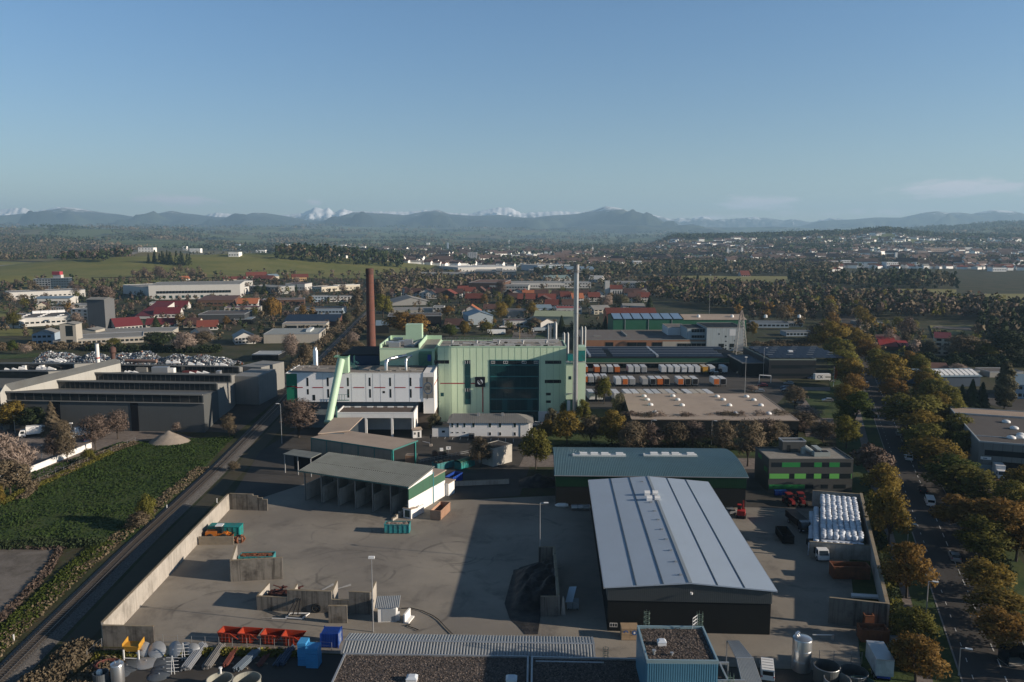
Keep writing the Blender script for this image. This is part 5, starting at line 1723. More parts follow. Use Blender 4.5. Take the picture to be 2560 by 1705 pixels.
BX(.2,2.2,0,xw-2,D,zb-.1).build('lower_wall',LOWWALL,ro)
BX(xw+.01,-.2,hz('F',575,Y0),W,D,zt+.3).build('end_wall',WPL,ro)
BX(xw-2,1.0,0,W-.1,D,hz('F',575,Y0)-.02).build('ground_floor',mat('brown_wall',(.085,.07,.06),.8,.15),ro)
BX(.2,.4,zt+.01,W-.3,D-.2,zt+.06).build('roof',mat('plant_roof',(.225,.20,.175),.95,.2,.4,dirt=.4),ro)
BX(-.05,-.06,zt-.05,W+.05,.25,zt+.25).box(-.05,.25,zt-.05,.25,D,zt+.25).box(W-.25,.25,zt-.05,W+.05,D,zt+.7).build('parapet',WP,ro)
sm_=BX(-.03,-.03,zb,.03,0,zt-.05).mesh('panel_joint',mat('joint_grey',(.25,.26,.27)))
for fx in (.205,.315,.43,.545,.60,.66,.775,.89):
 put('panel_joint',sm_,ro,(xg+(xw-xg)*fx,0,0))
onf(ro,[('F',x-6,295,x+7,362) for x in (372,531,689,860,1020,1180)]+[('F',x-6,385,x+7,452) for x in (535,692,863,1023,1182)]+[('F',369,385,382,427),('F',413,430,433,474),('F',962,400,980,417)],GLASS)
REDLINE=mat('signal_red',(.30,.018,.03),.5,.05)
onf(ro,[('F',a,369,b,376) for a,b in ((280,336),(412,495),(620,655),(733,818),(897,983),(1057,1142),(1217,1274))],REDLINE,'red_stripe',.06)
X0,Z0,w,h=rectY('F',192,362,278,369,Y0)
BX(0,-.06,0,w,0,h).build('red_stripe',mat('dark_red',(.12,.01,.02)),ro,False,(.02,.24,Z0))
BX(0,0,0,.05,D-1,.35).build('red_stripe',REDLINE,ro,False,(W,.3,Z0+.6))
X0,Z0,w,h=rectY('F',1280,290,1358,455,Y0-.22)
pn=BX(0,-.06,0,w,0,h).build('sign_panel',mat('grey_sign',(.20,.195,.18),.8,.12,.5),ro,False,(X0-x0,-.2,Z0))
ring=MB()
for r0,r1 in ((1.75,2.05),):
 for k in range(40):
  a0,a1=2*pi*k/40,2*pi*(k+1)/40
  ring.quad((r0*cos(a0),0,r0*sin(a0)),(r1*cos(a0),0,r1*sin(a0)),(r1*cos(a1),0,r1*sin(a1)),(r0*cos(a1),0,r0*sin(a1)))
BLUEMARK=mat('blue_mark',(.035,.085,.16),.6,.1)
ring.build('emblem_ring',BLUEMARK,pn,False,(w*.48,-.075,h*.47)).scale=(.74,1,1)
def txtm(s,size,m,name='lettering',ext=.02):
 cu=bpy.data.curves.new(name,'FONT')
 cu.body,cu.size,cu.extrude=s,size,ext
 cu.align_x,cu.align_y='CENTER','CENTER'
 o=bpy.data.objects.new(name,cu)
 COL.objects.link(o)
 me=bpy.data.meshes.new_from_object(o.evaluated_get(bpy.context.evaluated_depsgraph_get()))
 bpy.data.objects.remove(o)
 bpy.data.curves.remove(cu)
 me.materials.clear()
 me.materials.append(m)
 me.name=name
 return me
tm=txtm('ZAK',2.0,mat('grey_mark',(.085,.085,.08)))
o=put('lettering',tm,pn,(w*.48,-.08,h*.47))
o.rotation_euler=(R(90),0,0)
o.scale=(.44,.95,1)
for zz in (h*.87,h*.08):
 MB().bar((w*.42,-.08,zz-.9),(w*.42,-.08,zz+.6),.35,.04).build('emblem_mark',mat('grey_mark',(.085,.085,.08)),pn)
hm_=BX(-1.9,-.6,0,1.9,.6,.22).mesh('roof_hatch',mat('pale_hatch',(.33,.31,.28),.8,.1))
for x,y in ((300,215),(350,208),(420,215),(280,232),(490,225),(820,235),(900,240),(985,245),(1060,232),(1130,222),(1180,235),(1230,245),(1110,245)):
 q=g('F',x,y,zt)
 if q.y<Y0+.9 or q.y>Y0+D-.8:
  q.y=min(max(q.y,Y0+1),Y0+D-1)
 put('roof_hatch',hm_,ro,(q.x-x0,q.y-Y0,zt+.06))
for pts,r_ in (([(1562,505),(1562,400),(1575,360),(1620,335),(1720,312),(1860,285)],.62),([(1858,490),(1852,390),(1858,350),(1880,322),(1935,288)],.42)):
 yy=Y0+5
 ps=[at('W',a,b,yy+i*(.2 if i<3 else 2.2)) for i,(a,b) in enumerate(pts)]
 ps[0].z=zt
 d_=MB().tube([p-ro.location for p in ps],r_,14).build('exhaust_duct',STEEL,ro,True)
 for i in (0,1):
  MB().tube([ps[i]-ro.location+Vector((0,0,.3)),ps[i]-ro.location+Vector((0,0,.5))],r_+.06,14).build('flange',METAL,d_)
mb=MB()
for k in range(7):
 t_=k/6
 a,b=at('W',1000+190*t_,380+110*t_,Y0+8),at('W',1000+190*t_,420+100*t_,Y0+8)
 mb.bar(a,b,.12)
 mb.bar(a+Vector((0,1.5,0)),b+Vector((0,1.5,0)),.12)
for dy in (0,1.5):
 mb.bar(at('W',1000,380,Y0+8)+Vector((0,dy,0)),at('W',1190,490,Y0+8)+Vector((0,dy,0)),.14)
 mb.bar(at('W',1000,425,Y0+8)+Vector((0,dy,0)),at('W',1190,525,Y0+8)+Vector((0,dy,0)),.2)
 mb.bar(at('W',1085,290,Y0+8)+Vector((0,dy,0)),at('W',1085,500,Y0+8)+Vector((0,dy,0)),.14)
 mb.bar(at('W',1090,370,Y0+8)+Vector((0,dy,0)),at('W',1150,410,Y0+8)+Vector((0,dy,0)),.14)
mb.v=[(a-x0,b-Y0,c) for a,b,c in mb.v]
mb.build('roof_stair',TS,ro)
mb=MB()
for x in (870,910,950):
 a,b=at('W',x,860,Y0-1.4),at('W',x,945,Y0-1.4)
 mb.bar(a,b,.12)
mb.bar(at('W',850,862,Y0-1.4),at('W',1010,862,Y0-1.4),.1).bar(at('W',840,945,Y0-1.4),at('W',1020,945,Y0-1.4),.25)
mb.v=[(a-x0,b-Y0,c) for a,b,c in mb.v]
mb.build('balcony_railing',TS,ro)
a,b=at('F',537,640,254.5),at('F',634,165,265.2)
ro=tg('tube_conveyor','pale green inclined tube conveyor rising to the roof of the white building','conveyor',(a.x,a.y,0),0)
ax=(b-a).normalized()
MB().tube([a-ro.location-ax*.4,b-ro.location+ax*.5],1.28,24).build('tube',LTG2,ro,True)
MB().tube([a-ro.location-ax*.6,a-ro.location+ax*.3],1.4,24).build('tail_ring',LTG2,ro)
X0,Z0,w,h=rectY('F',597,127,690,258,266.5)
hd=BX(0,0,0,w*.75,3.0,h).build('head_box',LTG2,ro,False,(X0+w*.25-a.x,266.2-a.y,Z0))
BX(-1.6,-.25,h-.35,w*.75+.1,3.1,h).build('head_roof',mat('mint_roof',(.16,.33,.22)),hd)
MB().lathe(-.5,.5,[(.05,h),(.04,h+2.0)],6).build('mast',METAL,hd)
lg_=at('F',572,560,257)
MB().bar((lg_.x-a.x+1.2,2.5,0),(lg_.x-a.x+1.2,2.5,10.5),.3).build('support',TS,ro)
Yf=257.2
zr=8.0
xa,xb=X('F',583,Yf),X('F',1197,Yf)
ro=tg('tipping_hall','flat roofed white tipping hall with two black openings','hall',(xa,Yf,0),0)
W,D=xb-xa,10.6
zo=hz('F',612,Yf)
BX(W-.4,0,0,W,D,zr).box(0,D-.3,0,W-.4,D,zr).box(0,0,0,.4,D-.3,zr).build('wall',WPL,ro)
BX(.4,0,zo,W-.4,.3,zr).build('fascia',WPL,ro)
BX(.4,.3,zo+.5,W-.4,D-.3,zr-.02).build('roof',BROWNROOF,ro)
ed=BX(-.06,-.06,zr,W+.06,.3,zr+.35).box(-.06,.3,zr,.3,D,zr+.35).box(W-.3,.3,zr,W+.06,D,zr+.35)
ed.build('parapet',WP,ro)
cm_=BX(-.35,0,0,.35,.6,zo).mesh('column',WPL)
for x in (815,1022,1187):
 put('column',cm_,ro,(X('F',x,Yf)-xa,.0,0))
BX(.5,.5,0,X('F',815,Yf)-xa,.7,zo).build('infill_wall',LOWWALL,ro)
hk=BX(-1.0,-.3,0,1.0,.3,.3).mesh('rooflight',WP)
for x in (690,770,868,945,1028,1105,1180):
 q=g('F',x,521,zr)
 put('rooflight',hk,ro,(q.x-xa,D-1.0,zr-.02))
p=g('F',1200,770)
ro=tg('gatehouse','small white cabin at the right corner of the tipping hall','cabin',(p.x,p.y,0),R(15))
shell(2.8,2.6,2.7).build('wall',WPL,ro)
MB().slab([(-.3,-.5,2.85),(3.1,-.5,2.85),(3.1,2.9,3.0),(-.3,2.9,3.0)],.15).build('roof',BGR,ro)
wndw(ro,2.8,2.6,[('F',.3,1.1,.7,.9),('F',1.5,.1,.8,2.0)],None,WP)
fl,fr,br=g('F',400,765,7.2),g('F',1040,860,7.2),g('F',1230,780,7.2)
bl=fl+(br-fr)
ro=tg('canopy','large beige roofed canopy on teal columns behind the bay shed','canopy',(fl.x,fl.y,0),atan2(fr.y-fl.y,fr.x-fl.x))
inv=ro.matrix_basis.inverted()
W,D=(fr-fl).length,(br-fr).length
MB().slab([(0,0,7.2),(W,0,7.2),(W,D,7.0),(0,D,7.0)],.25).build('roof',BGR,ro)
MB().bar((0,-.05,7.05),(W,-.05,7.05),.12,.4).bar((W+.05,0,7.05),(W+.05,D,6.85),.12,.4).build('roof_edge',TS,ro)
cm_=BX(-.22,-.22,0,.22,.22,6.95).mesh('column',TEAL)
for x,y in ((W-.3,.4),(W-.3,D-1.0),(W*.5,D-.6),(.4,D-.6),(.4,.4)):
 put('column',cm_,ro,(x,y,0))
c_=corr([(0,.15,1.2),(W-.6,.15,1.2),(W-.6,.15,6.9),(0,.15,6.9)],.45,.07)
c_.build('side_panel',mat('translucent_panel',(.26,.235,.19),.6,.2,.3,streak=.3,dirt_rgb=(.12,.11,.09)),ro)
BX(0,.1,0,W-.6,.35,1.2).build('base_wall',CONC,ro)
pm2=BX(-.12,-.06,0,.12,.06,6.9).mesh('post',TS)
for k in range(6):
 put('post',pm2,ro,((W-.6)*k/5,.06,0))
q=[g('F',455,733,7.6),g('F',700,708,7.6),g('F',806,606,7.6),g('F',578,609,7.6)]
ro=tg('canopy','upper beige canopy roof between the tube conveyor and the tipping hall','canopy',(q[0].x,q[0].y,0),0)
qq=[p-ro.location for p in q]
MB().slab([(p.x,p.y,7.6) for p in qq],.3).build('roof',BGR,ro)
BX(qq[0].x+1,qq[0].y+1.5,0,qq[1].x-1,qq[0].y+1.8,7.3).build('wall',LOWWALL,ro)
p=g('F',1140,965)
ro=tg('crate_box','salmon coloured box under the right edge of the beige canopy','box',(p.x,p.y,0),R(-5))
BX(0,0,0,3.2,2.4,2.2).build('body',PINK,ro)
BX(-.05,-.05,2.2,3.25,2.45,2.3).build('lid',BGR,ro)
P,rz,W=frm((*g('F',355,1258)[:2],0),(*g('F',1168,1394)[:2],0))
D,H,RH=11.6,7.7,1.6
ro=tg('bay_shed','open fronted bay shed with a ribbed dark grey lean-to roof','shed',P,rz)
corr([(-1.6,-.5,H-.07),(W+.4,-.5,H-.07),(W+.4,D+.2,H+RH),(-1.6,D+.2,H+RH)],.62,.17).build('roof',STALLROOF,ro)
MB().slab([(-1.6,-.5,H-.08),(W+.4,-.5,H-.08),(W+.4,D+.2,H+RH-.01),(-1.6,D+.2,H+RH-.01)],.18).build('roof_deck',BLACKP,ro)
MB().bar((-1.6,-.55,H-.15),(W+.4,-.55,H-.15),.16,.16).build('gutter',TS,ro)
MB().bar((-1.6,D*.45,H+RH*.45+.08),(W+.4,D*.45,H+RH*.45+.08),.12,.1).build('roof_ridge',STALLROOF,ro)
BX(0,D-.35,0,W,D,H+RH-.35).build('rear_wall',CONC,ro)
bay=W/6
pw_=BX(-.15,.4,0,.15,D-.4,4.2).mesh('partition',CONC)
cl_=BX(-.14,-.14,0,.14,.14,H-.25).mesh('column',mat('grey_steel',(.16,.17,.17),.5,.15,metal=.3))
for k in range(6):
 put('partition',pw_,ro,(k*bay,0,0))
 put('column',cl_,ro,(k*bay,.15,0))
t_=.25
BX(W-t_,0,0,W,D,4.3).build('gable_wall',WPL,ro)
MB().hexa([(W-t_,0,4.3),(W+.06,0,4.3),(W+.06,D,4.3),(W-t_,D,4.3),(W-t_,0,7.0),(W+.06,0,7.0),(W+.06,D,7.6),(W-t_,D,7.6)]).build('green_cladding',mat('faded_green_cladding',(.045,.115,.075),.6,.15,.3,streak=.2),ro)
MB().hexa([(W-t_,0,7.0),(W,0,7.0),(W,D,7.6),(W-t_,D,7.6),(W-t_,0,H-.1),(W,0,H-.1),(W,D,H+RH-.2),(W-t_,D,H+RH-.2)]).build('gable_top',WPL,ro)
MB().bar((W+.1,D-.1,0),(W+.1,D-.1,8),.14).build('downpipe',mat('sky_blue_pipe',(.05,.28,.36)),ro)
BX(W-5.5,D,0,W,D+6.0,4.2).build('annex_wall',WPL,ro)
BX(W-5.5,D,4.2,W+.05,D+6.0,6.6).build('annex_cladding',mat('faded_green_cladding',(.045,.115,.075)),ro)
BX(W-5.8,D-.1,6.6,W+.3,D+6.3,6.85).build('annex_roof',BGR,ro)
BX(W-4.4,D+6.0,0,W+1.0,D+9.2,3.4).build('rear_cabin',WPL,ro)
BX(W-4.6,D+5.9,3.4,W+1.3,D+9.4,3.55).build('cabin_roof',BGR,ro)
p,q=g('F',1185,1405),g('F',1300,1345)
ro=tg('hopper_box','grey box with a sloping top at the foot of the white gable','box',(p.x,p.y,0),atan2(q.y-p.y,q.x-p.x))
MB().hexa([(0,0,0),(2.6,0,0),(2.6,2.2,0),(0,2.2,0),(0,0,2.3),(2.6,0,1.9),(2.6,2.2,1.9),(0,2.2,2.3)]).build('body',WPL,ro)
MB().slab([(-.1,-.1,2.45),(2.7,-.1,2.05),(2.7,2.3,2.05),(-.1,2.3,2.45)],.12).build('lid',BGR,ro)
BX(2.65,.1,0,5.4,.4,2.0).build('side_wall',WPL,ro)
BX(-.04,.4,.3,0,1.8,2.0).build('door',mat('dark_green_door',(.03,.05,.04)),ro)
p,q=g('F',1035,1418),g('F',1175,1340)
cwall('sloping concrete ramp wall in front of the last bay',(p.x,p.y),(q.x,q.y),1.2,.5,1.4,CONC,None,None,[.5,.9,1.3,1.7,2.0,2.2])
p,q=g('F',180,893,5.5),g('F',400,925,5.5)
ro=tg('lean_to','dark open lean-to left of the bay shed','shed',(p.x,p.y,0),atan2(q.y-p.y,q.x-p.x))
W=(q-p).length
MB().slab([(0,0,5.5),(W,0,5.5),(W,4.5,5.8),(0,4.5,5.8)],.2).build('roof',STALLROOF,ro)
cl2=BX(-.12,-.12,0,.12,.12,5.3).mesh('column',METAL)
for x in (.3,W*.5,W-.4):
 put('column',cl2,ro,(x,.3,0))
BX(.2,4.2,0,W,4.4,5.5).build('rear_wall',DKC,ro)
Yg=279.0
zg=hz('G',155,Yg)
xa,xb=-26.2,X('G',1196,Yg)
ro=tg('boiler_house','tall pale green boiler house with a large dark window wall','building',(xa,Yg,0),0)
W,D=xb-xa,17.0
BX(0,0,0,W,D,zg).build('wall',LTGREEN,ro)
BX(.3,.4,zg+.02,W-.3,D-.3,zg+.07).build('roof',mat('pale_gravel_roof',(.25,.235,.205)),ro)
BX(-.06,-.08,zg-.15,W+.06,.35,zg+.3).box(-.06,D-.3,zg-.15,W+.06,D+.06,zg+.3).box(-.06,.35,zg-.15,.3,D-.3,zg+.3).box(W-.3,.35,zg-.15,W+.06,D-.3,zg+.3).build('parapet',LTG2,ro)
X0,Z0,w,h=rectY('G',966,690,1196,776,Yg)
BX(0,-.3,0,w,0,h).build('plinth',WPL,ro,False,(X0-xa,0,max(0,Z0)))
X0,Z0,w,h=rectY('G',574,265,967,775,Yg)
fr_=BX(-.25,-.12,-.2,w+.25,-.02,h+.2).build('window_wall',mat('dark_teal_frame',(.012,.07,.075),.4),ro,False,(X0-xa,0,Z0))
rows=[(265,300),(305,393),(398,487),(493,577),(583,672),(680,770)]
for r0,r1 in rows:
 za,zb_=hz('G',r1,Yg)-Z0,hz('G',r0,Yg)-Z0
 npan=8
 MB().box(0,-.22,zb_,w,-.1,zb_+.28).build('transom',mat('teal_transom',(.03,.17,.18),.4),fr_)
 for k in range(npan):
  pw=(w-.3)/npan
  BX(.15+k*pw+.04,-.17,za,.15+(k+1)*pw-.04,-.12,zb_).build('pane',GLT if r0>300 else GLASS,fr_)
for xx in (670,876):
 a,b=at('G',xx,672,Yg),at('G',xx+44,585,Yg)
 BX(a.x-xa-X0+xa,-.2,a.z-Z0,b.x-X0,-.17,b.z-Z0).build('pane',mat('teal_pane',(.02,.085,.09),.15),fr_)
for x0_,x1_ in ((581,612),(680,718),(832,868),(930,965)):
 a,b=at('G',x0_,290,Yg),at('G',x1_,268,Yg)
 mbx=MB()
 ww,hh=b.x-a.x,b.z-a.z
 mbx.box(0,-.25,0,ww,-.18,.12).box(0,-.25,hh-.12,ww,-.18,hh).box(0,-.25,0,.12,-.18,hh).box(ww-.12,-.25,0,ww,-.18,hh).box(ww/2-.06,-.25,0,ww/2+.06,-.18,hh)
 mbx.build('opening_frame',WP,fr_,False,(a.x-X0,0,a.z-Z0))
X0,Z0,w,h=rectY('G',370,264,410,621,Yg)
fr_=BX(-.1,-.1,-.1,w+.1,-.02,h+.1).build('window_strip',mat('dark_teal_frame',(.012,.07,.075)),ro,False,(X0-xa,0,Z0))
for r0,r1,m in ((266,292,GLASS),(298,386,GLT),(396,484,GLT),(492,520,GLASS),(526,578,GLT),(584,618,mat('teal_pane',(.02,.085,.09)))):
 za,zb_=hz('G',r1,Yg)-Z0,hz('G',r0,Yg)-Z0
 BX(.05,-.15,za,w-.05,-.1,zb_).build('pane',m,fr_)
 if m is GLASS:
  for xx in (.06,w/2-.06,w-.2):
   BX(xx,-.2,za,xx+.13,-.15,zb_).build('opening_frame',WP,fr_)
onf(ro,[('G',116,263,237,291),('G',1022,266,1154,293),('G',1019,423,1152,450),('G',1028,529,1068,550),('G',1028,591,1068,612)],GLASS)
onf(ro,[('G',1020,705,1040,772)],GLASS,'door',.34)
onf(ro,[('G',168,528,194,558)],mat('teal_pane',(.02,.085,.09)))
X0,Z0,w,h=rectY('G',450,400,531,481,Yg-.5)
sg=BX(0,-.5,0,w,-.02,h).build('sign_cube',mat('sign_black',(.006,.007,.014),.35,.05),ro,False,(X0-xa,0,Z0))
gl=MB()
rr0=w*.27
for k in range(24):
 a0,a1=2*pi*k/24,2*pi*(k+1)/24
 if k in (5,6,7,18):
  continue
 r_in=rr0*(.72-.25*sin(a0*2+.6))
 gl.quad((r_in*cos(a0),0,r_in*sin(a0)),(rr0*cos(a0),0,rr0*sin(a0)),(rr0*cos(a1),0,rr0*sin(a1)),(r_in*cos(a1),0,r_in*sin(a1)))
gl.bar((-rr0*.55,-.005,rr0*.5),(0,-.005,rr0*.1),rr0*.22,.01).bar((0,-.005,rr0*.15),(rr0*.5,-.005,rr0*.45),rr0*.22,.01).bar((-rr0*.1,-.005,rr0*.05),(rr0*.35,-.005,-rr0*.55),rr0*.22,.01)
gl.build('emblem',mat('emblem_white',(.5,.55,.6),.5),sg,False,(w/2,-.52,h/2))
onf(ro,[('G',165,448,366,456),('G',412,448,449,456),('G',509,482,517,688)],REDLINE,'red_stripe',.06)
sj=BX(-.03,-.035,0,.03,0,zg-.2).mesh('panel_joint',mat('joint_green',(.20,.31,.20)))
for k in range(1,20):
 put('panel_joint',sj,ro,(W*k/20,0,0))
rr_=random.Random(3)
cap_m=mat('pale_vent',(.45,.44,.42),.5,.15,metal=.2)
for k in range(34):
 x,y=rr_.uniform(2,W-4),rr_.choice([2.0,4.5,7.5,10.5])
 BX(0,0,0,rr_.uniform(1.6,3.2),1.0,rr_.uniform(.25,.5)).build('roof_hatch',cap_m,ro,False,(x,y,zg+.07))
for k in range(5):
 x=W*(.1+.19*k)+rr_.uniform(-1,1)
 MB().lathe(0,0,[(.35,0),(.35,.9),(.6,.9),(.6,1.2),(.1,1.4)],10).build('roof_vent',METAL,ro,False,(x,8,zg+.07))
mb=MB()
for k in range(28):
 x=k*W/27
 mb.bar((x,D-.6,zg+.3),(x,D-.6,zg+1.3),.05)
for zz in (.8,1.3):
 mb.bar((0,D-.6,zg+zz),(W,D-.6,zg+zz),.05)
mb.build('roof_railing',METAL,ro)
BX(W*.42,D-4,zg+.1,W*.96,D-2.6,zg+1.0).build('roof_duct',cap_m,ro)
MB().tube([(W*.64,D-1,zg),(W*.64,D-1,zg+5.2)],.08,6).build('roof_mast',mat('yellow_mast',(.4,.28,.12)),ro)
Yc=271.5
xc0,xc1=X('Y',105,Yc),X('Y',425,Yc)
zc_=hz('Y',435,Yc)
ro=tg('stair_tower','pale green stair tower with a teal box on top behind the silver stack','tower',(xc0,Yc,0),0)
W=xc1-xc0
zs=hz('Y',480,Yc)
BX(0,0,hz('Y',1035,Yc),W*.36,8.0,zs).build('left_wall',LTGREEN,ro)
BX(W*.36+.01,.0,0,W,8.2,zc_).build('wall',LTGREEN,ro)
BX(W*.04,.6,0,W*.36,8.0,hz('Y',1040,Yc)).build('base_wall',mat('darker_green_wall',(.10,.22,.15)),ro)
BX(-.05,-.05,zs-.1,W*.36,.3,zs+.25).build('parapet',LTG2,ro)
a,b=at('Y',118,1240,Yc),at('Y',170,1055,Yc)
BX(a.x-xc0,.5,0,b.x-xc0,.6,b.z).build('door',WP,ro)
za=hz('Y',405,Yc+2)
X0,Z0,w,h=rectY('Y',300,237,417,408,Yc+2)
BX(X0-xc0,2,Z0,X0-xc0+w,8.0,Z0+h).build('teal_box',TEAL,ro)
X2,Z2,w2,h2=rectY('Y',128,305,215,408,Yc+2)
BX(X2-xc0,2,Z2,X2-xc0+w2,5.0,Z2+h2).build('teal_box',TEAL,ro)
BX(X0-xc0-.1,1.9,Z0+h,X0-xc0+w+.1,8.2,Z0+h+1.2).build('box_roof',LTG2,ro)
BX(0,.3,zc_,W+.1,2,zc_+.12).build('ledge',METAL,ro)
for y0,y1 in ((565,680),(655,710),(820,900)):
 pass
BX(.6,-.5,hz('Y',940,Yc),W*.33,0,hz('Y',935,Yc)+.1).build('balcony',METAL,ro)
onf(ro,[('Y',140,655,185,710)],GLT)
Ys=268.8
xs=X('Y',258,Ys)
base_r=.86
ro=tg('chimney_stack','tall slim silver steel stack in front of the stair tower','chimney',(xs,Ys,0))
zt_=hz('B',487,Ys)
MB().lathe(0,0,[(base_r*1.08,0),(base_r*1.04,12),(base_r,24),(base_r*.97,zt_-2.6)],24).build('shaft',STEEL,ro,True)
MB().lathe(0,0,[(base_r*1.12,zt_-2.8),(base_r*1.12,zt_-.2),(base_r*1.2,zt_)],24).build('crown',mat('dark_steel',(.25,.25,.25),.5,.2,metal=.6),ro)
pl=MB()
for zz in (zt_-2.9,zt_-2.2):
 pl.lathe(0,0,[(1.55,zz),(1.62,zz+.05),(1.55,zz+.1)],20,False)
for k in range(10):
 a_=k*.628
 pl.bar((1.58*cos(a_),1.58*sin(a_),zt_-2.9),(1.58*cos(a_),1.58*sin(a_),zt_-1.8),.05)
pl.build('platform',METAL,ro)
fm=MB().lathe(0,0,[(base_r*1.02,-.08),(base_r*1.1,0),(base_r*1.02,.08)],24,False).mesh('flange',METAL)
for zz in (8,16,24,32,40,48):
 put('flange',fm,ro,(0,0,zz))
Yb=345.0
xb_=X('B',593,Yb)
zt_=hz('B',516,Yb)
ro=tg('chimney','tall tapering red brown brick chimney behind the white building','chimney',(xb_,Yb,0))
MB().lathe(0,0,[(2.25,0),(1.95,18),(1.62,zt_-2.5)],28).build('shaft',BRICK,ro,True)
MB().lathe(0,0,[(1.66,zt_-2.6),(1.74,zt_-1.6),(1.70,zt_-.2),(1.5,zt_)],28).build('crown',mat('dark_brick',(.09,.05,.045),.9),ro)
bm=MB().lathe(0,0,[(1,-.1),(1.04,0),(1,.1)],28,False).mesh('iron_band',mat('band_iron',(.10,.06,.05)))
for zz in (10,16,22,28,34,40,46):
 r_=2.25+(1.95-2.25)*zz/18 if zz<18 else 1.95+(1.62-1.95)*(zz-18)/(zt_-2.5-18)
 put('iron_band',bm,ro,(0,0,zz),0,(r_*1.005,r_*1.005,1))
Yw=286.5
zw=hz('B',1060,Yw)
xw0,xw1=X('B',650,Yw),X('B',1035,Yw)
ro=tg('filter_house','pale green filter house with roof machines left of the boiler house','building',(xw0,Yw,0),0)
W,D=xw1-xw0,27.0
BX(0,0,0,W,D,zw).build('wall',LTGREEN,ro)
BX(.4,.4,zw+.02,W-.4,D-.4,zw+.06).build('roof',mat('pale_gravel_roof',(.25,.235,.205)),ro)
BX(-.05,-.08,zw-.1,W*.7,.3,zw+.3).box(-.05,.3,zw-.1,.3,D,zw+1.6).box(W*.7,-.1,zw-.1,W*.7+.35,D,zw+1.8).box(-.05,D-.3,zw-.1,W+.05,D,zw+1.6).build('parapet',LTG2,ro)
q=at('B',858,1022,Yw+20)
BX(0,0,0,6.2,4.5,7.0).build('roof_house',LTG2,ro,False,(q.x-xw0,17,zw))
for k,(x,y,w,h) in enumerate(((735,1050,4,1.8),(800,1035,3,1.5),(765,1010,3.5,1.2),(840,1045,3.0,2.4),(705,1040,2.5,1.5))):
 q=g('B',x,y,zw)
 yy=min(max(q.y-Yw,2),D-4)
 BX(0,0,0,w,2.6,h).build('cooling_unit',METAL,ro,False,(min(max(q.x-xw0,1),W*.7-w-.5),yy,zw+.06))
MB().tube([(W*.58,4,zw+.6),(W*.66,D-3,zw+.6)],.7,12).build('roof_pipe',cap_m,ro)
mb=MB()
for k in range(9):
 mb.bar((W*.72+k*W*.03,-3.2,zt-.2),(W*.72+k*W*.03,-3.2,zt+4.4),.08)
for zz in (0,1.5,3,4.4):
 mb.bar((W*.72,-3.2,zt+zz),(W*.97,-3.2,zt+zz),.08)
mb.bar((W*.74,-3.25,zt),(W*.95,-3.25,zt+4.2),.18)
mb.build('mesh_screen',TS,ro)
BX(W*.72,-3.0,zt+.1,W*.98,-.05,zt+5.0).build('stair_box',mat('mid_green_cladding',(.10,.24,.15),.6,.1),ro)
BX(W*.98-.5,-3.3,zt+.1,W+.1,-.02,zt+5.4).build('end_wall',LTG2,ro)
BX(W*.88,-3.45,zt+1.9,W*.94,-3.2,zt+4.2).build('door',BLUEP,ro)
xd0,xd1=X('B',395,293),X('B',655,293)
ro=tg('store_building','dark blue clad store behind the roof of the white building','building',(xd0,290,0),0)
BX(0,0,0,xd1-xd0,22,hz('B',1105,290)).build('wall',mat('dark_blue_cladding',(.022,.045,.085),.5,.15,.3),ro)
BX(-.1,-.1,hz('B',1105,290),xd1-xd0+.1,22.1,hz('B',1105,290)+.4).build('roof',DKC,ro)
p=at('B',242,1160,330)
ro=tg('flue','short pale steel flue behind the left end of the white building','chimney',(p.x,330,0))
MB().lathe(0,0,[(1.1,0),(1.1,hz('B',1075,330)),(.7,hz('B',1050,330)-.6),(.7,hz('B',1048,330))],18).build('shaft',STEEL,ro,True)
Yo=256.8
xo0,xo1=X('V',490,Yo),X('V',1830,Yo)
ho=hz('V',42,Yo)
ro=tg('works_office','long white two storey office with a grey hipped sheet roof','office',(xo0,Yo,0),0)
W,D=xo1-xo0,9.5
shell(W,D,ho).build('wall',WP,ro)
ov=.7
rt_=ho+2.0
c=[(-ov,-ov,ho),(W+ov+.9,-ov,ho),(W+ov+.9,D+ov,ho),(-ov,D+ov,ho),(1.0,D/2,rt_),(W-3.8,D/2,rt_)]
MB().add(c,[(0,1,5,4),(1,2,5),(2,3,4,5),(3,0,4),(3,2,1,0)]).build('roof',mat('grey_seam_roof',(.21,.205,.195),.6,.12,.4,dirt=.2),ro)
rb=MB()
for k in range(38):
 x=.3+k*(W-1)/37
 x2=min(max(x,1.0),W-3.8)
 if x<=W-3.8:
  rb.bar((x,-ov,ho+.02),(x2,D/2,rt_+.03),.09,.09)
 else:
  f=(W+ov+.9-x)/(ov+.9+3.8)
  rb.bar((x,-ov,ho+.02),(x,-ov+(D/2+ov)*f,ho+2.0*f+.03),.09,.09)
rb.build('standing_seam',mat('grey_seam_roof',(.21,.205,.195)),ro)
for xx in (.36,.67):
 BX(-.4,-.3,-.2,.4,.3,1.1).build('chimney',METAL,ro,False,(W*xx,D/2-1.2,rt_-.6))
wz=hz('V',125,Yo)
sp=[(520,562),(612,654),(725,768),(875,922),(1150,1200),(1320,1370),(1570,1618)]
for a,b in sp:
 xx,ww=X('V',a,Yo),X('V',b,Yo)-X('V',a,Yo)
 f,pp=winm(ww,ho-wz-.15,GLT,WP)
 put('pane',pp,put('window',f,ro,(xx-xo0,-.02,wz)))
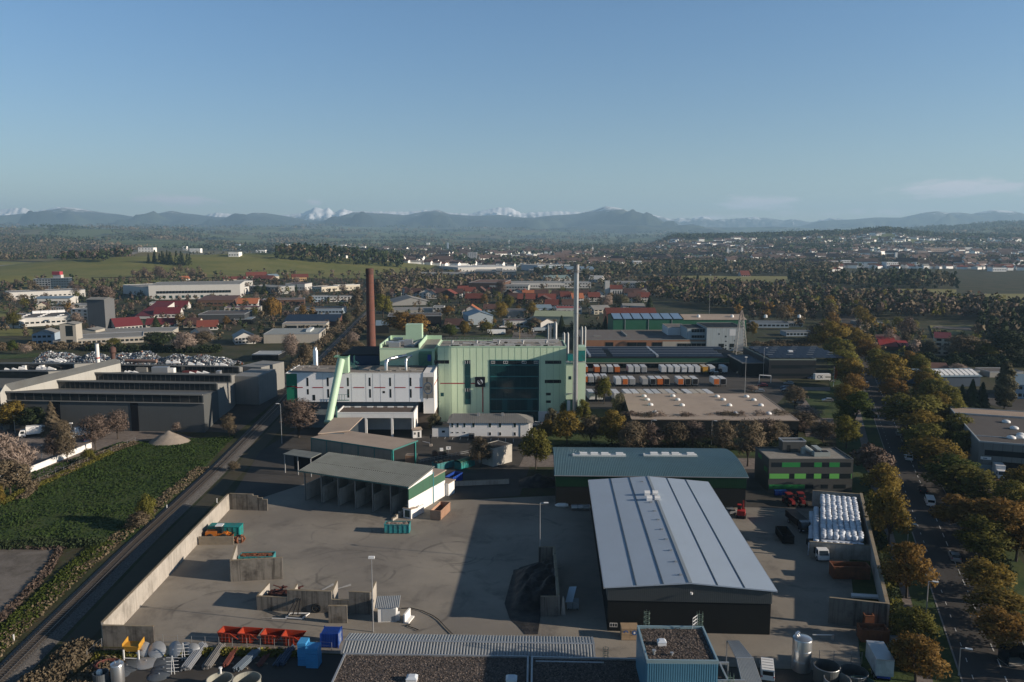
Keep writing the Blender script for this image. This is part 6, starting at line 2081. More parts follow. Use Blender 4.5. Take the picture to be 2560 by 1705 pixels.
for a,b,r0,r1 in ((525,565,222,196),(615,655,222,196),(730,768,222,196),(1155,1200,262,202),(1325,1370,262,202),(1572,1616,265,202)):
 X0,Z0,w,h=rectY('V',a,r1,b,r0,Yo)
 f,pp=winm(w,h,GLASS,WP)
 put('pane',pp,put('window',f,ro,(X0-xo0,-.02,Z0)))
BX(-.08,-.05,0,W+.08,0,.35).build('plinth',mat('stone_plinth',(.22,.19,.16)),ro)
BX(W,.8,hz('V',190,Yo),W+1.0,D-.5,ho-.02).build('bay',WP,ro)
wndw(ro,W+1.0,D,[('R',1.5,2.9,1.1,1.5,3,2.4)],GLASS)
MB().lathe(W+1.1,.3,[(.09,0),(.09,ho)],8).build('post',WP,ro)
MB().lathe(X('V',1690,Yo)-xo0,-.08,[(.07,0),(.07,ho)],6).build('downpipe',METAL,ro)
a,b=g('V',235,210),g('V',488,215)
bldg('annex','low flat white annex at the left end of the works office','annex',(a.x,Yo+.8,0),(xo0-.1,Yo+.8,0),6.0,3.0,WPL,BGR,'flat',0,[('F',3.2,1.4,1.0,.7)],par=.25,edge=METAL)
mb=MB()
for (xa,ya,xb,yb) in ((285,305,315,255),(410,320,436,262),(535,330,560,268),(665,335,682,285),(798,340,806,300),(1185,345,1192,308),(1310,362,1314,305),(1436,365,1438,305),(1566,372,1566,318)):
 mb.quad(g('V',xa,ya,.13),g('V',xa+8,ya,.13),g('V',xb+8,yb,.13),g('V',xb,yb,.13))
o=mb.build('parking_lines',PAINT)
o['kind']='structure'
p=g('V',868,322)
car('black car parked in front of the white works office',DARKCAR,(p.x,p.y+2,.02),R(-2))
p=g('V',1950,108)
car('white car at the right end of the works office',WP,(p.x,p.y+1,.02),R(80))
p=g('V',183,440)
ro=tg('pay_column','slim dark ticket column on a stone foot with a white barrier arm','column',p,0)
MB().bx(0,0,0,.9,.9,.7).build('foot',mat('stone_foot',(.4,.35,.3)),ro)
MB().lathe(0,0,[(.1,.7),(.1,2.6),(.35,2.7),(.4,3.6),(.2,3.9)],10).build('column',DARKCAR,ro)
MB().bar((-.3,0,1.0),(-2.8,1.8,1.1),.14).build('barrier_arm',WP,ro)
p=g('V',330,610)
ro=tg('roller','black compact roller parked on the forecourt','roller',p,R(8))
MB().tube([(-.2,-.6,0),(-.2,.9,0)],.9,16).build('drum',BLACKP,ro,False,(-1.2,0,.9))
BX(-.4,-.6,.7,1.9,.9,1.7).build('body',DARKCAR,ro)
BX(.1,-.5,1.7,1.1,.8,2.4).build('seat_frame',WP,ro)
MB().tube([(0,-.6,0),(0,.9,0)],.7,14).build('wheel',RUB,ro,False,(1.5,0,.7))
p=g('V',480,590)
ro=tg('sign_board','small white sign board on a pole beside the black roller','sign',p,R(5))
MB().bar((0,0,0),(0,0,2.4),.08).build('pole',METAL,ro)
BX(-.7,-.05,1.7,.7,0,2.7).build('board',WP,ro)
MB().bx(0,-.055,2.05,.5,.01,.35).build('print',BLUEMARK,ro)
a,b,c=g('V',1165,790),g('V',1548,700),g('V',1060,745)
P,rz,W=frm((*g('V',1225,790)[:2],0),(*b[:2],0))
bldg('store_cube','plain white windowless store cube behind the bare tree','store',P,(*b[:2],0),6.0,5.2,mat('patchy_white_wall',(.42,.40,.36),.85,.25,.6,dirt=.3,dirt_rgb=(.2,.19,.17)),ASPH,'flat',par=.15,edge=mat('patchy_white_wall',(.42,.4,.36)))
p0_,p1_=g('V',0,720),g('V',820,570)
ro=tg('guard_rail','grey guard rail along the ramp behind the aqua skips','rail',p0_,0)
dv=p1_-p0_
mb=MB()
for zz in (.5,1.0):
 mb.bar((0,0,zz),(dv.x,dv.y,zz),.08)
for k in range(15):
 mb.bar((dv.x*k/14,dv.y*k/14,0),(dv.x*k/14,dv.y*k/14,1.0),.06)
mb.build('rail',METAL,ro)
a,b=g('F',1430,1150),g('V',1500,960)
cwall('low concrete edging wall along the shaded yard below the bare tree',(a.x,a.y),(b.x,b.y-6),1.3,.3,3)
ZB,ZT=10.2,12.9
tiers=[(100,1665,483),(395,1782,384),(672,1895,312),(980,1960,240)]
lines=[]
for xl,xr,row in tiers:
 a,b=g('O',xl,row-(xr-xl)*.016,ZB),g('O',xr,row,ZB)
 lines.append((a,b))
a4,b4=g('O',1010,172,ZB),g('O',2010,185,ZB)
lines.append((a4,b4))
a,b=lines[0]
d_=(b-a).normalized()
lines[0]=(a-d_*26,b)
GREYWALL=mat('factory_grey_wall',(.085,.09,.09),.7,.12,.25,streak=.15)
GYL=mat('factory_pale_wall',(.21,.21,.20),.7,.1,.3,streak=.15)
FRF=mat('factory_roof',(.095,.10,.10),.7,.2,.3,dirt=.3)
ro=tg('factory','long grey sawtooth factory with dark glazing strips on the left','factory',(lines[0][1].x,lines[0][1].y,0),0)
O3=ro.location
for k in range(4):
 (a,b),(c,d)=lines[k],lines[k+1]
 a,b,c,d=a-O3,b-O3,c-O3,d-O3
 if k:
  dd=(b-a).normalized()
 c2=c+(a-c).dot((d-c).normalized())*(d-c).normalized()
 MB().hexa([(a.x,a.y,0),(b.x,b.y,0),(d.x,d.y,0),(c2.x,c2.y,0),(a.x,a.y,ZT),(b.x,b.y,ZT),(d.x,d.y,ZB-.4),(c2.x,c2.y,ZB-.4)]).build('shed_bay',GREYWALL if k==0 else GYL,ro)
 nrm=Vector((-(b-a).y,(b-a).x,0)).normalized()*-1
 if nrm.y>0:
  nrm=-nrm
 sl=[(a.x+nrm.x*.5,a.y+nrm.y*.5,ZT+.28),(b.x+nrm.x*.5,b.y+nrm.y*.5,ZT+.28),(d.x,d.y,ZB+.02),(c2.x,c2.y,ZB+.02)]
 MB().slab(sl,.22).build('roof',FRF,ro)
 MB().bar((a.x+nrm.x*.55,a.y+nrm.y*.55,ZT+.25),(b.x+nrm.x*.55,b.y+nrm.y*.55,ZT+.25),.25,.5).build('roof_edge',GYL,ro)
 gl=MB().hexa([(a.x+nrm.x*.08,a.y+nrm.y*.08,ZB+.1),(b.x+nrm.x*.08-.5,b.y+nrm.y*.08,ZB+.1),(b.x-.5,b.y,ZB+.1),(a.x,a.y,ZB+.1),(a.x+nrm.x*.08,a.y+nrm.y*.08,ZT-.2),(b.x+nrm.x*.08-.5,b.y+nrm.y*.08,ZT-.2),(b.x-.5,b.y,ZT-.2),(a.x,a.y,ZT-.2)]).build('glazing',GLASS,ro)
 L_=(b-a).length
 mm=BX(-.06,-.14,ZB+.1,.06,-.03,ZT-.2).mesh('mullion',mat('mullion_grey',(.10,.10,.10)))
 n_=int(L_/(1.9 if k else 3.2))
 rz_=atan2((b-a).y,(b-a).x)
 for j in range(n_):
  q=a.lerp(b,(j+.5)/n_)
  put('mullion',mm,ro,(q.x,q.y,0),rz_)
 MB().bar((a.x+nrm.x*.3,a.y+nrm.y*.3,ZB-.05),(b.x+nrm.x*.3,b.y+nrm.y*.3,ZB-.05),.5,.25).build('sill',GYL,ro)
 if k==0:
  for fx in (.445,.74):
   q=a.lerp(b,fx)
   BX(-1.3,-.12,0,1.3,0,ZB-.3).build('gate',BLACKP,ro,False,(q.x,q.y,0),rz_)
a,b=g('O',1960,250,8),g('O',2138,262,8)
BX(0,0,0,(b-a).length,16,hz('O',180,a.y)).build('end_block',GYL,ro,False,(a.x-O3.x,a.y-O3.y,0),atan2(b.y-a.y,b.x-a.x))
a,b=g('O',1900,330,8),g('O',2000,330,8)
BX(0,0,0,(b-a).length+6,18,hz('O',262,a.y)).build('end_block',GYL,ro,False,(a.x-O3.x,a.y-O3.y,0),-.1)
ea,eb=g('O',95,383,13.0),g('O',985,157,14.8)
ra,rb_=g('O',42,332,15.6),g('O',948,122,16.6)
la,lb=ra+(ra-ea),rb_+(rb_-eb)
P_=[p-O3 for p in (ea,eb,ra,rb_)]
E0,E1,R0_,R1_=P_
L0,L1=R0_+(R0_-E0)*1.0,R1_+(R1_-E1)*1.0
L0.z,L1.z=E0.z,E1.z
MB().add([(E0.x,E0.y,0),(E1.x,E1.y,0),(L1.x,L1.y,0),(L0.x,L0.y,0),E0,E1,L1,L0,R0_,R1_],[(0,1,5,4),(2,3,7,6),(1,2,6,9,5),(3,0,4,8,7),(4,5,9,8),(6,7,8,9)]).build('monitor_wall',mat('monitor_wall',(.36,.355,.33),.75,.1,.3,streak=.15),ro)
up=Vector((0,0,.2))
MB().slab([E0+up,E1+up,R1_+up,R0_+up],.15).slab([R0_+up,R1_+up,L1+up,L0+up],.15).build('monitor_roof',FRF,ro)
q=g('O',945,118,16)-O3
MB().lathe(q.x-1,q.y,[(.9,14),(.9,18.2),(1.3,18.6),(1.3,20.4),(.5,21)],14).build('cowl',mat('brown_cowl',(.10,.055,.045),.8),ro,True)
MB().tube([(q.x+2,q.y+4,14.5),(q.x+16,q.y+2,14.5)],.7,10).build('brown_pipe',mat('brown_pipe',(.22,.14,.11),.8),ro)
for row,xl,xr in ((282,-120,400),(218,-150,600)):
 a,b=g('O',xl,row-4,ZB)-O3,g('O',xr,row,ZB)-O3
 rz_=atan2((b-a).y,(b-a).x)
 L_=(b-a).length
 MB().hexa([(0,0,0),(L_,0,0),(L_,20,0),(0,20,0),(0,0,ZT),(L_,0,ZT),(L_,20,ZB),(0,20,ZB)]).build('shed_bay',GYL,ro,False,(a.x,a.y,0),rz_)
 MB().slab([(0,-.4,ZT+.25),(L_,-.4,ZT+.25),(L_,20,ZB+.2),(0,20,ZB+.2)],.2).build('roof',FRF,ro,False,(a.x,a.y,0),rz_)
 BX(0,-.08,ZB+.1,L_,0,ZT-.2).build('glazing',GLASS,ro,False,(a.x,a.y,0),rz_)
rv=MB().hexa([(-1.6,-.7,0),(1.6,-.7,0),(1.6,.7,0),(-1.6,.7,0),(-1.3,-.5,1.0),(1.3,-.5,.3),(1.3,.5,.3),(-1.3,.5,1.0)]).mesh('roof_window',WP)
for x,y in ((70,215),(130,215),(185,205),(330,205),(385,205),(425,205),(480,140),(900,232),(950,232),(1050,238),(1080,236),(1120,240),(1580,245),(1640,242),(1690,240),(1570,165),(1640,165),(1790,172),(1830,172),(1390,150),(1445,150),(425,135),(510,132)):
 q=g('O',x,y,11.2)-O3
 put('roof_window',rv,ro,(q.x,q.y,10.9),R(random.uniform(-6,6)),(1,1,1.3))
for x,y,w,h,m in ((1240,246,6.5,3.2,METAL),(1370,240,2.5,2.4,WP),(1110,225,4.5,2.0,GYL),(1490,236,5.5,1.0,mat('dull_red_unit',(.13,.03,.03))),(1765,258,1.6,2.2,METAL),(320,215,1.5,2.4,WP),(180,212,1.4,2.2,WP)):
 q=g('O',x,y,10.6)-O3
 BX(0,0,0,w,2.4,h).build('roof_unit',m,ro,False,(q.x,q.y,10.2))
sp_=g('O',1720,205,11)-O3
MB().lathe(sp_.x,sp_.y,[(.35,9),(.35,14.5)],10).build('flue',METAL,ro)
p=at('O',800,130,380)
ro=tg('flue','slim white flue rising in front of the scrap heap','chimney',(p.x,380,0))
MB().lathe(0,0,[(.95,0),(.85,hz('O',0,380))],16).build('shaft',WPL,ro,True)
MB().lathe(0,0,[(.98,hz('O',118,380)),(.98,hz('O',108,380))],16).build('red_band',REDP,ro)
MB().lathe(0,0,[(.9,hz('O',0,380)),(1.0,hz('O',0,380)+.3),(.7,hz('O',0,380)+.3)],16).build('rim',METAL,ro)
rng=np.random.default_rng(31)
N=15000
uu=rng.uniform(0,1,N)
dd=rng.uniform(-1,1,N)
hp=(5.6+1.6*np.sin(uu*21)*np.sin(uu*7+1)+.9*np.sin(uu*47))*np.clip(uu*14,0,1)**.7*np.clip((1-uu)*9,.25,1)**.8
pa,pb=at('O',285,150,405),at('O',1930,160,398)
cx,cy=pa.x+(pb.x-pa.x)*uu,pa.y+(pb.y-pa.y)*uu+dd*11
cz=hp*np.clip(1-np.abs(dd)**1.6,0,1)+rng.uniform(-.2,.45,N)
sz_=rng.uniform(.25,.75,N)
ax1=rng.normal(size=(N,3))
ax1/=np.linalg.norm(ax1,axis=1)[:,None]
ax2=np.cross(ax1,rng.normal(size=(N,3)))
ax2/=np.linalg.norm(ax2,axis=1)[:,None]
C_=np.stack([cx,cy,np.maximum(cz,.2)],-1)
V=np.stack([C_-ax1*sz_[:,None]-ax2*sz_[:,None]*.6,C_+ax1*sz_[:,None]-ax2*sz_[:,None]*.6,C_+ax1*sz_[:,None]+ax2*sz_[:,None]*.6,C_-ax1*sz_[:,None]+ax2*sz_[:,None]*.6],1).reshape(-1,3)
t=NT('scrap_sheet',.5)
gi=t.n.new('ShaderNodeNewGeometry').outputs['Random Per Island']
col=t.mix(t.ramp(gi,.25,.75),(.10,.13,.17),(.50,.52,.53))
col=t.mix(t.ramp(gi,.93,.95),col,(.22,.09,.05))
col=t.mix(t.ramp(gi,.03,.02),col,(.03,.08,.2))
t.b.inputs['Metallic'].default_value=.25
SCRAP=t.done(col)
o=put('scrap_heap',rawm('scrap_heap',V,np.arange(4*N),4,SCRAP))
tag(o,'long glittering heap of crumpled scrap metal behind the grey factory','scrap heap',None,'stuff')
mb=MB()
for k in range(40):
 t_=k/39
mb.prism([(pa.x+4,pa.y-7),(pb.x-6,pb.y-7),(pb.x-6,pb.y+7),(pa.x+4,pa.y+7)],0,2.2)
o=mb.build('scrap_base',mat('dark_scrap',(.09,.10,.12),.7,.4))
tag(o,'dark compacted scrap under the crumpled sheets','scrap heap',None,'stuff')
YD=394.0
xa,xb=X('Q',60,YD),X('Q',1545,YD)
ro=tg('loading_depot','long dark loading depot with solar roof and green fascia above the lorry bays','depot',(xa,YD,0),0)
W,D=xb-xa,38.0
zf0,zf1=hz('Q',545,YD),hz('Q',498,YD)
BX(0,3.5,0,W,D,zf1-.1).build('wall',BLACKP,ro)
BX(0,0,zf0+.3,W,3.5,zf1).build('fascia',DKGREEN,ro)
BX(-.1,-.25,zf0+.05,W+.1,3.5,zf0+.3).build('canopy_edge',BGW,ro)
BX(-.1,-.1,zf1,W+.1,D,zf1+.2).build('roof',DKC,ro)
pn=MB().hexa([(0,0,.2),(3.0,0,.2),(3.0,5.2,1.0),(0,5.2,1.0),(0,0,.3),(3.0,0,.3),(3.0,5.2,1.1),(0,5.2,1.1)]).mesh('solar_panel',SOLAR)
fr_=MB().bar((0,5.3,1.1),(3.06,5.3,1.1),.25,.2).mesh('panel_edge',METAL)
for r_ in range(4):
 for k in range(int(W/3.1)):
  if k in (4,23,24) and r_<3:
   continue
  p_=put('solar_panel',pn,ro,(.4+k*3.1,2+r_*8.5,zf1+.2))
  put('panel_edge',fr_,p_)
for xx in (.045,.47):
 BX(W*xx,2,zf1+.2,W*xx+1.1,D-3,zf1+1.3).build('roof_walk',METAL,ro)
dm=BX(0,0,0,3.0,.1,3.4).mesh('dock_door',mat('dock_door',(.04,.045,.05)))
k=0
while 3+k*4.5<W-4:
 put('dock_door',dm,ro,(3+k*4.5,3.38,.6))
 k+=1
SW={'w':mat('pale_box_paint',(.50,.51,.52),.5,.1,obj_var=.12),'o':LORANGE,'g':mat('grey_box_paint',(.28,.29,.30),.5,.1,obj_var=.15),'k':BLACKP,'b':mat('beige_box_paint',(.42,.37,.30),.5),'y':YELLOW}
names={'w':'white','o':'orange','g':'grey','k':'black','b':'beige','y':'yellow'}
row1=[(108,'o','o'),(217,'o','o'),(280,'g','g'),(340,'w','g'),(402,'o','o'),(527,'w','w'),(587,'w','w'),(650,'w','g'),(830,'w','w'),(893,'w','w'),(955,'w','w'),(1018,'w','w'),(1080,'w','w'),(1142,'w','w'),(1212,'y','y'),(1277,'w','w'),(1392,'w','w')]
row2=[(105,'o','o'),(163,'w','g'),(225,'w','g'),(290,'w','g'),(415,'w','w'),(478,'w','o'),(543,'w','g'),(660,'g','g'),(735,'w','k'),(797,'o','o'),(860,'b','k'),(988,'w','o'),(1055,'b','k'),(1122,'w','k'),(1317,'w','o'),(1380,'w','k')]
row3=[(135,'w'),(205,'w'),(360,'w'),(468,'w'),(535,'w'),(600,'b'),(665,'w'),(732,'w'),(800,'g'),(862,'w'),(935,'b'),(1020,'w'),(1080,'b'),(1145,'b'),(1210,'w')]
protos={}
def body(bk,dk,loc,rz,lb,L):
 key=(bk,dk,L)
 if key not in protos:
  protos[key]=trailer('swap_body',lb,'lorry body',SW[bk],SW[dk],loc,rz,L,'lorry bodies in the lorry yard',True,SW['w'] if bk in 'wo' else SW['b'])
  KIDS[protos[key].name]=list(protos[key].children)
  return protos[key]
 return copyt(protos[key],loc,rz,lb)
for i,(x,b_,d_) in enumerate(row1):
 p=g('Q',x,648)
 body(b_,d_,(p.x-1.2,p.y,.02),0,'%s lorry body backed up to the depot, %s from the left'%(names[d_],ORD[i]),7.4)
for i,(x,b_,d_) in enumerate(row2):
 p=g('Q',x,742 if x<380 else 764)
 body(b_,d_,(p.x-1.2,p.y,.02),R(1),'lorry body with %s end, %s from the left in the middle row'%(names[d_],ORD[i]),7.4)
for i,(x,b_) in enumerate(row3):
 p=g('Q',x+18,800,3.7)
 body(b_,b_,(p.x-.6,p.y-4.5,.02),R(4),'%s roofed lorry body behind the beige roof, %s from the left'%(names[b_],ORD[i]),8.6)
for x,y,c,lab in ((1340,640,DARKCAR,'dark lorry cab parked between the bodies at the depot'),(1283,668,DARKCAR,'black lorry cab in front of a white body at the depot')):
 p=g('Q',x,y)
 lorry(lab,c,BLACKP,(p.x,p.y,.02),0,4.5,.6)
p=g('Q',1525,645)
car('beige van at the right end of the loading depot',SW['b'],(p.x,p.y,.02),R(60),'van')
zr=6.0
q=[g('Q',440,830,zr),g('Q',1700,830,zr),g('Q',2050,1075,zr),g('Q',512,1062,zr)]
ro=tg('flat_hall','wide low hall with a beige flat roof dotted with white domes','hall',(q[3].x,q[3].y,0),0)
qq=[p-ro.location for p in q]
MB().prism([(p.x,p.y) for p in (qq[3],qq[2],qq[1],qq[0])],0,zr).build('wall',DKC,ro)
MB().prism([(p.x,p.y) for p in (qq[3],qq[2],qq[1],qq[0])],zr+.01,zr+.15).build('roof',BGR,ro)
ed=MB()
for i in range(4):
 a,b=qq[i],qq[(i+1)%4]
 ed.bar((a.x,a.y,zr+.1),(b.x,b.y,zr+.1),.3,.3)
ed.build('parapet',BGR,ro)
dm_=MB().lathe(0,0,[(1.0,0),(1.0,.35),(.85,.6),(.5,.8),(.05,.88)],14).mesh('roof_dome',WP,'all')
for x,y in ((625,850),(890,848),(1298,853),(1568,854),(655,882),(935,883),(1355,883),(1635,885),(685,930),(975,934),(1410,935),(1700,935),(728,1000),(1470,1010),(1772,1012)):
 p=g('Q',x,y+6,zr)-ro.location
 put('roof_dome',dm_,ro,(p.x,p.y,zr+.14))
a,b=g('Q',1790,640),g('Q',2235,640)
Yp=366.0
za=hz('Q',515,Yp)
bldg('pavilion','dark two storey pavilion with a solar covered flat roof beside the tree avenue','office',(X('Q',1800,Yp),Yp,0),(X('Q',2235,Yp),Yp,0),42,za,mat('dark_facade',(.025,.027,.03),.4),DKC,'flat',0,[('F',1,1.2,36,1.2),('F',1,4.8,36,1.6)],par=.5,edge=mat('grey_green_edge',(.16,.19,.17)))
ro=bpy.context.scene.collection.objects[-1]
pv=[o for o in COL.objects if o.name.startswith('pavilion')][-1]
for r_ in range(5):
 for k in range(11):
  p_=put('solar_panel',pn,pv,(1.5+k*3.2,4+r_*7.2,za+.1))
  if k%3==r_%3:
   put('panel_edge',fr_,p_)
BX(16,20,za,18,22,za+1.5).build('roof_dome',WP,pv)
bldg('link_building','low dark link building left of the solar roofed pavilion','building',(X('Q',1550,372),372,0),(X('Q',1800,372),372,0),26,hz('Q',545,372),DKC,mat('blue_grey_roof',(.10,.12,.14)),'flat',0,[],par=.3,edge=GYL)
Yk=g('Q',900,425).y
xa,xb=X('Q',60,Yk),X('Q',1215,Yk)
rt=bldg('works_building','long low works with a brown fascia and strip windows behind the depot','works',(xa,Yk,0),(xb,Yk,0),48,hz('Q',330,Yk),mat('brown_fascia',(.26,.13,.075),.8,.1),mat('brown_grey_roof',(.13,.115,.105),.9,.2,.3),'flat',0,[],par=.3,edge=GYL)
xs=X('Q',805,Yk)-xa
BX(xs,-.1,0,xb-xa+.1,0,hz('Q',345,Yk)).build('pale_wall',BGW,rt)
for x0_,x1_ in ((270,345),(470,650),(700,790)):
 X0,Z0,w,h=rectY('Q',x0_,352,x1_,388,Yk)
 n_=max(1,int(w/4))
 for k in range(n_):
  BX(.1,-.12,0,w/n_-.1,0,h).build('window',GLASS,rt,False,(X0-xa+k*w/n_,0,Z0))
X0,Z0,w,h=rectY('Q',930,362,1195,392,Yk)
for k in range(6):
 BX(.08,-.2,0,w/6-.08,-.1,h).build('window',GLASS,rt,False,(X0-xa+k*w/6,0,Z0))
BX(0,-.12,0,xs,0,1.2).build('plinth',BGW,rt)
BX(8,14,hz('Q',330,Yk),xb-xa-60,15,hz('Q',330,Yk)+.9).box(xb-xa-45,14,hz('Q',330,Yk),xb-xa-44,40,hz('Q',330,Yk)+.9).build('roof_kerb',GYL,rt)
Yk2=Yk-2
xa,xb=X('Q',1212,Yk2),X('Q',1560,Yk2)
zt2=hz('Q',220,Yk2)
rt=bldg('factory_block','tall pale blue white factory block left of the lattice pylon','factory',(xa,Yk2,0),(xb,Yk2,0),26,zt2,mat('pale_blue_wall',(.35,.40,.42),.7,.12,.3,streak=.4,dirt_rgb=(.17,.16,.14)),DKC,'flat',0,[],par=.4,edge=GYL)
for x0_,r0,x1_,r1,m in ((1312,365,1362,398,GLASS),(1412,365,1465,398,GLASS),(1345,402,1362,416,GLASS),(1412,402,1430,416,GLASS),(1410,232,1470,292,WHITE),(1372,292,1385,306,GLASS),(1372,338,1385,348,GLASS),(1372,375,1385,386,GLASS),(1372,402,1385,414,GLASS),(1455,332,1468,344,GLASS),(1310,270,1322,282,GLASS)):
 X0,Z0,w,h=rectY('Q',x0_,r0,x1_,r1,Yk2)
 BX(0,-.06,0,w,0,h).build('window' if m is GLASS else 'panel',m,rt,False,(X0-xa,0,Z0))
Yk3=Yk+3
xa,xb=X('Q',1030,Yk3),X('Q',1212,Yk3)
rt=bldg('office_block','pale blue office block with two dark window bands beside the factory block','office',(xa,Yk3,0),(xb,Yk3,0),20,hz('Q',225,Yk3),mat('pale_blue_wall',(.35,.40,.42)),DKC,'flat',0,[],par=.3,edge=GYL)
for r0,r1 in ((230,260),(288,312)):
 X0,Z0,w,h=rectY('Q',1062,r0,1187,r1,Yk3)
 for k in range(5):
  BX(.06,-.06,0,w/5-.06,0,h).build('window',GLASS,rt,False,(X0-xa+k*w/5,0,Z0))
Yk4=Yk+22
bldg('storage_block','low white storage block left of the pale blue office','store',(X('Q',850,Yk4),Yk4,0),(X('Q',1035,Yk4),Yk4,0),18,hz('Q',215,Yk4),WHITE,mat('brown_grey_roof',(.13,.115,.105)),'flat',0,[],par=.3,edge=BGW)
Yk5=Yk+50
for xl,xr,top,lab,rf,D5 in ((345,992,140,'dark green clad hall with a blue solar strip roof',None,30),(992,1590,150,'dark green clad hall with a pale curved roof edge behind the pylon',BGR,26)):
 za=hz('Q',top,Yk5)
 rt=bldg('green_store',lab,'hall',(X('Q',xl,Yk5),Yk5+(4 if xl>900 else 0),0),(X('Q',xr,Yk5),Yk5+(4 if xl>900 else 0),0),D5,za,mat('mid_green_hall',(.018,.105,.06),.6,.12,.2),rf or DKC,'gx',2.2,[],over=.4)
 if not rf:
  w_=rt['W']
  sp2=MB().hexa([(0,-.2,za+.2),(5.6,-.2,za+.2),(5.6,14.5,za+2.3),(0,14.5,za+2.3),(0,-.2,za+.35),(5.6,-.2,za+.35),(5.6,14.5,za+2.5),(0,14.5,za+2.5)]).mesh('solar_panel',mat('blue_solar',(.16,.24,.34),.3,.1))
  n_=int(w_/6)
  for k in range(n_):
   put('solar_panel',sp2,rt,(.3+k*w_/n_,0,0))
  for k in (1,3,5):
   BX(w_*k/6,-.3,0,w_*k/6+.3,0,za).build('downpipe',METAL,rt)
  BX(0,-.15,0,w_,0,2.0).build('plinth',BGW,rt)
 else:
  for k in range(4):
   MB().lathe(12+k*22,6,[(1.2,za+.8),(1.0,za+2.4),(.1,za+2.8)],10).build('roof_dome',WP,rt)
Yr=Yk+85
bldg('red_barn','long red tiled roof behind the green clad hall','barn',(X('Q',290,Yr),Yr,0),(X('Q',750,Yr),Yr,0),24,hz('Q',105,Yr),mat('orange_gable',(.35,.14,.07),.8),TRED,'gx',4.2,[])
Yp=Yk-14
p=Vector((X('Q',1527,Yp),Yp,0))
hp_=hz('Q',57,Yp)
ro=tg('lattice_pylon','tall grey lattice pylon in front of the factory block','pylon',p)
mb,mr=MB(),MB()
n_=13
for k in range(n_):
 z0,z1=hp_*k/n_,hp_*(k+1)/n_
 w0,w1=2.9*(1-k/n_)**.8+.25,2.9*(1-(k+1)/n_)**.8+.2
 tgt=mr if k>=n_-3 else mb
 c0=[(-w0,-w0,z0),(w0,-w0,z0),(w0,w0,z0),(-w0,w0,z0)]
 c1=[(-w1,-w1,z1),(w1,-w1,z1),(w1,w1,z1),(-w1,w1,z1)]
 for i in range(4):
  j=(i+1)%4
  tgt.bar(c0[i],c1[i],.22).bar(c0[i],c1[j],.12).bar(c0[j],c1[i],.12).bar(c1[i],c1[j],.12)
mb.build('frame',mat('pylon_grey',(.40,.38,.35),.6,.1),ro)
mr.build('top_frame',mat('pylon_red',(.34,.27,.23),.6,.1),ro)
p=g('Q',1552,825)
lamp((p.x,p.y,0),15.5,'tall grey lamp post at the right end of the lorry yard',2)
p=g('Q',1722,675)
lamp((p.x,p.y,0),14,'grey lamp post in front of the low link building',1)
p=g('K',700,522)
ro=tg('flag','orange flag on a white pole beside the tree avenue','flag',p,0)
MB().lathe(0,0,[(.08,0),(.06,9)],8).build('pole',WP,ro)
MB().add([(0.1,0,9),(.9,.3,8.2),(1.5,-.1,7.0),(1.6,.2,4.0),(.9,.2,3.4),(.1,0,3.6)],[(0,1,2,3,4,5)]).build('cloth',mat('flag_orange',(.45,.10,.03),.8,.1,trans=.3),ro)
p,q=g('K',565,492),g('K',692,495)
rt=trailer('trailer','white box trailer with dark lettering beside the tree avenue','trailer',WP,WP,(p.x,p.y+2.5,.02),R(-90),(q-p).length,None,False)
tm=txtm('CK',2.0,DARKCAR,'lettering')
o=put('lettering',tm,rt,(-1.27,2.6,2.4))
o.rotation_euler=(R(90),0,R(-90)) if False else (R(90),0,R(90))
o.location=(1.27,2.2,2.4)
o2=BX(1.255,4.6,2.2,1.27,9.5,2.6).build('print',DARKCAR,rt)
whl(rt,[(x,y) for x in (-1.0,1.0) for y in (7.5,8.9)],.5,.3)
for x,y,c,rz_,lab in ((350,505,SILVERP,80,'silver car highest in the car park beside the lorry yard'),(325,540,BLUECAR,85,'dark blue car below the silver one in the car park'),(328,562,DARKCAR,84,'black car lowest of the three in the car park'),(145,522,REDCAR,78,'red car near the lamp post in the car park'),(122,568,SILVERP,84,'pale car beside the blossom bush at the beige roof'),(535,462,BLUECAR,88,'blue car left of the lettered trailer'),(425,655,SILVERP,75,'grey car under the trees in the planted car park strip'),(655,640,SILVERP,85,'silver car on the right side of the planted car park')):
 p=g('K',x,y)
 car(lab,c,(p.x,p.y,.05),R(rz_),'hatch','cars in the car park by the lorry yard')
p=g('Q',1730,725)
ro=tg('height_barrier','white height barrier gate at the car park entrance','barrier',p,R(-3))
MB().bar((-2.2,0,3.6),(3.0,0,3.3),.35).build('beam',WP,ro)
MB().bar((3.0,0,0),(3.0,0,3.3),.2).bar((-2.2,0,0),(-2.2,0,3.6),.2).build('post',WP,ro)
zr=9.0
q0,q1=g('K',1612,690,zr),g('K',1845,955,zr)
dv=(q0-q1)
rz_=atan2(dv.y,dv.x)-pi/2
ro=tg('grey_hall','grey flat roofed hall with strip window right of the road','hall',(q1.x,q1.y,0),rz_)
W,D=62.0,dv.length
GW=mat('grey_panel_wall',(.155,.165,.16),.75,.12,.3,streak=.2)
BX(0,0,0,W,D,zr).build('wall',GW,ro)
BX(.3,.3,zr+.01,W-.3,D*.79,zr+.06).build('roof',mat('dark_felt_roof',(.085,.075,.07),.95,.25,.4,dirt=.3),ro)
BX(.3,D*.79,zr+.01,W-.3,D-.3,zr+.3).build('pale_roof',mat('pale_orange_roof',(.33,.25,.19),.95,.15,.3,dirt=.2),ro)
BX(.3,D*.15,zr+.06,W-.3,D*.155,zr+.25).box(.3,D*.785,zr+.06,W-.3,D*.79,zr+.6).build('roof_kerb',METAL,ro)
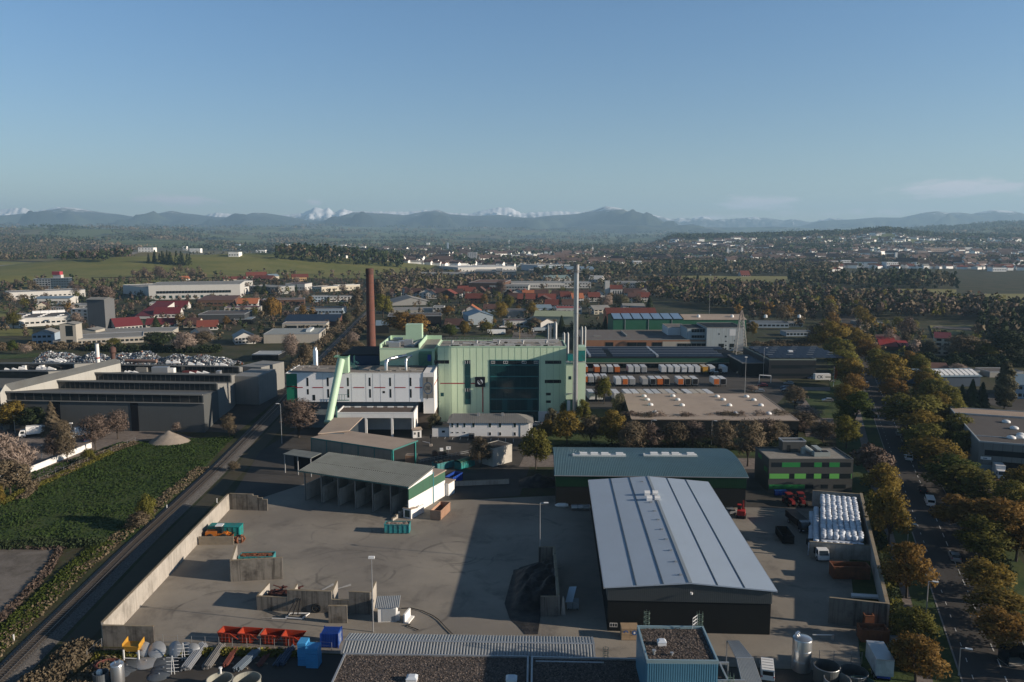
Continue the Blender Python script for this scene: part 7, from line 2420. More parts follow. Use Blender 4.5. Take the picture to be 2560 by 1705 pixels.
BX(-.06,-.08,zr-.1,W+.06,.25,zr+.3).box(-.06,.25,zr-.1,.25,D,zr+.3).box(-.06,D-.25,zr-.1,W,D+.06,zr+.5).build('parapet',mat('pale_grey_edge',(.30,.33,.34)),ro)
BX(1.5,-.06,5.3,W-1,0,6.9).build('strip_window',GLASS,ro)
pj=BX(-.03,-.04,0,.03,0,1).mesh('panel_joint',DKC)
for k in range(26):
 put('panel_joint',pj,ro,(1+k*2.4,0,6.95),0,(1,1,2))
 put('panel_joint',pj,ro,(1+k*2.4,0,3.2),0,(1,1,2))
BX(.4,-.08,0,5.6,0,2.6).build('gate',mat('pale_blue_gate',(.22,.30,.34),.6,.1),ro)
BX(6.0,-.07,0,11.2,0,3.8).build('gate',BLACKP,ro)
BX(13.5,-.08,0,18,0,3.6).build('gate',mat('pale_blue_gate',(.22,.30,.34)),ro)
sb=BX(.6,-.1,4.1,3.2,0,4.9).build('sign',WP,ro)
BX(1.2,-.11,4.35,2.2,-.1,4.6).build('print',BLUEMARK,sb)
inv=ro.matrix_basis.inverted()
for x,y in ((2055,805),(2118,855),(2172,908),(2165,925),(2095,930)):
 p=inv@g('K',x,y,zr)
 put('roof_dome',dm_,ro,(p.x,p.y,zr+.05),0,(1.2,1.2,1))
p,q=g('K',2025,1252),g('K',1950,1175)
v_=q-p
lorry('white box lorry in front of the grey hall gate right of the road',WP,WP,(p.x,p.y+1.0,.05),atan2(v_.y,v_.x)-pi/2,6.6,2.5)
q=[g('K',1858,1262,3.4),g('K',2170,1290,3.4)]
ro=bldg('red_roof_shed','low shed with a dull red roof right of the road','shed',(q[0].x,q[0].y-22,0),(q[1].x+20,q[1].y-24,0),22,3.3,GW,mat('dull_red_roof',(.115,.035,.03),.8,.15),'mf',.5,[],over=.3)
WB=mat('white_render',(.50,.49,.465),.85,.1,.3,obj_var=.08)
GB=mat('grey_render',(.27,.27,.26),.85,.12,.3,obj_var=.15)
BROWNW=mat('brown_timber',(.10,.055,.038),.9,.2,.5)
FLG=mat('flat_grey_roof',(.24,.235,.22),.9,.15,.2,dirt=.25)
FLD=mat('flat_dark_roof',(.095,.085,.08),.9,.2,.2)
BLR2=mat('blue_metal_roof',(.20,.27,.32),.5,.1,.3,metal=.2)
SILO=mat('silo_concrete',(.115,.12,.125),.85,.12,.2,streak=.15)
PBL=mat('pale_blue_render',(.30,.37,.44),.8,.1)
def gg(L,x,y):
 p=g(L,x,y)
 return gt(L,x,y) if p.y>850 else p
def awin(W,D,h,nf,ns,nr=0,fw=1.2,fh=1.3,z0=1.2):
 out=[]
 sh=h/max(1,ns)
 fh=min(fh,sh*.55)
 for s in range(ns):
  z=s*sh+sh*.32
  if nf:
   pit=W/nf
   out.append(('F',pit*.5-min(fw,pit*.35),z,min(2*fw,pit*.7),fh,nf,pit))
  if nr:
   pit=D/nr
   out.append(('R',pit*.5-min(fw,pit*.35),z,min(2*fw,pit*.7),fh,nr,pit))
   out.append(('L',pit*.5-min(fw,pit*.35),z,min(2*fw,pit*.7),fh,nr,pit))
 return out
TABLE=[('silo_tower','tall dark grey concrete silo tower on the left','silo','T',1090,822,1302,826,435,11,'gx',1.2,SILO,FLG,None),('silo_works','grey gabled works tower with one tall dark window below the silo','works','T',748,1008,945,1005,742,9,'gy',1.0,BGW,FLG,None),('works_shed','low pale shed left of the gabled works tower','shed','T',652,1008,748,1008,945,10,'flat',0,BGW,FLG,(2,1,0)),('works_block','pale block with a dark band between the works tower and the silo','works','T',982,905,1178,905,812,12,'gy',1.0,BGW,FLG,None),('long_works','long low pale works with strip windows right of the works tower','works','T',950,1000,1760,960,925,26,'flat',0,BGW,FLG,(14,1,0)),('long_works','long flat pale roof between the silo and the bare bushes','works','T',1180,905,2120,880,845,22,'flat',0,BGW,FLG,(10,1,0)),('blue_house','shaded pale blue gabled building left of the works tower','house','T',400,992,640,985,862,17,'gy',2.0,PBL,FLG,(4,2,0)),('white_hall','white hall with a brown flat roof and roof windows at the left edge','hall','T',235,775,880,740,668,42,'flat',0,WB,FLD,(10,1,3)),('white_annex','white annex left of the brown roofed hall','hall','T',68,790,236,788,690,30,'flat',0,WB,FLD,None),('apartment_block','white four storey block with small windows left of the silo','block','T',880,715,1088,722,555,14,'flat',0,WB,FLG,(3,4,2)),('apartment_block','upper white block with a window band behind the four storey block','block','T',872,560,1082,560,500,16,'flat',0,WB,FLG,(4,1,2)),('long_building','long white building with a grey roof behind the gabled house','building','T',425,500,862,495,425,22,'gx',1.5,WB,BLR2,(9,1,0)),('gabled_house','white gabled house with a dark roof in the left distance','house','T',440,568,600,562,520,12,'gy',3.4,CREAM,TDK,(4,2,2)),('long_building','long low white wing right of the gabled house','building','T',600,572,868,572,535,10,'flat',0,WB,TDK,(9,1,0)),('office_tower','white five storey office tower with a red box sign on its roof','office','T',415,318,628,322,185,18,'flat',0,WB,FLG,(6,5,3)),('office_tower','dark glass half of the office tower at the left','office','T',628,322,850,318,175,16,'flat',0,mat('dark_blue_facade',(.05,.075,.10),.4),FLG,(7,5,3)),('long_hall','long low white hall in front of the office tower','hall','T',120,440,1050,400,352,30,'flat',0,WB,FLG,(16,1,2)),('big_hall','large long white hall with a dark window band in the left middle distance','hall','T',1830,440,2950,420,262,60,'flat',0,WB,FLG,None),('big_hall','blue shaded corner wing of the large white hall','hall','T',1512,362,1830,410,258,40,'flat',0,WB,FLG,None),('red_roof_hall','rear hall with a broad dark red roof and a white gable','hall','T',1900,560,2290,555,548,16,'gx',5.0,WB,TDR,None),('red_roof_hall','front hall with a broad dark red roof and a row of windows','hall','T',1890,668,2205,662,612,15,'gx',4.6,WB,TDR,(6,1,2)),('red_roof_hall','windowless wing with a sloping dark red roof','hall','T',1660,672,1890,672,655,40,'mf',8.0,WB,TDR,None),('red_roof_house','house with a deep red roof and skylights below the red hall','house','T',1420,825,1750,798,768,13,'gx',5.2,WB,TDR,(7,1,3)),('red_roof_house','low house with a deep red roof right of the skylit one','house','T',1790,778,2150,770,752,12,'gx',3.8,WB,TDR,(5,1,2)),('flat_shed','pale flat shed above the red roofed halls','shed','T',1830,512,2280,505,478,14,'flat',0,WB,FLG,None),('brick_hall','dark red brick hall with a shiny solar roof end','hall','S',245,480,655,475,412,34,'mf',2.0,BROWNW,TDK,(9,1,0)),('orange_roof_house','white house with a bright orange tiled roof in the left middle distance','house','S',690,480,920,478,448,16,'gx',4.4,WB,TILE_ORANGE,(4,1,3)),('brick_wing','orange brick wing right of the orange roofed house','house','S',920,462,1025,452,412,14,'flat',0,mat('orange_brick',(.24,.09,.06)),TILE_ORANGE,(4,1,2)),('low_shop','low building with a red flat roof and dark windows','shop','S',548,545,945,540,495,14,'flat',0,BGW,TDR,(7,1,0)),('dark_hall','long dark grey hall with a pale roof edge in the left middle distance','hall','S',255,685,780,678,575,30,'flat',0,mat('slate_cladding',(.045,.05,.055)),FLD,None),('dark_shed','dark shed with a pale blue roof right of the long dark hall','shed','S',655,685,860,682,628,16,'flat',0,DKC,BLR2,None),('brown_house','house with a broad brown hipped roof below the dark hall','house','S',85,722,245,722,682,14,'gx',4.0,CREAM,TDK,(3,1,2)),('red_roof_house','white house with a red tiled roof below the dark hall','house','S',238,752,470,745,712,12,'gx',4.0,WB,TRED,(5,1,2)),('store_house','white building with a grey pitched roof and side windows by the brown bushes','building','S',300,880,425,870,800,24,'gx',3.0,WB,FLD,(3,1,5)),('solar_house','white gabled house with rows of windows and solar panels on its roof','house','S',668,912,905,900,838,18,'gy',3.2,WB,SOLAR,(6,2,2)),('beige_hall','large beige flat roofed hall with a grey skylight beside the railway','hall','S',995,900,1622,892,798,30,'flat',0,BGW,mat('pale_blue_grey_roof',(.27,.29,.28),.8,.1,.2),None),('brick_store','long brick store with a blue solar roof behind the beige hall','store','S',1215,700,1840,695,655,20,'mf',3.4,mat('red_brown_brick',(.13,.055,.04)),SOLAR,None),('open_shed','open sided shed with a pale flat roof behind the scrap heap','shed','S',862,1085,1160,1085,1030,14,'flat',0,DKC,mat('pale_shed_roof',(.36,.38,.38),.6),None),('brown_roof_block','long low block with a brown roof behind the weeping tree','block','S',985,470,1455,462,405,16,'flat',0,BROWNW,TDK,(10,1,0)),('long_school','long low building with a white fascia and blue wall left of the brick chimney','building','S',1345,572,1880,572,505,18,'flat',0,PBL,FLD,(14,1,0)),('brown_shed','brown roofed shed in front of the long blue walled building','shed','S',1340,572,1600,572,540,8,'gx',2.5,BROWNW,TDK,None),('white_offices','white two storey offices with blue windows left of the brick chimney','office','S',1540,432,1740,428,370,14,'flat',0,PBL,FLG,(6,2,2)),('white_offices','white offices nearest the brick chimney','office','S',1740,430,2020,425,372,12,'flat',0,WB,FLG,(7,2,2)),('ochre_school','flat building with an ochre fascia and large windows left of the brick chimney','building','S',1650,318,1835,305,262,18,'flat',0,CREAM,mat('ochre_edge_roof',(.20,.15,.08)),(5,1,2)),('ochre_school','long wing with an ochre fascia and four large windows','building','S',1835,305,2085,292,245,12,'flat',0,CREAM,mat('ochre_edge_roof',(.20,.15,.08)),(6,1,2)),('white_works','white works with a dark window band below the green hill','works','S',1238,300,1460,302,225,24,'flat',0,WB,TDK,(7,1,3)),('grey_block','grey clad block behind dark trees below the green hill','block','S',838,330,1160,345,250,26,'flat',0,GB,FLG,(8,2,2)),('white_hall','bright white stepped hall at the right end of the large white hall','hall','S',695,250,870,245,195,22,'flat',0,WB,FLG,None),('white_block','small white block with square windows beside the stepped hall','block','S',640,350,830,335,270,16,'flat',0,WB,FLG,(3,2,2)),('farmhouse','farm with a long red roof at the foot of the green hill','farm','S',800,165,1030,160,140,18,'gx',6.0,CREAM,TRED,(5,1,2)),('barn','dark barn with a red roof beside the long farm','barn','S',870,200,1075,205,165,16,'gx',4.5,BROWNW,TRED,None),('orange_house','ochre house with a red roof and white windows below the green hill','house','S',1315,195,1500,192,150,16,'gx',4.2,OCHRE,TRED,(8,1,2)),('cottage','cottage with a blue grey roof between the farm and the ochre house','house','S',1065,195,1170,190,140,14,'gx',3.0,CREAM,BLR2,(3,1,2)),('barn','low red roofed barn left of the farm','barn','S',540,190,790,185,178,14,'gx',3.5,CREAM,TRED,None),('cottage','small white cottage with a bright orange roof above the large white hall','house','S',60,190,160,188,168,10,'gx',3.6,WB,TILE_ORANGE,(2,1,1)),('flat_hall','white hall with a low pitched grey roof right of the brick chimney','hall','U',135,418,475,410,398,40,'gy',5.0,GB,FLG,None),('flat_hall','flat hall with a pale roof and an ochre side wall right of the brick chimney','hall','U',108,490,475,488,455,24,'flat',0,BGW,FLG,None),('white_house_block','white block with black windows beside the ochre sided hall','block','U',478,490,568,490,430,16,'flat',0,WB,FLG,(3,2,2)),('dark_depot','dark depot behind the golden tree right of the brick chimney','depot','U',100,600,550,595,508,22,'flat',0,BLACKP,FLD,None),('blue_shed','shaded shed with a pale blue roof right of the brick chimney','shed','U',0,652,110,650,585,14,'mf',2.0,DKC,BLR2,None),('barrel_hall','pale blue hall with a low blue white gabled roof behind the boiler house','hall','U',778,580,985,575,505,26,'gy',3.0,mat('pale_blue_clad',(.30,.35,.38)),BLR2,None),('chalet','white chalet with an orange brown gabled roof behind the boiler house','house','U',725,492,880,492,465,15,'gy',5.0,WB,TILE_ORANGE,(4,2,2)),('white_cottage','white cottage with a dark steep roof below the blue white hall','house','U',575,610,715,612,580,13,'gx',4.0,WB,TDK,(3,1,2)),('brown_hut','house with a brown hipped roof behind the blue white hall','house','U',905,470,1030,470,445,14,'gx',3.6,PBL,TDK,(3,1,1)),('low_store','low white store with a black doorway behind the boiler house','store','U',1080,602,1270,600,548,14,'flat',0,WB,TDK,(2,1,0)),('low_store','white gabled store right of the round bush behind the boiler house','store','U',1385,620,1500,612,560,20,'gy',2.4,WB,BGR,(1,1,2)),('dark_flat','dark flat roofed shop between two yellow trees','shop','U',1110,520,1270,518,462,16,'flat',0,GB,FLD,None),('greenhouse_hall','pale green roofed hall left of the silver stack','hall','U',1330,575,1660,580,505,24,'gx',3.0,mat('pale_green_wall',(.30,.34,.27)),mat('pale_green_roof',(.28,.32,.22)),None),('car_dealer','white flat showroom with a red fascia left of the silver stack','shop','U',1518,485,1730,485,440,20,'flat',0,WB,mat('red_fascia',(.26,.03,.02)),(5,1,2)),('blue_gable','small blue white gabled hall in the village','hall','U',1345,478,1480,476,440,16,'gx',2.5,PBL,BLR2,(4,1,1)),('chalet','yellow chalet with a pale flat pitched roof right of the silver stack','house','U',1835,492,1975,488,452,16,'gx',3.0,CREAM,FLG,(4,2,2)),('grey_hall','grey arched hall right of the silver stack','hall','U',2085,470,2265,470,440,22,'gx',3.5,GB,FLG,None),('dark_plant','long dark blue glass factory in the middle distance','factory','U',375,208,830,206,152,60,'flat',0,mat('dark_blue_facade',(.05,.075,.10)),FLG,(20,2,0)),('dark_plant','black glass front of the factory right of the long dark one','factory','U',830,210,1008,210,128,60,'flat',0,mat('dark_blue_facade',(.05,.075,.10)),FLG,(8,3,0)),('grey_tower_block','grey end block with small windows of the dark factory','factory','U',1008,210,1062,210,118,60,'flat',0,mat('grey_facade',(.20,.215,.23)),FLG,(3,4,0)),('dark_plant','dark wing with a yellow band right of the grey end block','factory','U',1062,198,1180,198,130,50,'flat',0,mat('dark_blue_facade',(.05,.075,.10)),FLG,(6,3,0)),('white_plant','broad white roofed plant behind the dark factory','factory','U',690,130,1180,128,98,90,'flat',0,WB,mat('white_flat_roof',(.46,.46,.44)),(16,1,0)),('white_plant','white plant with a gridded facade left of the stack top','factory','U',1360,130,1640,125,80,70,'flat',0,PBL,FLG,(24,3,0)),('white_plant','pale blue halls far behind the gridded plant','factory','U',1020,95,1380,92,62,70,'flat',0,mat('pale_blue_clad',(.30,.35,.38)),FLG,None),('white_plant','blue roofed hall with a glass front right of the stack','factory','U',1600,158,1845,158,112,50,'mf',3.0,PBL,BLR2,(14,2,0)),('glass_offices','dark glass offices with white frame behind the village','office','U',1295,160,1480,160,118,40,'flat',0,mat('dark_blue_facade',(.05,.075,.10)),FLG,(8,2,2)),('villa','white villa with a dark red hipped roof left of the stack','house','U',1465,168,1640,170,148,30,'gx',6.0,WB,TRED,(8,1,2)),('white_house','white house with a gabled roof right of the stack','house','U',1790,220,1895,222,195,20,'gx',5.0,WB,WB,(4,1,2)),('brown_hall','long brown roofed hall in front of the dark factory','hall','U',780,295,1060,298,225,70,'flat',0,BROWNW,mat('brown_flat_roof',(.15,.085,.06)),None),('long_white_hall','long white hall behind the meadow left of the stack','hall','U',1135,272,1585,270,228,40,'flat',0,WB,FLG,(22,1,0)),('greenhouse','low ribbed white greenhouse in front of the long white hall','greenhouse','U',955,298,1280,300,250,30,'flat',0,mat('pale_grey_clad',(.36,.36,.34)),FLG,(14,2,0)),('white_school','white two storey school with square windows beside the meadow','school','U',1585,270,1808,270,222,22,'flat',0,WB,FLG,(9,2,2)),('teal_roof_hall','hall with a pale teal roof behind the white school','hall','U',1440,218,1640,215,192,40,'gx',4.0,WB,mat('teal_grey_roof',(.20,.27,.26)),(8,1,0)),('white_works','white works with roof boxes right of the church','works','U',2000,272,2275,275,225,40,'flat',0,WB,FLG,(14,2,0)),('tower_block','round white high rise block standing alone in the middle distance','tower block','b',885,612,948,612,530,30,'flat',0,mat('pale_tower',(.38,.40,.42)),FLG,(5,9,2)),('red_roof_house','house with a dark red roof beside the road far right of the stack','house','C',1225,572,1285,572,562,20,'gx',7.0,WB,TRED,(4,1,1)),('white_block','white two storey block behind the tree avenue','block','K',350,52,460,55,28,16,'flat',0,WB,FLG,(6,1,2)),('substation','low dark blue substation hall left of the tree avenue','building','K',80,60,350,62,25,16,'flat',0,PBL,mat('blue_grey_roof',(.10,.12,.14)),(8,1,0)),('substation','long flat hall in front of the substation left of the tree avenue','building','K',330,128,548,128,98,12,'flat',0,PBL,mat('blue_grey_roof',(.10,.12,.14)),(8,1,0)),('apartment_house','four storey white apartment house with a dark red roof right of the road','house','K',1490,275,1612,282,140,24,'gx',2.0,CREAM,TDR,(2,4,3)),('red_roof_hall','hall with a bright red sheet roof right of the road','hall','K',1065,235,1205,240,225,16,'mf',3.8,BROWNW,mat('bright_red_roof',(.26,.03,.025),.6,.1),None),('red_roof_hall','small red roofed shed beside the bright red hall','hall','K',1230,238,1310,240,228,12,'mf',2.0,BROWNW,mat('bright_red_roof',(.26,.03,.025)),None),('dark_roof_hall','hall with a shallow dark roof behind the bright red roof','hall','K',1010,195,1260,190,165,22,'gx',2.5,PBL,TDK,None),('row_building','long low white row with a dark roof right of the road','building','K',1240,420,1605,430,378,12,'gx',2.2,BGW,TDK,(10,1,0)),('row_building','pale garage row behind the tall poplar on the right','building','K',1680,440,1848,440,402,12,'flat',0,BGW,FLD,None),('row_building','pale garage row at the right edge behind the poplar','building','K',1925,450,2190,450,410,12,'flat',0,BGW,FLD,None),('sawtooth_shed','blue shed with white sawtooth roof lights right of the road','shed','K',1400,525,1850,520,445,18,'gx',2.0,mat('dark_blue_wall',(.05,.075,.11)),BLR2,None),('white_house','white house with a ribbed blue roof at the right edge','house','K',2065,612,2260,625,500,18,'gx',3.0,PBL,BLR2,(5,2,2)),('club_house','low pale flat building behind the trees at the upper right','building','K',905,45,1090,45,22,16,'flat',0,GB,FLG,(6,1,0)),]
built={}
for name,lb,cat,L,xl,yl,xr,yr,top,D,kind,rise,wall,roof,wn_ in TABLE:
 a,b=gg(L,xl,yl),gg(L,xr,yr)
 z=min(a.z,b.z)
 h=max(2.2,hz(L,top,a.y)-z)
 a=Vector((a.x,a.y,z))
 W=hypot(b.x-a.x,b.y-a.y)
 wins=awin(W,D,h,*wn_) if wn_ else []
 r_=bldg(name,lb,cat,a,(b.x,b.y,z),D,h,wall,roof,kind,rise,wins,None,.5 if kind in ('gx','gy') else .2,None,.35)
 built[lb]=r_
rt=built['grey gabled works tower with one tall dark window below the silo']
onf(rt,[('T',805,758,880,888),('T',815,930,885,1006)],GLASS)
onf(built['pale block with a dark band between the works tower and the silo'],[('T',985,855,1168,890)],GLASS)
rt=built['white five storey office tower with a red box sign on its roof']
BX(0,0,0,10,5,5).build('sign_base',WB,rt,False,(rt['W']*.98,6,rt['h']))
BX(-1,-.5,5,9,5.5,9).build('sign_box',mat('red_sign',(.36,.05,.06),.5),rt,False,(rt['W']*.98,6,rt['h']))
rt=built['large long white hall with a dark window band in the left middle distance']
W=rt['W']
for k in range(24):
 BX(0,-.15,0,W*.82/24-.3,0,2.6).build('window',GLASS,rt,False,(W*.08+k*W*.82/24,0,rt['h']*.42))
 if k%2==0:
  BX(0,-.15,0,W*.82/24-.3,0,2.6).build('window',GLT,rt,False,(W*.08+k*W*.82/24,0,rt['h']*.1))
rt=built['large beige flat roofed hall with a grey skylight beside the railway']
BX(rt['W']*.72,10,rt['h'],rt['W']*.8,26,rt['h']+1.4).build('rooflight',mat('rooflight_panel',(.52,.55,.55)),rt)
wndw(rt,rt['W'],rt['D'],[('R',12,2.0,6,3,2,8)])
rt2=bldg('beige_hall','rear wing of the beige hall with recessed windows','hall',g('S',1205,762),g('S',1700,758),14,5.2,BGW,BGR,'flat',0,[('F',2,1.5,8,2.4,3,9)])
rt=built['open sided shed with a pale flat roof behind the scrap heap']
rt=built['blue shed with white sawtooth roof lights right of the road']
sk_=MB().hexa([(0,0,0),(1.6,0,0),(1.6,5,1.6),(0,5,1.6),(0,0,.5),(1.6,0,.5),(1.6,5,2.1),(0,5,2.1)]).mesh('rooflight',WP)
for k in range(11):
 put('rooflight',sk_,rt,(1.5+k*rt['W']/11.5,1.0,rt['h']+.2))
rt=built['white hall with a brown flat roof and roof windows at the left edge']
rl=MB().bx(0,0,0,3.0,1.5,.5).mesh('rooflight',WP)
for k,(x,y) in enumerate(((270,655),(310,638),(345,622),(382,606),(490,652),(520,637),(552,622),(588,607),(700,655),(730,640),(760,625))):
 p=rt.matrix_basis.inverted()@g('T',x,y,rt['h'])
 put('rooflight',rl,rt,(p.x,p.y,rt['h']+.05))
for k in range(4):
 MB().tube([(0,0,0),(rt['W']*.16,0,0)],2.6,12).build('barrel_rooflight',WP,rt,False,(rt['W']*(.32+.165*k),38,rt['h']-.6))
p=gg('U',1970,342)
ro=tg('church','small white church with a red nave roof and a pointed grey spire','church',(p.x,p.y,p.z),0)
W=X('U',2078,p.y)-p.x
shell(W,11,8.5,'gx',4.0).build('wall',WB,ro)
roofon(ro,W,11,8.5,'gx',4.0,TRED,.4)
wndw(ro,W,11,[('F',3,3,1.2,3.5,5,W/5.2)])
tw=BX(-5.5,2,0,-.5,7,18).build('tower',WB,ro)
MB().add([(-5.9,1.6,18),(-.1,1.6,18),(-.1,7.4,18),(-5.9,7.4,18),(-3,4.5,hz('U',208,p.y))],[(0,1,4),(1,2,4),(2,3,4),(3,0,4),(3,2,1,0)]).build('spire',FLG,tw)
for x,y,w,top,lab in ((1448,712,18,575,'leftmost slim steel silo behind the boiler house'),(1468,712,18,565,'second slim steel silo behind the boiler house'),(1508,712,32,550,'wide steel silo behind the boiler house'),(1580,712,24,640,'short steel silo left of the stack'),(1612,712,24,640,'short steel silo beside the stack'),(1730,712,20,590,'slim steel silo right of the stack'),(1757,730,20,590,'tall steel silo at the right corner of the boiler house')):
 Ys_=330
 p=at('U',x,y,Ys_)
 r_=w/2/3.3643/FOC*Ys_
 ro=tg('silo',lab,'silo',(p.x,Ys_,0),0,'steel silos behind the boiler house')
 h=hz('U',top,Ys_)
 MB().lathe(0,0,[(r_,0),(r_,h-.8),(r_*.3,h)],16).build('shell',mat('silo_steel',(.24,.25,.255),.5,.12,.4,metal=.4),ro,True)
 MB().lathe(0,0,[(r_*1.04,h-1.0),(r_*1.04,h-.8)],16).build('rim',METAL,ro)
p=g('C',1008,838)
lamp((p.x,p.y,0),34,'pale radio mast behind the green clad halls',2,1,0,'masts',mat('mast_grey',(.4,.4,.39)))
HV=[(165,345,11,'d'),(235,335,12,'d'),(300,350,14,'d'),(420,355,15,'d'),(468,360,12,'w'),(600,360,16,'r'),(545,345,12,'d'),(690,350,13,'d'),(730,322,11,'r'),(835,400,19,'r'),(800,335,12,'r'),(880,330,12,'d'),(985,340,12,'r'),(1005,345,10,'w'),(1110,355,9,'d'),(1190,355,15,'d'),(1240,350,10,'r'),(1285,365,12,'o'),(1350,362,14,'d'),(1400,358,10,'d'),(1175,395,15,'d'),(1255,405,14,'r'),(1330,400,15,'d'),(1440,405,17,'r'),(1400,420,16,'d'),(1545,372,17,'d'),(1605,380,12,'r'),(1735,360,10,'d'),(1880,360,11,'d'),(2140,350,14,'d'),(2225,365,13,'d'),(2260,385,12,'r'),(2300,330,20,'r'),(2180,390,13,'d'),(1840,385,12,'r'),(1700,395,11,'o'),(1630,455,12,'d'),(1480,455,12,'r')]
tone={'d':(TDK,'dark brown'),'r':(TRED,'dull red'),'o':(TILE_ORANGE,'bright orange'),'w':(TDK,'steep dark')}
rr_=random.Random(12)
HP={}
for i,(x,y,w,c) in enumerate(HV):
 p=g('U',x,y)
 if p.y>900:
  p=gt('U',x,y)
 kind=rr_.choice(['gx','gx','gy'])
 key=(c,kind,w>13)
 wall_n=rr_.choice(['white','white','timber clad'])
 lb='%s village house with a %s roof turned %s, behind the boiler house'%(wall_n,tone[c][1],'sideways' if kind=='gx' else 'gable on')
 key=key+(wall_n,)
 if key not in HP:
  W_,D_,h_=(16,12,5.6) if w>13 else (11,10,5.2)
  HP[key]=bldg('village_house',lb,'house',p,(p.x+W_,p.y,p.z),D_,h_,WB if wall_n=='white' else BROWNW,tone[c][0],kind,4.2,awin(W_,D_,h_,4,2,3,.6),'village houses behind the boiler house',.9)
  HP[key].rotation_euler[2]=R(rr_.uniform(-14,10))
  KIDS[HP[key].name]=list(HP[key].children)
  o=HP[key]
 else:
  o=copyt(HP[key],p,R(rr_.uniform(-14,10)),lb)
 o.location=(p.x-w/2,p.y,p.z)
def mfield(name,x0,y0,x1,y1,lb,m=None,sub=26,skew=0.0):
 drape(name,[(x0+skew,y0),(x1+skew,y0),(x1,y1),(x0,y1)],m or MEADOW,.5,sub,lb)
FIELD=mat('bright_field',(.185,.17,.055),.9,.15,.02)
mfield('meadow',-800,1215,-150,1900,'smooth green meadow hill left of the brick chimney')
mfield('meadow',-1130,1200,-800,1700,'green meadow hill in the left distance')
mfield('meadow',-1040,955,-430,1200,'low green knoll behind the office tower')
mfield('meadow',-1150,1750,-620,2250,'golden green meadow behind the left hill',mat('golden_meadow',(.125,.105,.035),.9,.2,.02))
mfield('meadow',-1500,1300,-1130,1900,'meadow at the left edge of the plain')
for c,lab,dd in ((((750,612),(1622,618),(1622,572),(800,566)),'pale green field far right of the stack',.3),(((1622,618),(2100,612),(2080,574),(1622,572)),'pale green field in front of the town',.3)):
 pts=[gt('C',*q) for q in c]
 drape('field',pts,FIELD,dd,10,lab)
for c,lab in ((((300,668),(1165,725),(1165,660),(520,655)),'long bright field behind the dark wood on the right'),(((1300,700),(1900,790),(1900,690),(1340,690)),'bright field at the right edge'),(((985,905),(1010,985),(1305,982),(1300,905)),'small meadow with a sandy track on the right')):
 pts=[gt('D',*q) for q in c]
 drape('field',pts,FIELD,.3,8,lab)
pts=[gt('D',*q) for q in ((1000,925),(1300,945),(1300,918),(1020,910))]
drape('sandy_track',pts,GRAVEL,.5,6)
for c,lab in ((((1130,335),(1700,372),(1940,322),(1350,278)),'olive meadow behind the village'),(((2075,318),(2235,318),(2235,288),(2085,285)),'small meadow beside the church')):
 pts=[gt('U',*q) for q in c]
 drape('field',pts,FIELD,.25,8,lab)
drape('lawn',[g('U',*q) for q in ((690,720),(1420,720),(1420,655),(690,675))],GRASS,Z1,1,'green lawn behind the boiler house')
drape('parking_lot',[g('U',*q) for q in ((1140,692),(1330,692),(1365,640),(1160,640))],GRAVEL,Z1)
drape('slope_meadow',[gt('T',*q) for q in ((-200,680),(90,690),(270,560),(-100,460))],MEADOW,.4,10,'green slope at the left edge')
drape('lawn',[g('T',*q) for q in ((-200,890),(400,880),(400,800),(-200,790))],MEADOW,Z1)
drape('lawn',[g('O',*q) for q in ((-150,135),(290,110),(330,75),(-150,90))],GRASS,Z1)
mway=[(-1500,1120),(-1010,1290),(-905,1480),(-900,1900),(-1050,2600)]
ASPHALT_PALE=mat('pale_asphalt',(.23,.215,.2),.9,.15,.05)
mb=MB()
for (x0,y0),(x1,y1) in zip(mway[:-1],mway[1:]):
 for k in range(12):
  a,b=k/12,(k+1)/12
  xa,ya,xb,yb=x0+(x1-x0)*a,y0+(y1-y0)*a,x0+(x1-x0)*b,y0+(y1-y0)*b
  d_=Vector((xb-xa,yb-ya,0)).normalized()
  nrm=Vector((d_.y,-d_.x,0))*13
  za,zb_=tz(xa,ya)+1.6,tz(xb,yb)+1.6
  mb.quad((xa-nrm.x,ya-nrm.y,za),(xa+nrm.x,ya+nrm.y,za),(xb+nrm.x,yb+nrm.y,zb_),(xb-nrm.x,yb-nrm.y,zb_))
struct('motorway',mb,ASPHALT_PALE,'pale motorway winding into the left distance')
def leaf_mat(name,rgb,trans=.36,isl=.32,ov=.2):
 return mat(name,rgb,.8,.25,.35,obj_var=ov,island=isl,trans=trans,spec=.15)
LEAF={'gold':leaf_mat('golden_leaves',(.185,.135,.030)),'olive':leaf_mat('olive_leaves',(.135,.128,.028)),'orange':leaf_mat('orange_brown_leaves',(.190,.115,.032)),'green':leaf_mat('fresh_green_leaves',(.075,.100,.020)),'dark':leaf_mat('dark_green_leaves',(.032,.046,.019),.1),'bare':leaf_mat('bare_brown_twigs',(.122,.096,.062),.05),'mauve':leaf_mat('bare_mauve_twigs',(.125,.092,.074),.05),'blossom':leaf_mat('pale_blossom',(.30,.235,.195),.2),'grey':leaf_mat('grey_green_leaves',(.105,.098,.058),.2),}
WORD={'gold':'golden','olive':'olive green','orange':'orange brown','green':'fresh green','dark':'dark green','bare':'bare brown','mauve':'bare mauve','blossom':'pale blossoming','grey':'grey green'}
BARK=mat('tree_bark',(.060,.048,.038),.95,.3,1.0)
BARKP=mat('pale_bark',(.20,.175,.15),.9,.3,1.0)
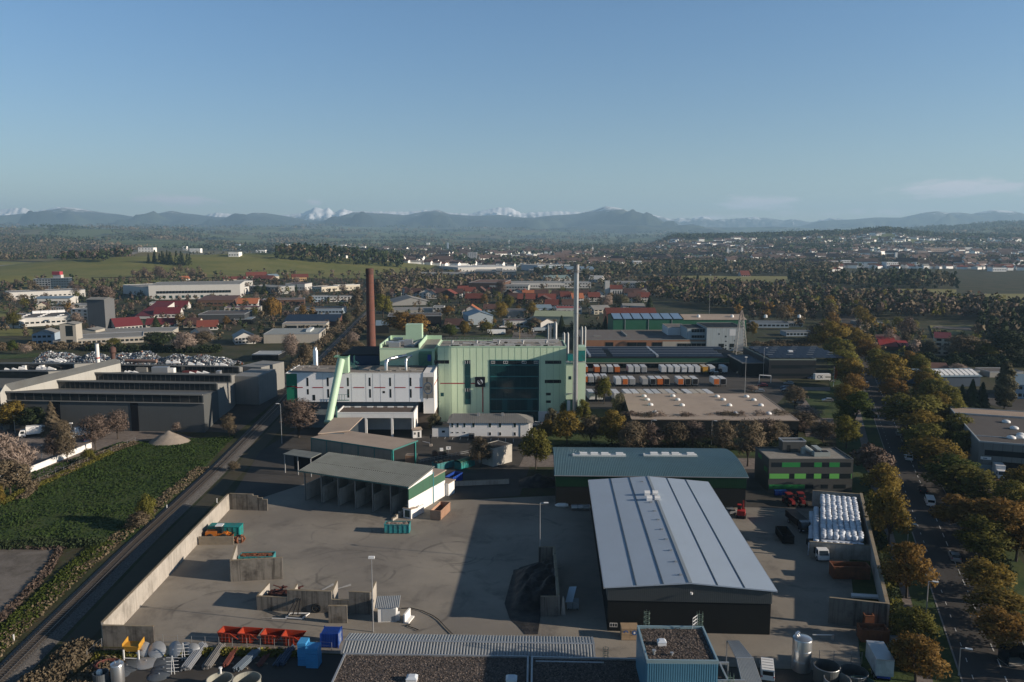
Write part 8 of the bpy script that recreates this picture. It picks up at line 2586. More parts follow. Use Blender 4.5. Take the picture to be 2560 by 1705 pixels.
def crownm(kind,seed,m,n):
 r=np.random.default_rng(seed)
 if kind in ('broad','twig','round'):
  nl={'broad':15,'twig':20,'round':10}[kind]
  cs,rs=[],[]
  for k in range(nl):
   a,q=k*2.4+r.uniform(-.4,.4),r.uniform(0,1)
   z=.36+.56*(k+.5)/nl+r.uniform(-.04,.04)
   env=sin(min(1,max(0,(z-.22)/.78))**.75*pi)**.6
   d=.27*env*r.uniform(.55,1.0)
   cs.append((d*cos(a),d*sin(a),z))
   rs.append(r.uniform(.085,.2)*(.75+.4*env))
  cs,rs=np.array(cs),np.array(rs)
  pick=r.choice(nl,n,p=rs**2/(rs**2).sum())
  v=r.normal(size=(n,3))
  v/=np.linalg.norm(v,axis=1)[:,None]
  rad=rs[pick][:,None]*r.uniform(.45,1.08,(n,1))
  P_=cs[pick]+v*rad*np.array([1,1,.85])
  nv=v+r.normal(size=(n,3))*.7
  sz=r.uniform(.010,.026,n)*(1.0 if kind!='twig' else .95)*(4200/n)**.3
 elif kind=='cone':
  z=1-r.uniform(0,1,n)**.6*.93
  a=r.uniform(0,6.283,n)
  lay=(np.floor(z*15)/15-z+.04)*1.6
  rad=((1-z)*.27+.015)*r.uniform(.3,1.0,n)**.5*(1+.25*np.sin(a*5+z*40))
  P_=np.stack([rad*np.cos(a),rad*np.sin(a),z-rad*.45],-1)
  nv=np.stack([np.cos(a),np.sin(a),np.full(n,.9)],-1)+r.normal(size=(n,3))*.35
  sz=r.uniform(.016,.036,n)
 elif kind=='column':
  z=r.uniform(.08,1,n)
  a=r.uniform(0,6.283,n)
  env=np.sin(np.clip((z-.02)/.98,0,1)**.8*pi)**.55
  rad=.13*env*r.uniform(.3,1.05,n)**.5*(1+.25*np.sin(a*3+z*25))
  P_=np.stack([rad*np.cos(a),rad*np.sin(a),z],-1)
  nv=np.stack([np.cos(a),np.sin(a),np.full(n,.4)],-1)+r.normal(size=(n,3))*.6
  sz=r.uniform(.012,.024,n)
 elif kind=='weep':
  a=r.uniform(0,6.283,n)
  st=r.integers(0,60,n)
  ang=st*.4+r.uniform(-.1,.1,n)
  rr2=(.12+.30*((st*7)%13)/13)
  z=.95-rr2*.8-r.uniform(0,.55,n)*(.4+rr2)
  rad=rr2+r.uniform(-.03,.03,n)
  P_=np.stack([rad*np.cos(ang),rad*np.sin(ang),np.maximum(z,.1)],-1)
  nv=np.stack([np.cos(ang),np.sin(ang),np.full(n,.2)],-1)+r.normal(size=(n,3))*.5
  sz=r.uniform(.016,.03,n)
 nv/=np.linalg.norm(nv,axis=1)[:,None]
 t1=np.cross(nv,r.normal(size=(n,3)))
 t1/=np.linalg.norm(t1,axis=1)[:,None]
 t2=np.cross(nv,t1)
 el=np.where(r.uniform(size=n)<.5,1.0,1.5)[:,None] if kind!='twig' else np.full((n,1),2.6)
 wd=.8 if kind!='twig' else .34
 s=sz[:,None]
 V=np.stack([P_-t1*s*el,P_-t2*s*wd,P_+t1*s*el,P_+t2*s*wd],1).reshape(-1,3)
 q=P_-np.array([0,0,.52 if kind!='cone' else .3])
 q/=np.linalg.norm(q,axis=1)[:,None]+1e-6
 q=q*.45+nv*.55
 if kind in ('broad','twig','round'):
  q+=v*.5
 return rawm('crown',V,np.arange(4*n),4,m,False,q/np.linalg.norm(q,axis=1)[:,None])
def trunkm(kind,seed,m):
 r=random.Random(seed)
 mb=MB()
 if kind in ('cone','column'):
  mb.tube([(0,0,0),(0,0,.5),(0,0,.95)],[.018,.012,.003],6)
 else:
  fork=.26 if kind!='twig' else .2
  mb.tube([(0,0,0),(r.uniform(-.01,.01),0,fork*.6),(0,0,fork)],[.028,.021,.018],7)
  for k in range(9):
   a=k*2.4+r.uniform(-.3,.3)
   l=r.uniform(.2,.30)
   z1=r.uniform(.5,.85)
   mid=(.35*l*cos(a),.35*l*sin(a),fork+(z1-fork)*.55)
   end=(l*cos(a),l*sin(a),z1)
   mb.tube([(0,0,fork-.03),mid,end],[.013,.008,.003],5)
   for j in (-1,1):
    mb.tube([mid,(l*.9*cos(a+j*.5),l*.9*sin(a+j*.5),z1*.95+.05)],[.006,.002],4)
 return mb.mesh('trunk',m)
TREES={}
def treep(kind,colour,var,n):
 n=4200 if n>=2000 else 700
 if kind=='twig' and n>2000:
  n=3000
 k=(kind,var,n)
 if k not in TREES:
  TREES[k]=(crownm(kind,hash((kind,var))%9999 if False else (len(kind)*131+var*17),LEAF[colour],n),trunkm(kind,var*7+len(kind),BARK))
 return TREES[k]
TR=random.Random(77)
NTREE=[0]
def tree(kind,colour,p,h,w,lb,gp=None,n=2300,name=None,cat='tree'):
 NTREE[0]+=1
 c,t_=treep(kind,colour,TR.randrange(4),n)
 ro=tg(name or {'cone':'conifer','column':'poplar'}.get(kind,'tree'),lb,cat,(p[0],p[1],p[2] if len(p)>2 else 0),TR.uniform(0,6.28),gp)
 w,h=w*1.22,h*1.08
 f=w/.78 if kind in ('broad','twig','round') else (w/.52 if kind=='cone' else (w/.28 if kind=='column' else w/.8))
 o=put('crown',c,ro,None,0,(f,f,h))
 o.material_slots[0].link='OBJECT'
 o.material_slots[0].material=LEAF[colour]
 put('trunk',t_,ro,None,0,(f*.8,f*.8,h))
 return ro
WSC=[1.0]
def tr(L,x,ybase,ytop,wpx,kind,colour,lb,n=2300,cat='tree',gp=None):
 """tree from its foot, top row and width read off the photograph"""
 p=g(L,x,ybase)-RNRM*(2.0 if WSC[0]>1 else 0)
 h=max(1.5,hz(L,ytop,p.y))
 dist=hypot(p.y,CAM_H)
 w=wpx/SH[L][2]/FOC*dist*WSC[0]
 return tree(kind,colour,p,h,w,lb,gp,n,None,cat)
AV=[('L',1330,1570,1230,330,'broad','orange'),('L',1330,1280,1020,250,'broad','olive'),('L',1260,920,505,300,'broad','orange'),('L',1120,520,110,260,'broad','gold'),('K',1080,1420,1150,230,'broad','gold'),('K',1000,1290,990,260,'round','mauve'),('K',800,1010,770,190,'broad','olive'),('K',860,850,590,270,'round','green'),('K',800,700,520,200,'broad','gold'),('K',850,600,430,170,'broad','orange'),('K',810,520,310,190,'broad','gold'),('K',790,430,255,210,'broad','olive'),('K',740,345,150,230,'broad','olive'),('K',660,260,40,230,'round','gold'),('K',600,200,30,190,'broad','bare')]
for i,a in enumerate(AV):
 tr(*a,'%s street tree, %s from the near end of the row left of the road'%(WORD[a[6]],ORD[i]),2800,'tree','trees of the road avenue')
WSC[0]=1.38
AV=[('L',2120,1330,1040,260,'broad','orange'),('L',2050,1120,880,260,'broad','gold'),('L',1985,900,655,260,'broad','gold'),('L',1910,640,330,260,'broad','olive'),('L',2080,560,170,330,'broad','orange'),('L',1790,430,130,290,'round','orange'),('K',1790,1420,1170,290,'broad','olive'),('K',1660,1330,1090,290,'broad','green'),('K',1560,1200,950,260,'broad','gold'),('K',1480,1060,830,220,'broad','olive'),('K',1420,960,740,210,'broad','gold'),('K',1340,880,590,320,'round','olive'),('K',1215,640,470,150,'broad','orange'),('K',1150,560,290,200,'broad','gold'),('K',1080,420,240,130,'broad','olive'),('K',985,330,170,130,'broad','orange'),('K',930,260,110,140,'broad','gold'),('K',870,190,60,130,'broad','gold'),('K',805,130,30,110,'broad','orange')]
for i,a in enumerate(AV):
 tr(*a,'%s street tree, %s from the near end of the row right of the road'%(WORD[a[6]],ORD[i]),2800,'tree','trees of the road avenue')
WSC[0]=1.0
for i in range(8):
 for side,o in (('left',-8.0),('right',14.5)):
  s=470+i*26
  p=rp(s,o+TR.uniform(-1.5,1.5))
  c=TR.choice(['gold','olive','orange','bare'])
  tree('broad',c,p,TR.uniform(10,13),TR.uniform(8,10),'%s tree at the far end of the road avenue on its %s side'%(WORD[c],side),'trees at the far end of the avenue',900)
for a,lab in ((('G',945,1150,840,200,'broad','olive'),'slender olive tree standing by the path left of the green hall'),(('G',1030,930,770,130,'broad','gold'),'golden tree behind the slender olive tree'),(('G',1075,850,665,100,'broad','grey'),'grey green tree at the foot of the boiler house plinth'),(('G',1180,790,620,90,'broad','olive'),'small olive tree left of the silver stack foot'),(('G',1200,965,690,220,'broad','gold'),'bright golden forked tree behind the green hall'),(('G',1335,830,600,110,'broad','olive'),'pale olive tree right of the silver stack foot'),(('G',1395,965,730,170,'twig','bare'),'bare brown tree between the two golden trees'),(('G',1565,970,700,230,'round','gold'),'round golden tree behind the green hall'),(('G',1725,965,775,170,'twig','bare'),'bare brown tree right of the round golden tree'),(('Y',720,1110,700,220,'broad','olive'),'yellow green tree in front of the lorry yard'),(('Y',630,1080,690,130,'twig','mauve'),'bare mauve tree left of the yellow green tree'),(('Y',960,1330,960,200,'broad','grey'),'grey green tree at the left corner of the beige roof'),(('V',1030,780,330,380,'twig','bare'),'leafless dark tree in front of the white store cube'),(('F',1370,735,585,110,'round','grey'),'small pale tree in a planter by the white annex'),(('F',305,765,485,290,'twig','mauve'),'round bare brown tree left of the tube conveyor'),(('V',1710,520,415,100,'round','dark'),'clipped dark shrub beside the path')):
 tr(*a,lab,3200)
for i in range(17):
 x=520+i*98
 c=['mauve','bare','blossom','mauve','bare'][i%5]
 p=g('Q',x,1180)
 tree('twig',c,(p.x,p.y+TR.uniform(-2,2)),TR.uniform(5.4,6.8),TR.uniform(7.5,9),'%s cherry tree, %s from the left in front of the beige flat roof'%(WORD[c],ORD[i]),'cherry trees along the beige flat roof',2600)
for i,(x,yb,yt,w,c) in enumerate(((620,235,30,200,'bare'),(760,225,40,180,'mauve'),(930,225,30,190,'bare'),(1060,220,20,170,'mauve'),(1270,240,20,190,'bare'),(1450,330,20,210,'twigdark'),(1600,200,20,200,'bare'))):
 tr('J',x,yb,yt,w,'twig','bare' if c=='twigdark' else c,'%s roadside tree behind the green hall, %s from the left'%(WORD['bare' if c=='twigdark' else c],ORD[i]),2600,'tree','bare trees behind the green hall')
for a,lab in ((('K',480,830,690,230,'twig','blossom'),'pale blossoming bush at the right corner of the beige roof'),(('K',60,560,515,90,'twig','blossom'),'low blossoming bush beside the pale parked car'),(('K',400,690,530,170,'twig','bare'),'bare tree in the car park strip'),(('K',250,990,800,200,'twig','bare'),'bare brown tree behind the green office'),(('K',150,1000,790,180,'twig','mauve'),'bare mauve tree left of the brown one behind the office'),(('K',620,960,800,190,'twig','bare'),'bare tree right of the office stair head'),(('K',30,110,20,80,'round','blossom'),'round pale tree beside the pylon'),(('K',620,150,10,120,'broad','olive'),'olive tree beside the substation halls')):
 tr(*a,lab,2600)
for a,lab in ((('E',75,175,20,150,'broad','gold'),'large golden tree at the left edge in front of the factory'),(('E',200,185,45,140,'broad','dark'),'dark green tree right of the golden one'),(('E',295,195,20,100,'cone','bare'),'slim brown larch in front of the factory'),(('E',350,215,120,90,'twig','bare'),'low bare tree right of the larch'),(('E',535,285,100,150,'twig','mauve'),'bare mauve tree at the end of the white wall'),(('E',660,220,75,125,'twig','mauve'),'bare mauve tree in front of the factory gate'),(('E',990,195,130,45,'twig','blossom'),'small pale tree left of the railway in front of the factory'),(('E',1285,215,90,80,'twig','bare'),'thin bare tree right of the railway'),(('E',305,350,190,110,'twig','mauve'),'bare mauve tree behind the white wall'),(('E',378,352,170,100,'twig','bare'),'bare brown tree behind the white wall'),(('E',30,470,200,180,'twig','blossom'),'large blossoming tree at the left edge'),(('E',130,440,250,140,'twig','blossom'),'blossoming tree right of the large one'),(('E',60,540,350,190,'broad','bare'),'brown bushy tree below the blossoming trees'),(('E',0,600,490,60,'broad','gold'),'yellow bush at the left edge of the field'),(('E',500,350,280,60,'broad','olive'),'olive bush at the fence of the field'),(('E',820,700,550,90,'broad','olive'),'olive bush beside the railway at the field edge'),(('E',780,720,630,120,'broad','bare'),'brown bush beside the railway at the field edge'),(('E',1310,400,345,60,'twig','bare'),'small bare shrub right of the railway')):
 tr(*a,lab,2600)
for a,lab in ((('K',2040,700,355,120,'column','grey'),'tall pale poplar at the right'),(('K',1780,690,480,110,'cone','dark'),'dark conifer in the row behind the grey hall'),(('K',1700,690,520,100,'cone','dark'),'dark conifer at the left of the row behind the grey hall'),(('K',1860,690,500,100,'cone','dark'),'dark conifer at the right of the row behind the grey hall'),(('K',1490,640,460,190,'round','olive'),'dark olive tree in front of the blue sawtooth shed'),(('K',1680,430,350,130,'twig','blossom'),'pale blossoming tree beside the long white row'),(('K',1300,480,410,90,'twig','bare'),'brown shrub left of the blue sawtooth shed'),(('K',1315,110,10,90,'cone','dark'),'single dark conifer behind the bright red roof'),(('K',1560,120,80,60,'round','dark'),'dark shrub behind the white apartment house'),(('K',1440,300,170,130,'broad','grey'),'grey green tree in front of the white apartment house'),(('K',1380,250,175,80,'broad','grey'),'pale shrub between the red roof and the apartment house'),(('K',1700,330,130,260,'twig','bare'),'bare brown tree right of the apartment house'),(('K',1860,340,190,240,'broad','olive'),'olive tree mass at the right edge'),(('K',2060,340,110,300,'broad','dark'),'dark tree at the right edge behind the garages'),(('K',2000,120,0,300,'twig','bare'),'brown wood edge tree at the right'),(('K',1120,140,50,80,'broad','orange'),'orange brown tree behind the dark roofed hall')):
 tr(*a,lab,2300)
for a,lab in ((('U',270,690,490,320,'round','orange'),'very large golden brown tree right of the brick chimney'),(('U',620,690,580,110,'broad','green'),'green tree behind the filter house'),(('U',745,680,550,90,'broad','gold'),'golden tree behind the filter house'),(('U',930,650,560,110,'broad','olive'),'olive tree on the lawn behind the boiler house'),(('U',1050,560,395,110,'twig','gold'),'tall airy yellow tree behind the boiler house'),(('U',1310,520,395,90,'twig','gold'),'tall airy golden tree right of the dark flat shop'),(('U',1110,460,340,90,'broad','olive'),'olive tree in the village'),(('U',1320,620,530,110,'round','bare'),'round brown bush between the low white stores'),(('U',1560,640,510,65,'cone','dark'),'dark conifer left of the silver stack'),(('U',1110,660,620,80,'twig','bare'),'bare bush beside the parking lot'),(('U',970,560,490,60,'broad','olive'),'olive shrub at the blue white hall'),(('U',600,510,430,90,'broad','orange'),'orange brown tree beside the white block'),(('U',1550,420,350,60,'cone','dark'),'small dark conifer in the village'),(('U',1945,450,335,90,'twig','blossom'),'pale bare tree beside the yellow chalet'),(('U',2060,440,330,120,'broad','grey'),'grey green tree below the church'),(('U',2300,470,340,70,'cone','dark'),'dark conifer right of the church'),(('U',1930,640,530,90,'cone','dark'),'dark conifer at the left end of the green hall'),(('U',1050,345,215,90,'twig','mauve'),'tall bare tree in front of the brown roofed hall'),(('U',60,520,330,150,'broad','olive'),'yellow olive tree right of the brick chimney'),(('Q',385,400,325,130,'round','bare'),'round brown bush in front of the brown fascia works'),(('Q',680,415,360,60,'broad','olive'),'small olive tree in front of the strip windows'),(('Q',840,415,340,90,'twig','bare'),'bare bush in front of the strip windows'),(('Q',350,260,145,45,'cone','dark'),'dark conifer at the corner of the dark green hall'),(('Q',270,260,120,60,'cone','dark'),'dark conifer left of the dark green hall'),(('Q',1620,300,175,90,'round','gold'),'golden tree right of the lattice pylon')):
 tr(*a,lab,2200)
for a,lab in ((('S',100,1000,790,250,'twig','blossom'),'large pale bare tree behind the scrap heap'),(('S',300,940,780,220,'broad','bare'),'brown tree right of the large pale one'),(('S',1310,1110,810,190,'twig','blossom'),'tall pale blossoming tree in front of the beige hall'),(('S',1470,1110,915,150,'broad','bare'),'brown bushy tree right of the tall blossoming one'),(('S',2000,940,780,130,'twig','blossom'),'pale blossoming tree left of the brick chimney'),(('S',2050,1010,880,150,'broad','bare'),'brown bush at the foot of the brick chimney'),(('S',1930,1030,950,120,'broad','bare'),'low brown bush beside the railway at the chimney'),(('S',1940,700,560,120,'broad','grey'),'pale green tree beside the railway'),(('S',1090,640,360,180,'weep','orange'),'tall weeping orange brown tree in the left middle distance'),(('S',880,920,810,150,'twig','blossom'),'pale bare bush right of the solar house'),(('S',1000,340,230,90,'cone','dark'),'dark conifer in front of the grey block'),(('S',920,350,250,90,'broad','dark'),'dark tree in front of the grey block'),(('S',2000,430,375,70,'cone','dark'),'dark conifer beside the white offices'),(('S',2060,560,290,130,'broad','bare'),'bare tree left of the brick chimney top'),(('S',2300,560,200,140,'broad','bare'),'bare tree right of the brick chimney'),(('T',165,790,610,150,'broad','olive'),'olive tree in front of the brown roofed hall at the left'),(('T',150,1090,950,110,'broad','green'),'green bush behind the sawtooth factory'),(('T',320,1110,990,120,'twig','blossom'),'pink blossoming tree behind the sawtooth factory'),(('T',1390,1020,920,180,'broad','olive'),'olive bush in front of the long works'),(('T',1940,1040,840,330,'round','dark'),'large dark green bush in front of the long works'),(('T',1915,790,650,110,'cone','dark'),'dark conifer between the red roofed houses'),(('T',1280,470,280,230,'broad','mauve'),'brown bare trees left of the large white hall'),(('T',905,135,58,55,'cone','dark'),'single dark conifer on the green hill'),(('T',940,740,600,120,'twig','blossom'),'pale bare tree in front of the four storey block')):
 tr(*a,lab,2200)
def brush(name,lb,pts,half,h,n,m,seed,sz=(.12,.3),twig=False):
 r=np.random.default_rng(seed)
 P_=np.array([(p[0],p[1]) for p in pts],float)
 seg=np.linalg.norm(np.diff(P_,axis=0),axis=1)
 cum=np.concatenate([[0],np.cumsum(seg)])
 t_=r.uniform(0,cum[-1],n)
 X_,Y_=np.interp(t_,cum,P_[:,0]),np.interp(t_,cum,P_[:,1])
 off=r.uniform(-1,1,n)
 ang=np.interp(t_,cum[:-1]+seg/2,np.arctan2(np.diff(P_[:,1]),np.diff(P_[:,0])))
 clump=.45+.55*np.clip(.5+.8*np.sin(t_*.55+seed)*np.sin(t_*.21+off*2),0,1)
 z=r.uniform(0,1,n)**.8*h*clump*(1-.5*off**2)
 X_=X_-np.sin(ang)*off*half+r.normal(size=n)*.15
 Y_=Y_+np.cos(ang)*off*half+r.normal(size=n)*.15
 C_=np.stack([X_,Y_,z+.05],-1)
 nv=r.normal(size=(n,3))
 nv[:,2]=np.abs(nv[:,2])
 nv/=np.linalg.norm(nv,axis=1)[:,None]
 a=np.cross(nv,r.normal(size=(n,3)))
 a/=np.linalg.norm(a,axis=1)[:,None]
 b=np.cross(nv,a)
 s=r.uniform(*sz,n)[:,None]
 w=.35 if twig else .8
 V=np.stack([C_-a*s*1.3,C_-b*s*w,C_+a*s*1.3,C_+b*s*w],1).reshape(-1,3)
 o=put(name,rawm(name,V,np.arange(4*n),4,m))
 tag(o,lb,'brush',None,'stuff')
 return o
brush('brush','olive and brown brush on the bank left of the railway',[(-80,95),(-84,120),(-87,150),(-88.5,166)],2.4,.6,7000,LEAF['green'],2)
brush('brush','dry brown brush on the bank left of the railway',[(-79.5,95),(-83,120),(-86,150),(-89,222)],1.8,.6,4500,LEAF['bare'],3)
brush('brush','dense bramble strip between the field and the gravel lot',[(-150,163),(-110,163.5),(-88,165)],2.2,1.6,8000,LEAF['dark'],4)
brush('brush','dry reddish edge of the gravel lot',[(-118,164),(-96,162),(-92,150),(-88,126)],.9,.6,2500,LEAF['mauve'],5)
brush('brush','brown thicket at the lower left beside the railway',[(-69,100),(-70,112),(-69,121)],3.0,1.8,8000,LEAF['bare'],6)
brush('brush','dry grass edge of the pipe yard',[(-66,118),(-58,119),(-45,119.5),(-33,119)],1.0,.7,4000,LEAF['olive'],7)
brush('brush','brown earth and weeds around the coiled hose',[(-66,100),(-64,110),(-62,117)],2.5,.7,4000,LEAF['bare'],8)
brush('brush','brown hedge along the fence of the grass field',[tuple(g('E',x,y)[:2]) for x,y in ((120,560),(200,475),(350,420),(560,310),(760,245))],1.3,1.5,7000,LEAF['bare'],9)
brush('brush','olive hedge along the fence of the grass field',[tuple(g('E',x,y)[:2]) for x,y in ((0,590),(170,500),(420,390),(620,300))],1.2,1.3,4500,LEAF['olive'],10)
brush('brush','shrubs along the concrete wall of the bale store',[(88,190),(78,162),(66,129)],1.6,2.4,11000,LEAF['dark'],11)
brush('brush','golden shrubs under the street trees',[rp(s,-7.5)[:2] for s in (0,40,90)],1.5,2.0,8000,LEAF['olive'],12)
brush('brush','shrubs under the trees right of the road',[rp(s,14.5)[:2] for s in (45,100,180,300)],1.8,1.8,14000,LEAF['dark'],13)
brush('brush','bare hedge below the cherry trees',[tuple(g('Q',x,1165)[:2]) for x in (480,1000,1500,2100)],2.0,3.0,16000,LEAF['mauve'],14,(.12,.3),True)
brush('brush','dark shrubs behind the green hall',[(8,240),(30,242),(60,244),(98,240)],3.0,2.2,14000,LEAF['dark'],15)
brush('brush','brown bushes along the railway behind the factory',[rail_at(y,7)[:2] for y in (310,360,420,520,640)],4.0,3.5,16000,LEAF['bare'],16,(.2,.5))
brush('brush','brown bushes left of the railway behind the factory',[rail_at(y,-8)[:2] for y in (380,440,520,640,740)],3.5,3.5,12000,LEAF['bare'],17,(.2,.5))
brush('brush','mixed hedge between the scrap heap and the works',[tuple(g('T',x,y)[:2]) for x,y in ((-100,1050),(400,1040),(1000,1035),(1500,1060),(2200,1060))],5.0,4.2,20000,LEAF['bare'],18,(.25,.55))
brush('brush','dark hedge behind the scrap heap',[tuple(g('T',x,y)[:2]) for x,y in ((1100,1055),(1600,1070),(2350,1080),(2700,1075))],4.5,4.5,14000,LEAF['dark'],19,(.25,.55))
brush('brush','thicket behind the pylon and substation',[tuple(g('K',x,y)[:2]) for x,y in ((90,215),(330,200),(560,190),(640,120))],5.0,4.0,13000,LEAF['bare'],20,(.2,.5))
brush('brush','dark thicket right of the road behind the white row',[tuple(g('K',x,y)[:2]) for x,y in ((1180,330),(1400,345),(1700,350),(2195,360))],6.0,6.0,22000,LEAF['dark'],21,(.3,.6))
brush('brush','brown thicket right of the apartment house',[tuple(g('K',x,y)[:2]) for x,y in ((1620,280),(1800,260),(2195,230))],9.0,7.0,20000,LEAF['bare'],22,(.3,.6))
r=np.random.default_rng(8)
n=26000
P4=[np.array(p,float) for p in ((-84,166),(-92,258),(-126,250),(-150,166))]
s_,q_=r.uniform(size=n),r.uniform(size=n)
XY=(P4[0]*(1-s_)[:,None]+P4[3]*s_[:,None])*(1-q_)[:,None]+(P4[1]*(1-s_)[:,None]+P4[2]*s_[:,None])*q_[:,None]
hgt=r.uniform(.12,.34,n)*(1+.5*nz2(XY[:,0],XY[:,1],5,3,.06))
a=r.uniform(0,6.283,n)
w_=r.uniform(.15,.4,n)
dx,dy=np.cos(a)*w_,np.sin(a)*w_
B_=np.column_stack([XY,np.full(n,.02)])
V=np.stack([B_+np.stack([-dx,-dy,np.zeros(n)],-1),B_+np.stack([dx,dy,np.zeros(n)],-1),B_+np.stack([dx*.5+.1,dy*.5,hgt],-1),B_+np.stack([-dx*.5+.1,-dy*.5,hgt],-1)],1).reshape(-1,3)
o=put('field_grass',rawm('field_grass',V,np.arange(4*n),4,leaf_mat('field_grass',(.036,.062,.017),.2,.2,.05)))
tag(o,'tussocky dark green grass of the field beside the railway','grass',None,'stuff')
cwall('low white wall between the field fence and the lorry park',g('E',170,408)[:2],g('E',512,268)[:2],1.7,.3,3.0,WPL,WPL)
cwall('low white wall behind the blossoming trees at the left edge',g('E',-60,470)[:2],g('E',100,432)[:2],1.7,.3,3.0,WPL,WPL)
p,q=g('E',130,215),g('E',185,195)
lorry('white box lorry parked at the left edge in front of the factory',WP,WP,(p.x,p.y+1.5,.05),R(-62),6.6,2.6)
p=g('E',415,215)
lorry('white box lorry half hidden by the mauve tree at the white wall',WP,WP,(p.x,p.y,.05),R(-52),7.0,2.4)
p=g('E',420,235)
car('dark blue car beside the hidden white lorry',BLUECAR,(p.x+3,p.y+1,.05),R(40))
for x,yb,yt,lab in ((85,185,90,'lamp post beside the golden tree at the left edge'),(403,215,132,'lamp post above the hidden white lorry'),(235,330,258,'lamp post behind the white wall')):
 p=g('E',x,yb)
 lamp((p.x,p.y,0),hz('E',yt,p.y),lab,2)
gx,gy=np.meshgrid(np.linspace(-1,1,24),np.linspace(-1,1,24))
c_=g('E',925,248)
PZ=np.clip(1-np.hypot(gx,gy),0,1)**.85*3.6*(1+.08*nz2(gx*4,gy*4,4,3,.5))
Fh2=[(i*24+j,i*24+j+1,(i+1)*24+j+1,(i+1)*24+j) for i in range(23) for j in range(23)]
me=rawm('gravel_pile',np.stack([c_.x+gx*6.5,c_.y+3+gy*5.0,PZ+.02],-1).reshape(-1,3),np.array(Fh2),4,mat('pale_gravel',(.27,.23,.19),.95,.3,1.0),True)
tag(put('gravel_pile',me),'pale gravel pile at the far end of the grass field','gravel pile',None,'stuff')
ro=tg('wire_fence','wire fence with thin posts along the grass field','fence',(*g('E',180,490)[:2],0),0)
fl=[Vector(g('E',180+(760-180)*k/13,490+(240-490)*k/13))-ro.location for k in range(14)]
for q in fl:
 put('post',pm_,ro,q,0,(1,1,1.3))
mb=MB()
for h in (.5,1.2,1.9):
 for a,b in zip(fl[:-1],fl[1:]):
  mb.bar(a+Vector((0,0,h)),b+Vector((0,0,h)),.02)
mb.build('wire',METAL,ro)
for x,y in ((935,612),(78,1350),(1215,575)):
 p=g('E',x,y)
 ro=tg('marker_post',{935:'short white post at the field edge beside the railway',78:'short white post in the brush at the lower left',1215:'short white post behind the yard wall'}[x],'post',p,0)
 MB().bx(0,0,0,.16,.16,1.2).build('post',WP,ro)
 MB().bx(0,0,1.2,.2,.2,.08).build('cap',BLACKP,ro)
for i,(L,x,y,c,kind,lab) in enumerate((('L',1665,640,SILVERP,'hatch','grey car nearest the camera parked right of the road'),('L',1505,290,DARKCAR,'hatch','dark car behind the nearest grey car right of the road'),('L',1465,205,WP,'van','white van parked right of the road below the trees'),('L',1408,110,DARKCAR,'hatch','dark car in front of the white van right of the road'),('K',1308,1105,WP,'van','white van in the shade right of the road'),('K',1270,1010,DARKCAR,'hatch','dark car behind the shaded white van'),('K',1232,915,SILVERP,'hatch','pale car furthest along the parked row right of the road'))):
 p=g(L,x,y)
 car(lab,c,(p.x,p.y+1.5,.1),atan2(RDIR.y,RDIR.x)-pi/2,kind,'vehicles parked along the road')
for L,x,yb,yt,lab in (('L',1268,495,340,'lamp post beside the second street tree'),('L',1413,1052,785,'tall lamp post at the near left kerb of the road'),('L',1664,1520,1303,'lamp post nearest the camera on the road'),('K',888,920,815,'lamp post beside the olive tree left of the road'),('K',937,590,485,'lamp post far along the left side of the road'),('J',762,196,0,'lamp post behind the left part of the green hall'),('J',1192,195,5,'lamp post behind the right part of the green hall')):
 p=g(L,x,yb)
 lamp((p.x,p.y,0),min(12,hz(L,yt,p.y)),lab,1,1.1,R(-20))
p=g('L',1905,960)
ro=tg('road_sign','white sign board beside the side road on the right','sign',p,R(70))
MB().bar((-.6,0,0),(-.6,0,2.4),.1).bar((.6,0,0),(.6,0,2.4),.1).build('pole',METAL,ro)
BX(-.9,-.04,.9,.9,.04,2.6).build('board',WP,ro)
p=g('K',1187,745)
ro=tg('road_sign','round white sign at the kerb right of the road','sign',p,0)
MB().bar((0,0,0),(0,0,2.2),.08).build('pole',METAL,ro)
o=MB().tube([(0,-.05,2.5),(0,0,2.5)],.55,14).build('board',WP,ro)
p=g('K',1208,690)
ro=tg('info_panel','pale blue info panel under the trees right of the road','panel',p,0)
BX(-.9,-.1,0,.9,.1,3.8).build('panel',mat('pale_blue_panel',(.20,.33,.42)),ro)
BX(-.95,-.12,3.8,.95,.12,3.95).build('cap',METAL,ro)
for x,y,lab in ((1620,885,'manhole cover in the road near the dashed line'),(1715,1120,'manhole cover in the near lane of the road')):
 p=g('L',x,y)
 o=MB().lathe(0,0,[(.45,0),(.45,.012)],18).build('manhole_cover',mat('iron_cover',(.05,.048,.045),.7),None,False,(p.x,p.y,.14))
 tag(o,lab,'manhole cover')
p,q=g('L',2050,1450),g('L',2170,1430)
ro=tg('bus_shelter','dark shelter at the lower right edge','shelter',(p.x,p.y,0),R(5))
BX(0,0,0,3.6,2.4,.15).build('floor',CONC,ro)
BX(-.1,-.1,2.3,3.7,2.5,2.45).build('roof',DKC,ro)
BX(0,0,.15,.08,2.4,2.3).box(3.52,0,.15,3.6,2.4,2.3).box(.08,2.3,.15,3.52,2.38,2.3).build('wall',GLASS,ro)
for i,(x,y,c) in enumerate(((870,600,'w'),(985,598,'s'),(1060,602,'w'),(1130,608,'d'),(1160,608,'s'),(1190,608,'d'),(1225,640,'w'),(1010,640,'w'))):
 p=g('U',x,y)
 car('%s car parked behind the boiler house, %s from the left'%({'w':'white','s':'silver','d':'dark'}[c],ORD[i]),{'w':WP,'s':SILVERP,'d':DARKCAR}[c],(p.x,p.y,.05),R(TR.uniform(60,110)),'hatch','cars parked behind the boiler house')
p=g('U',1050,665)
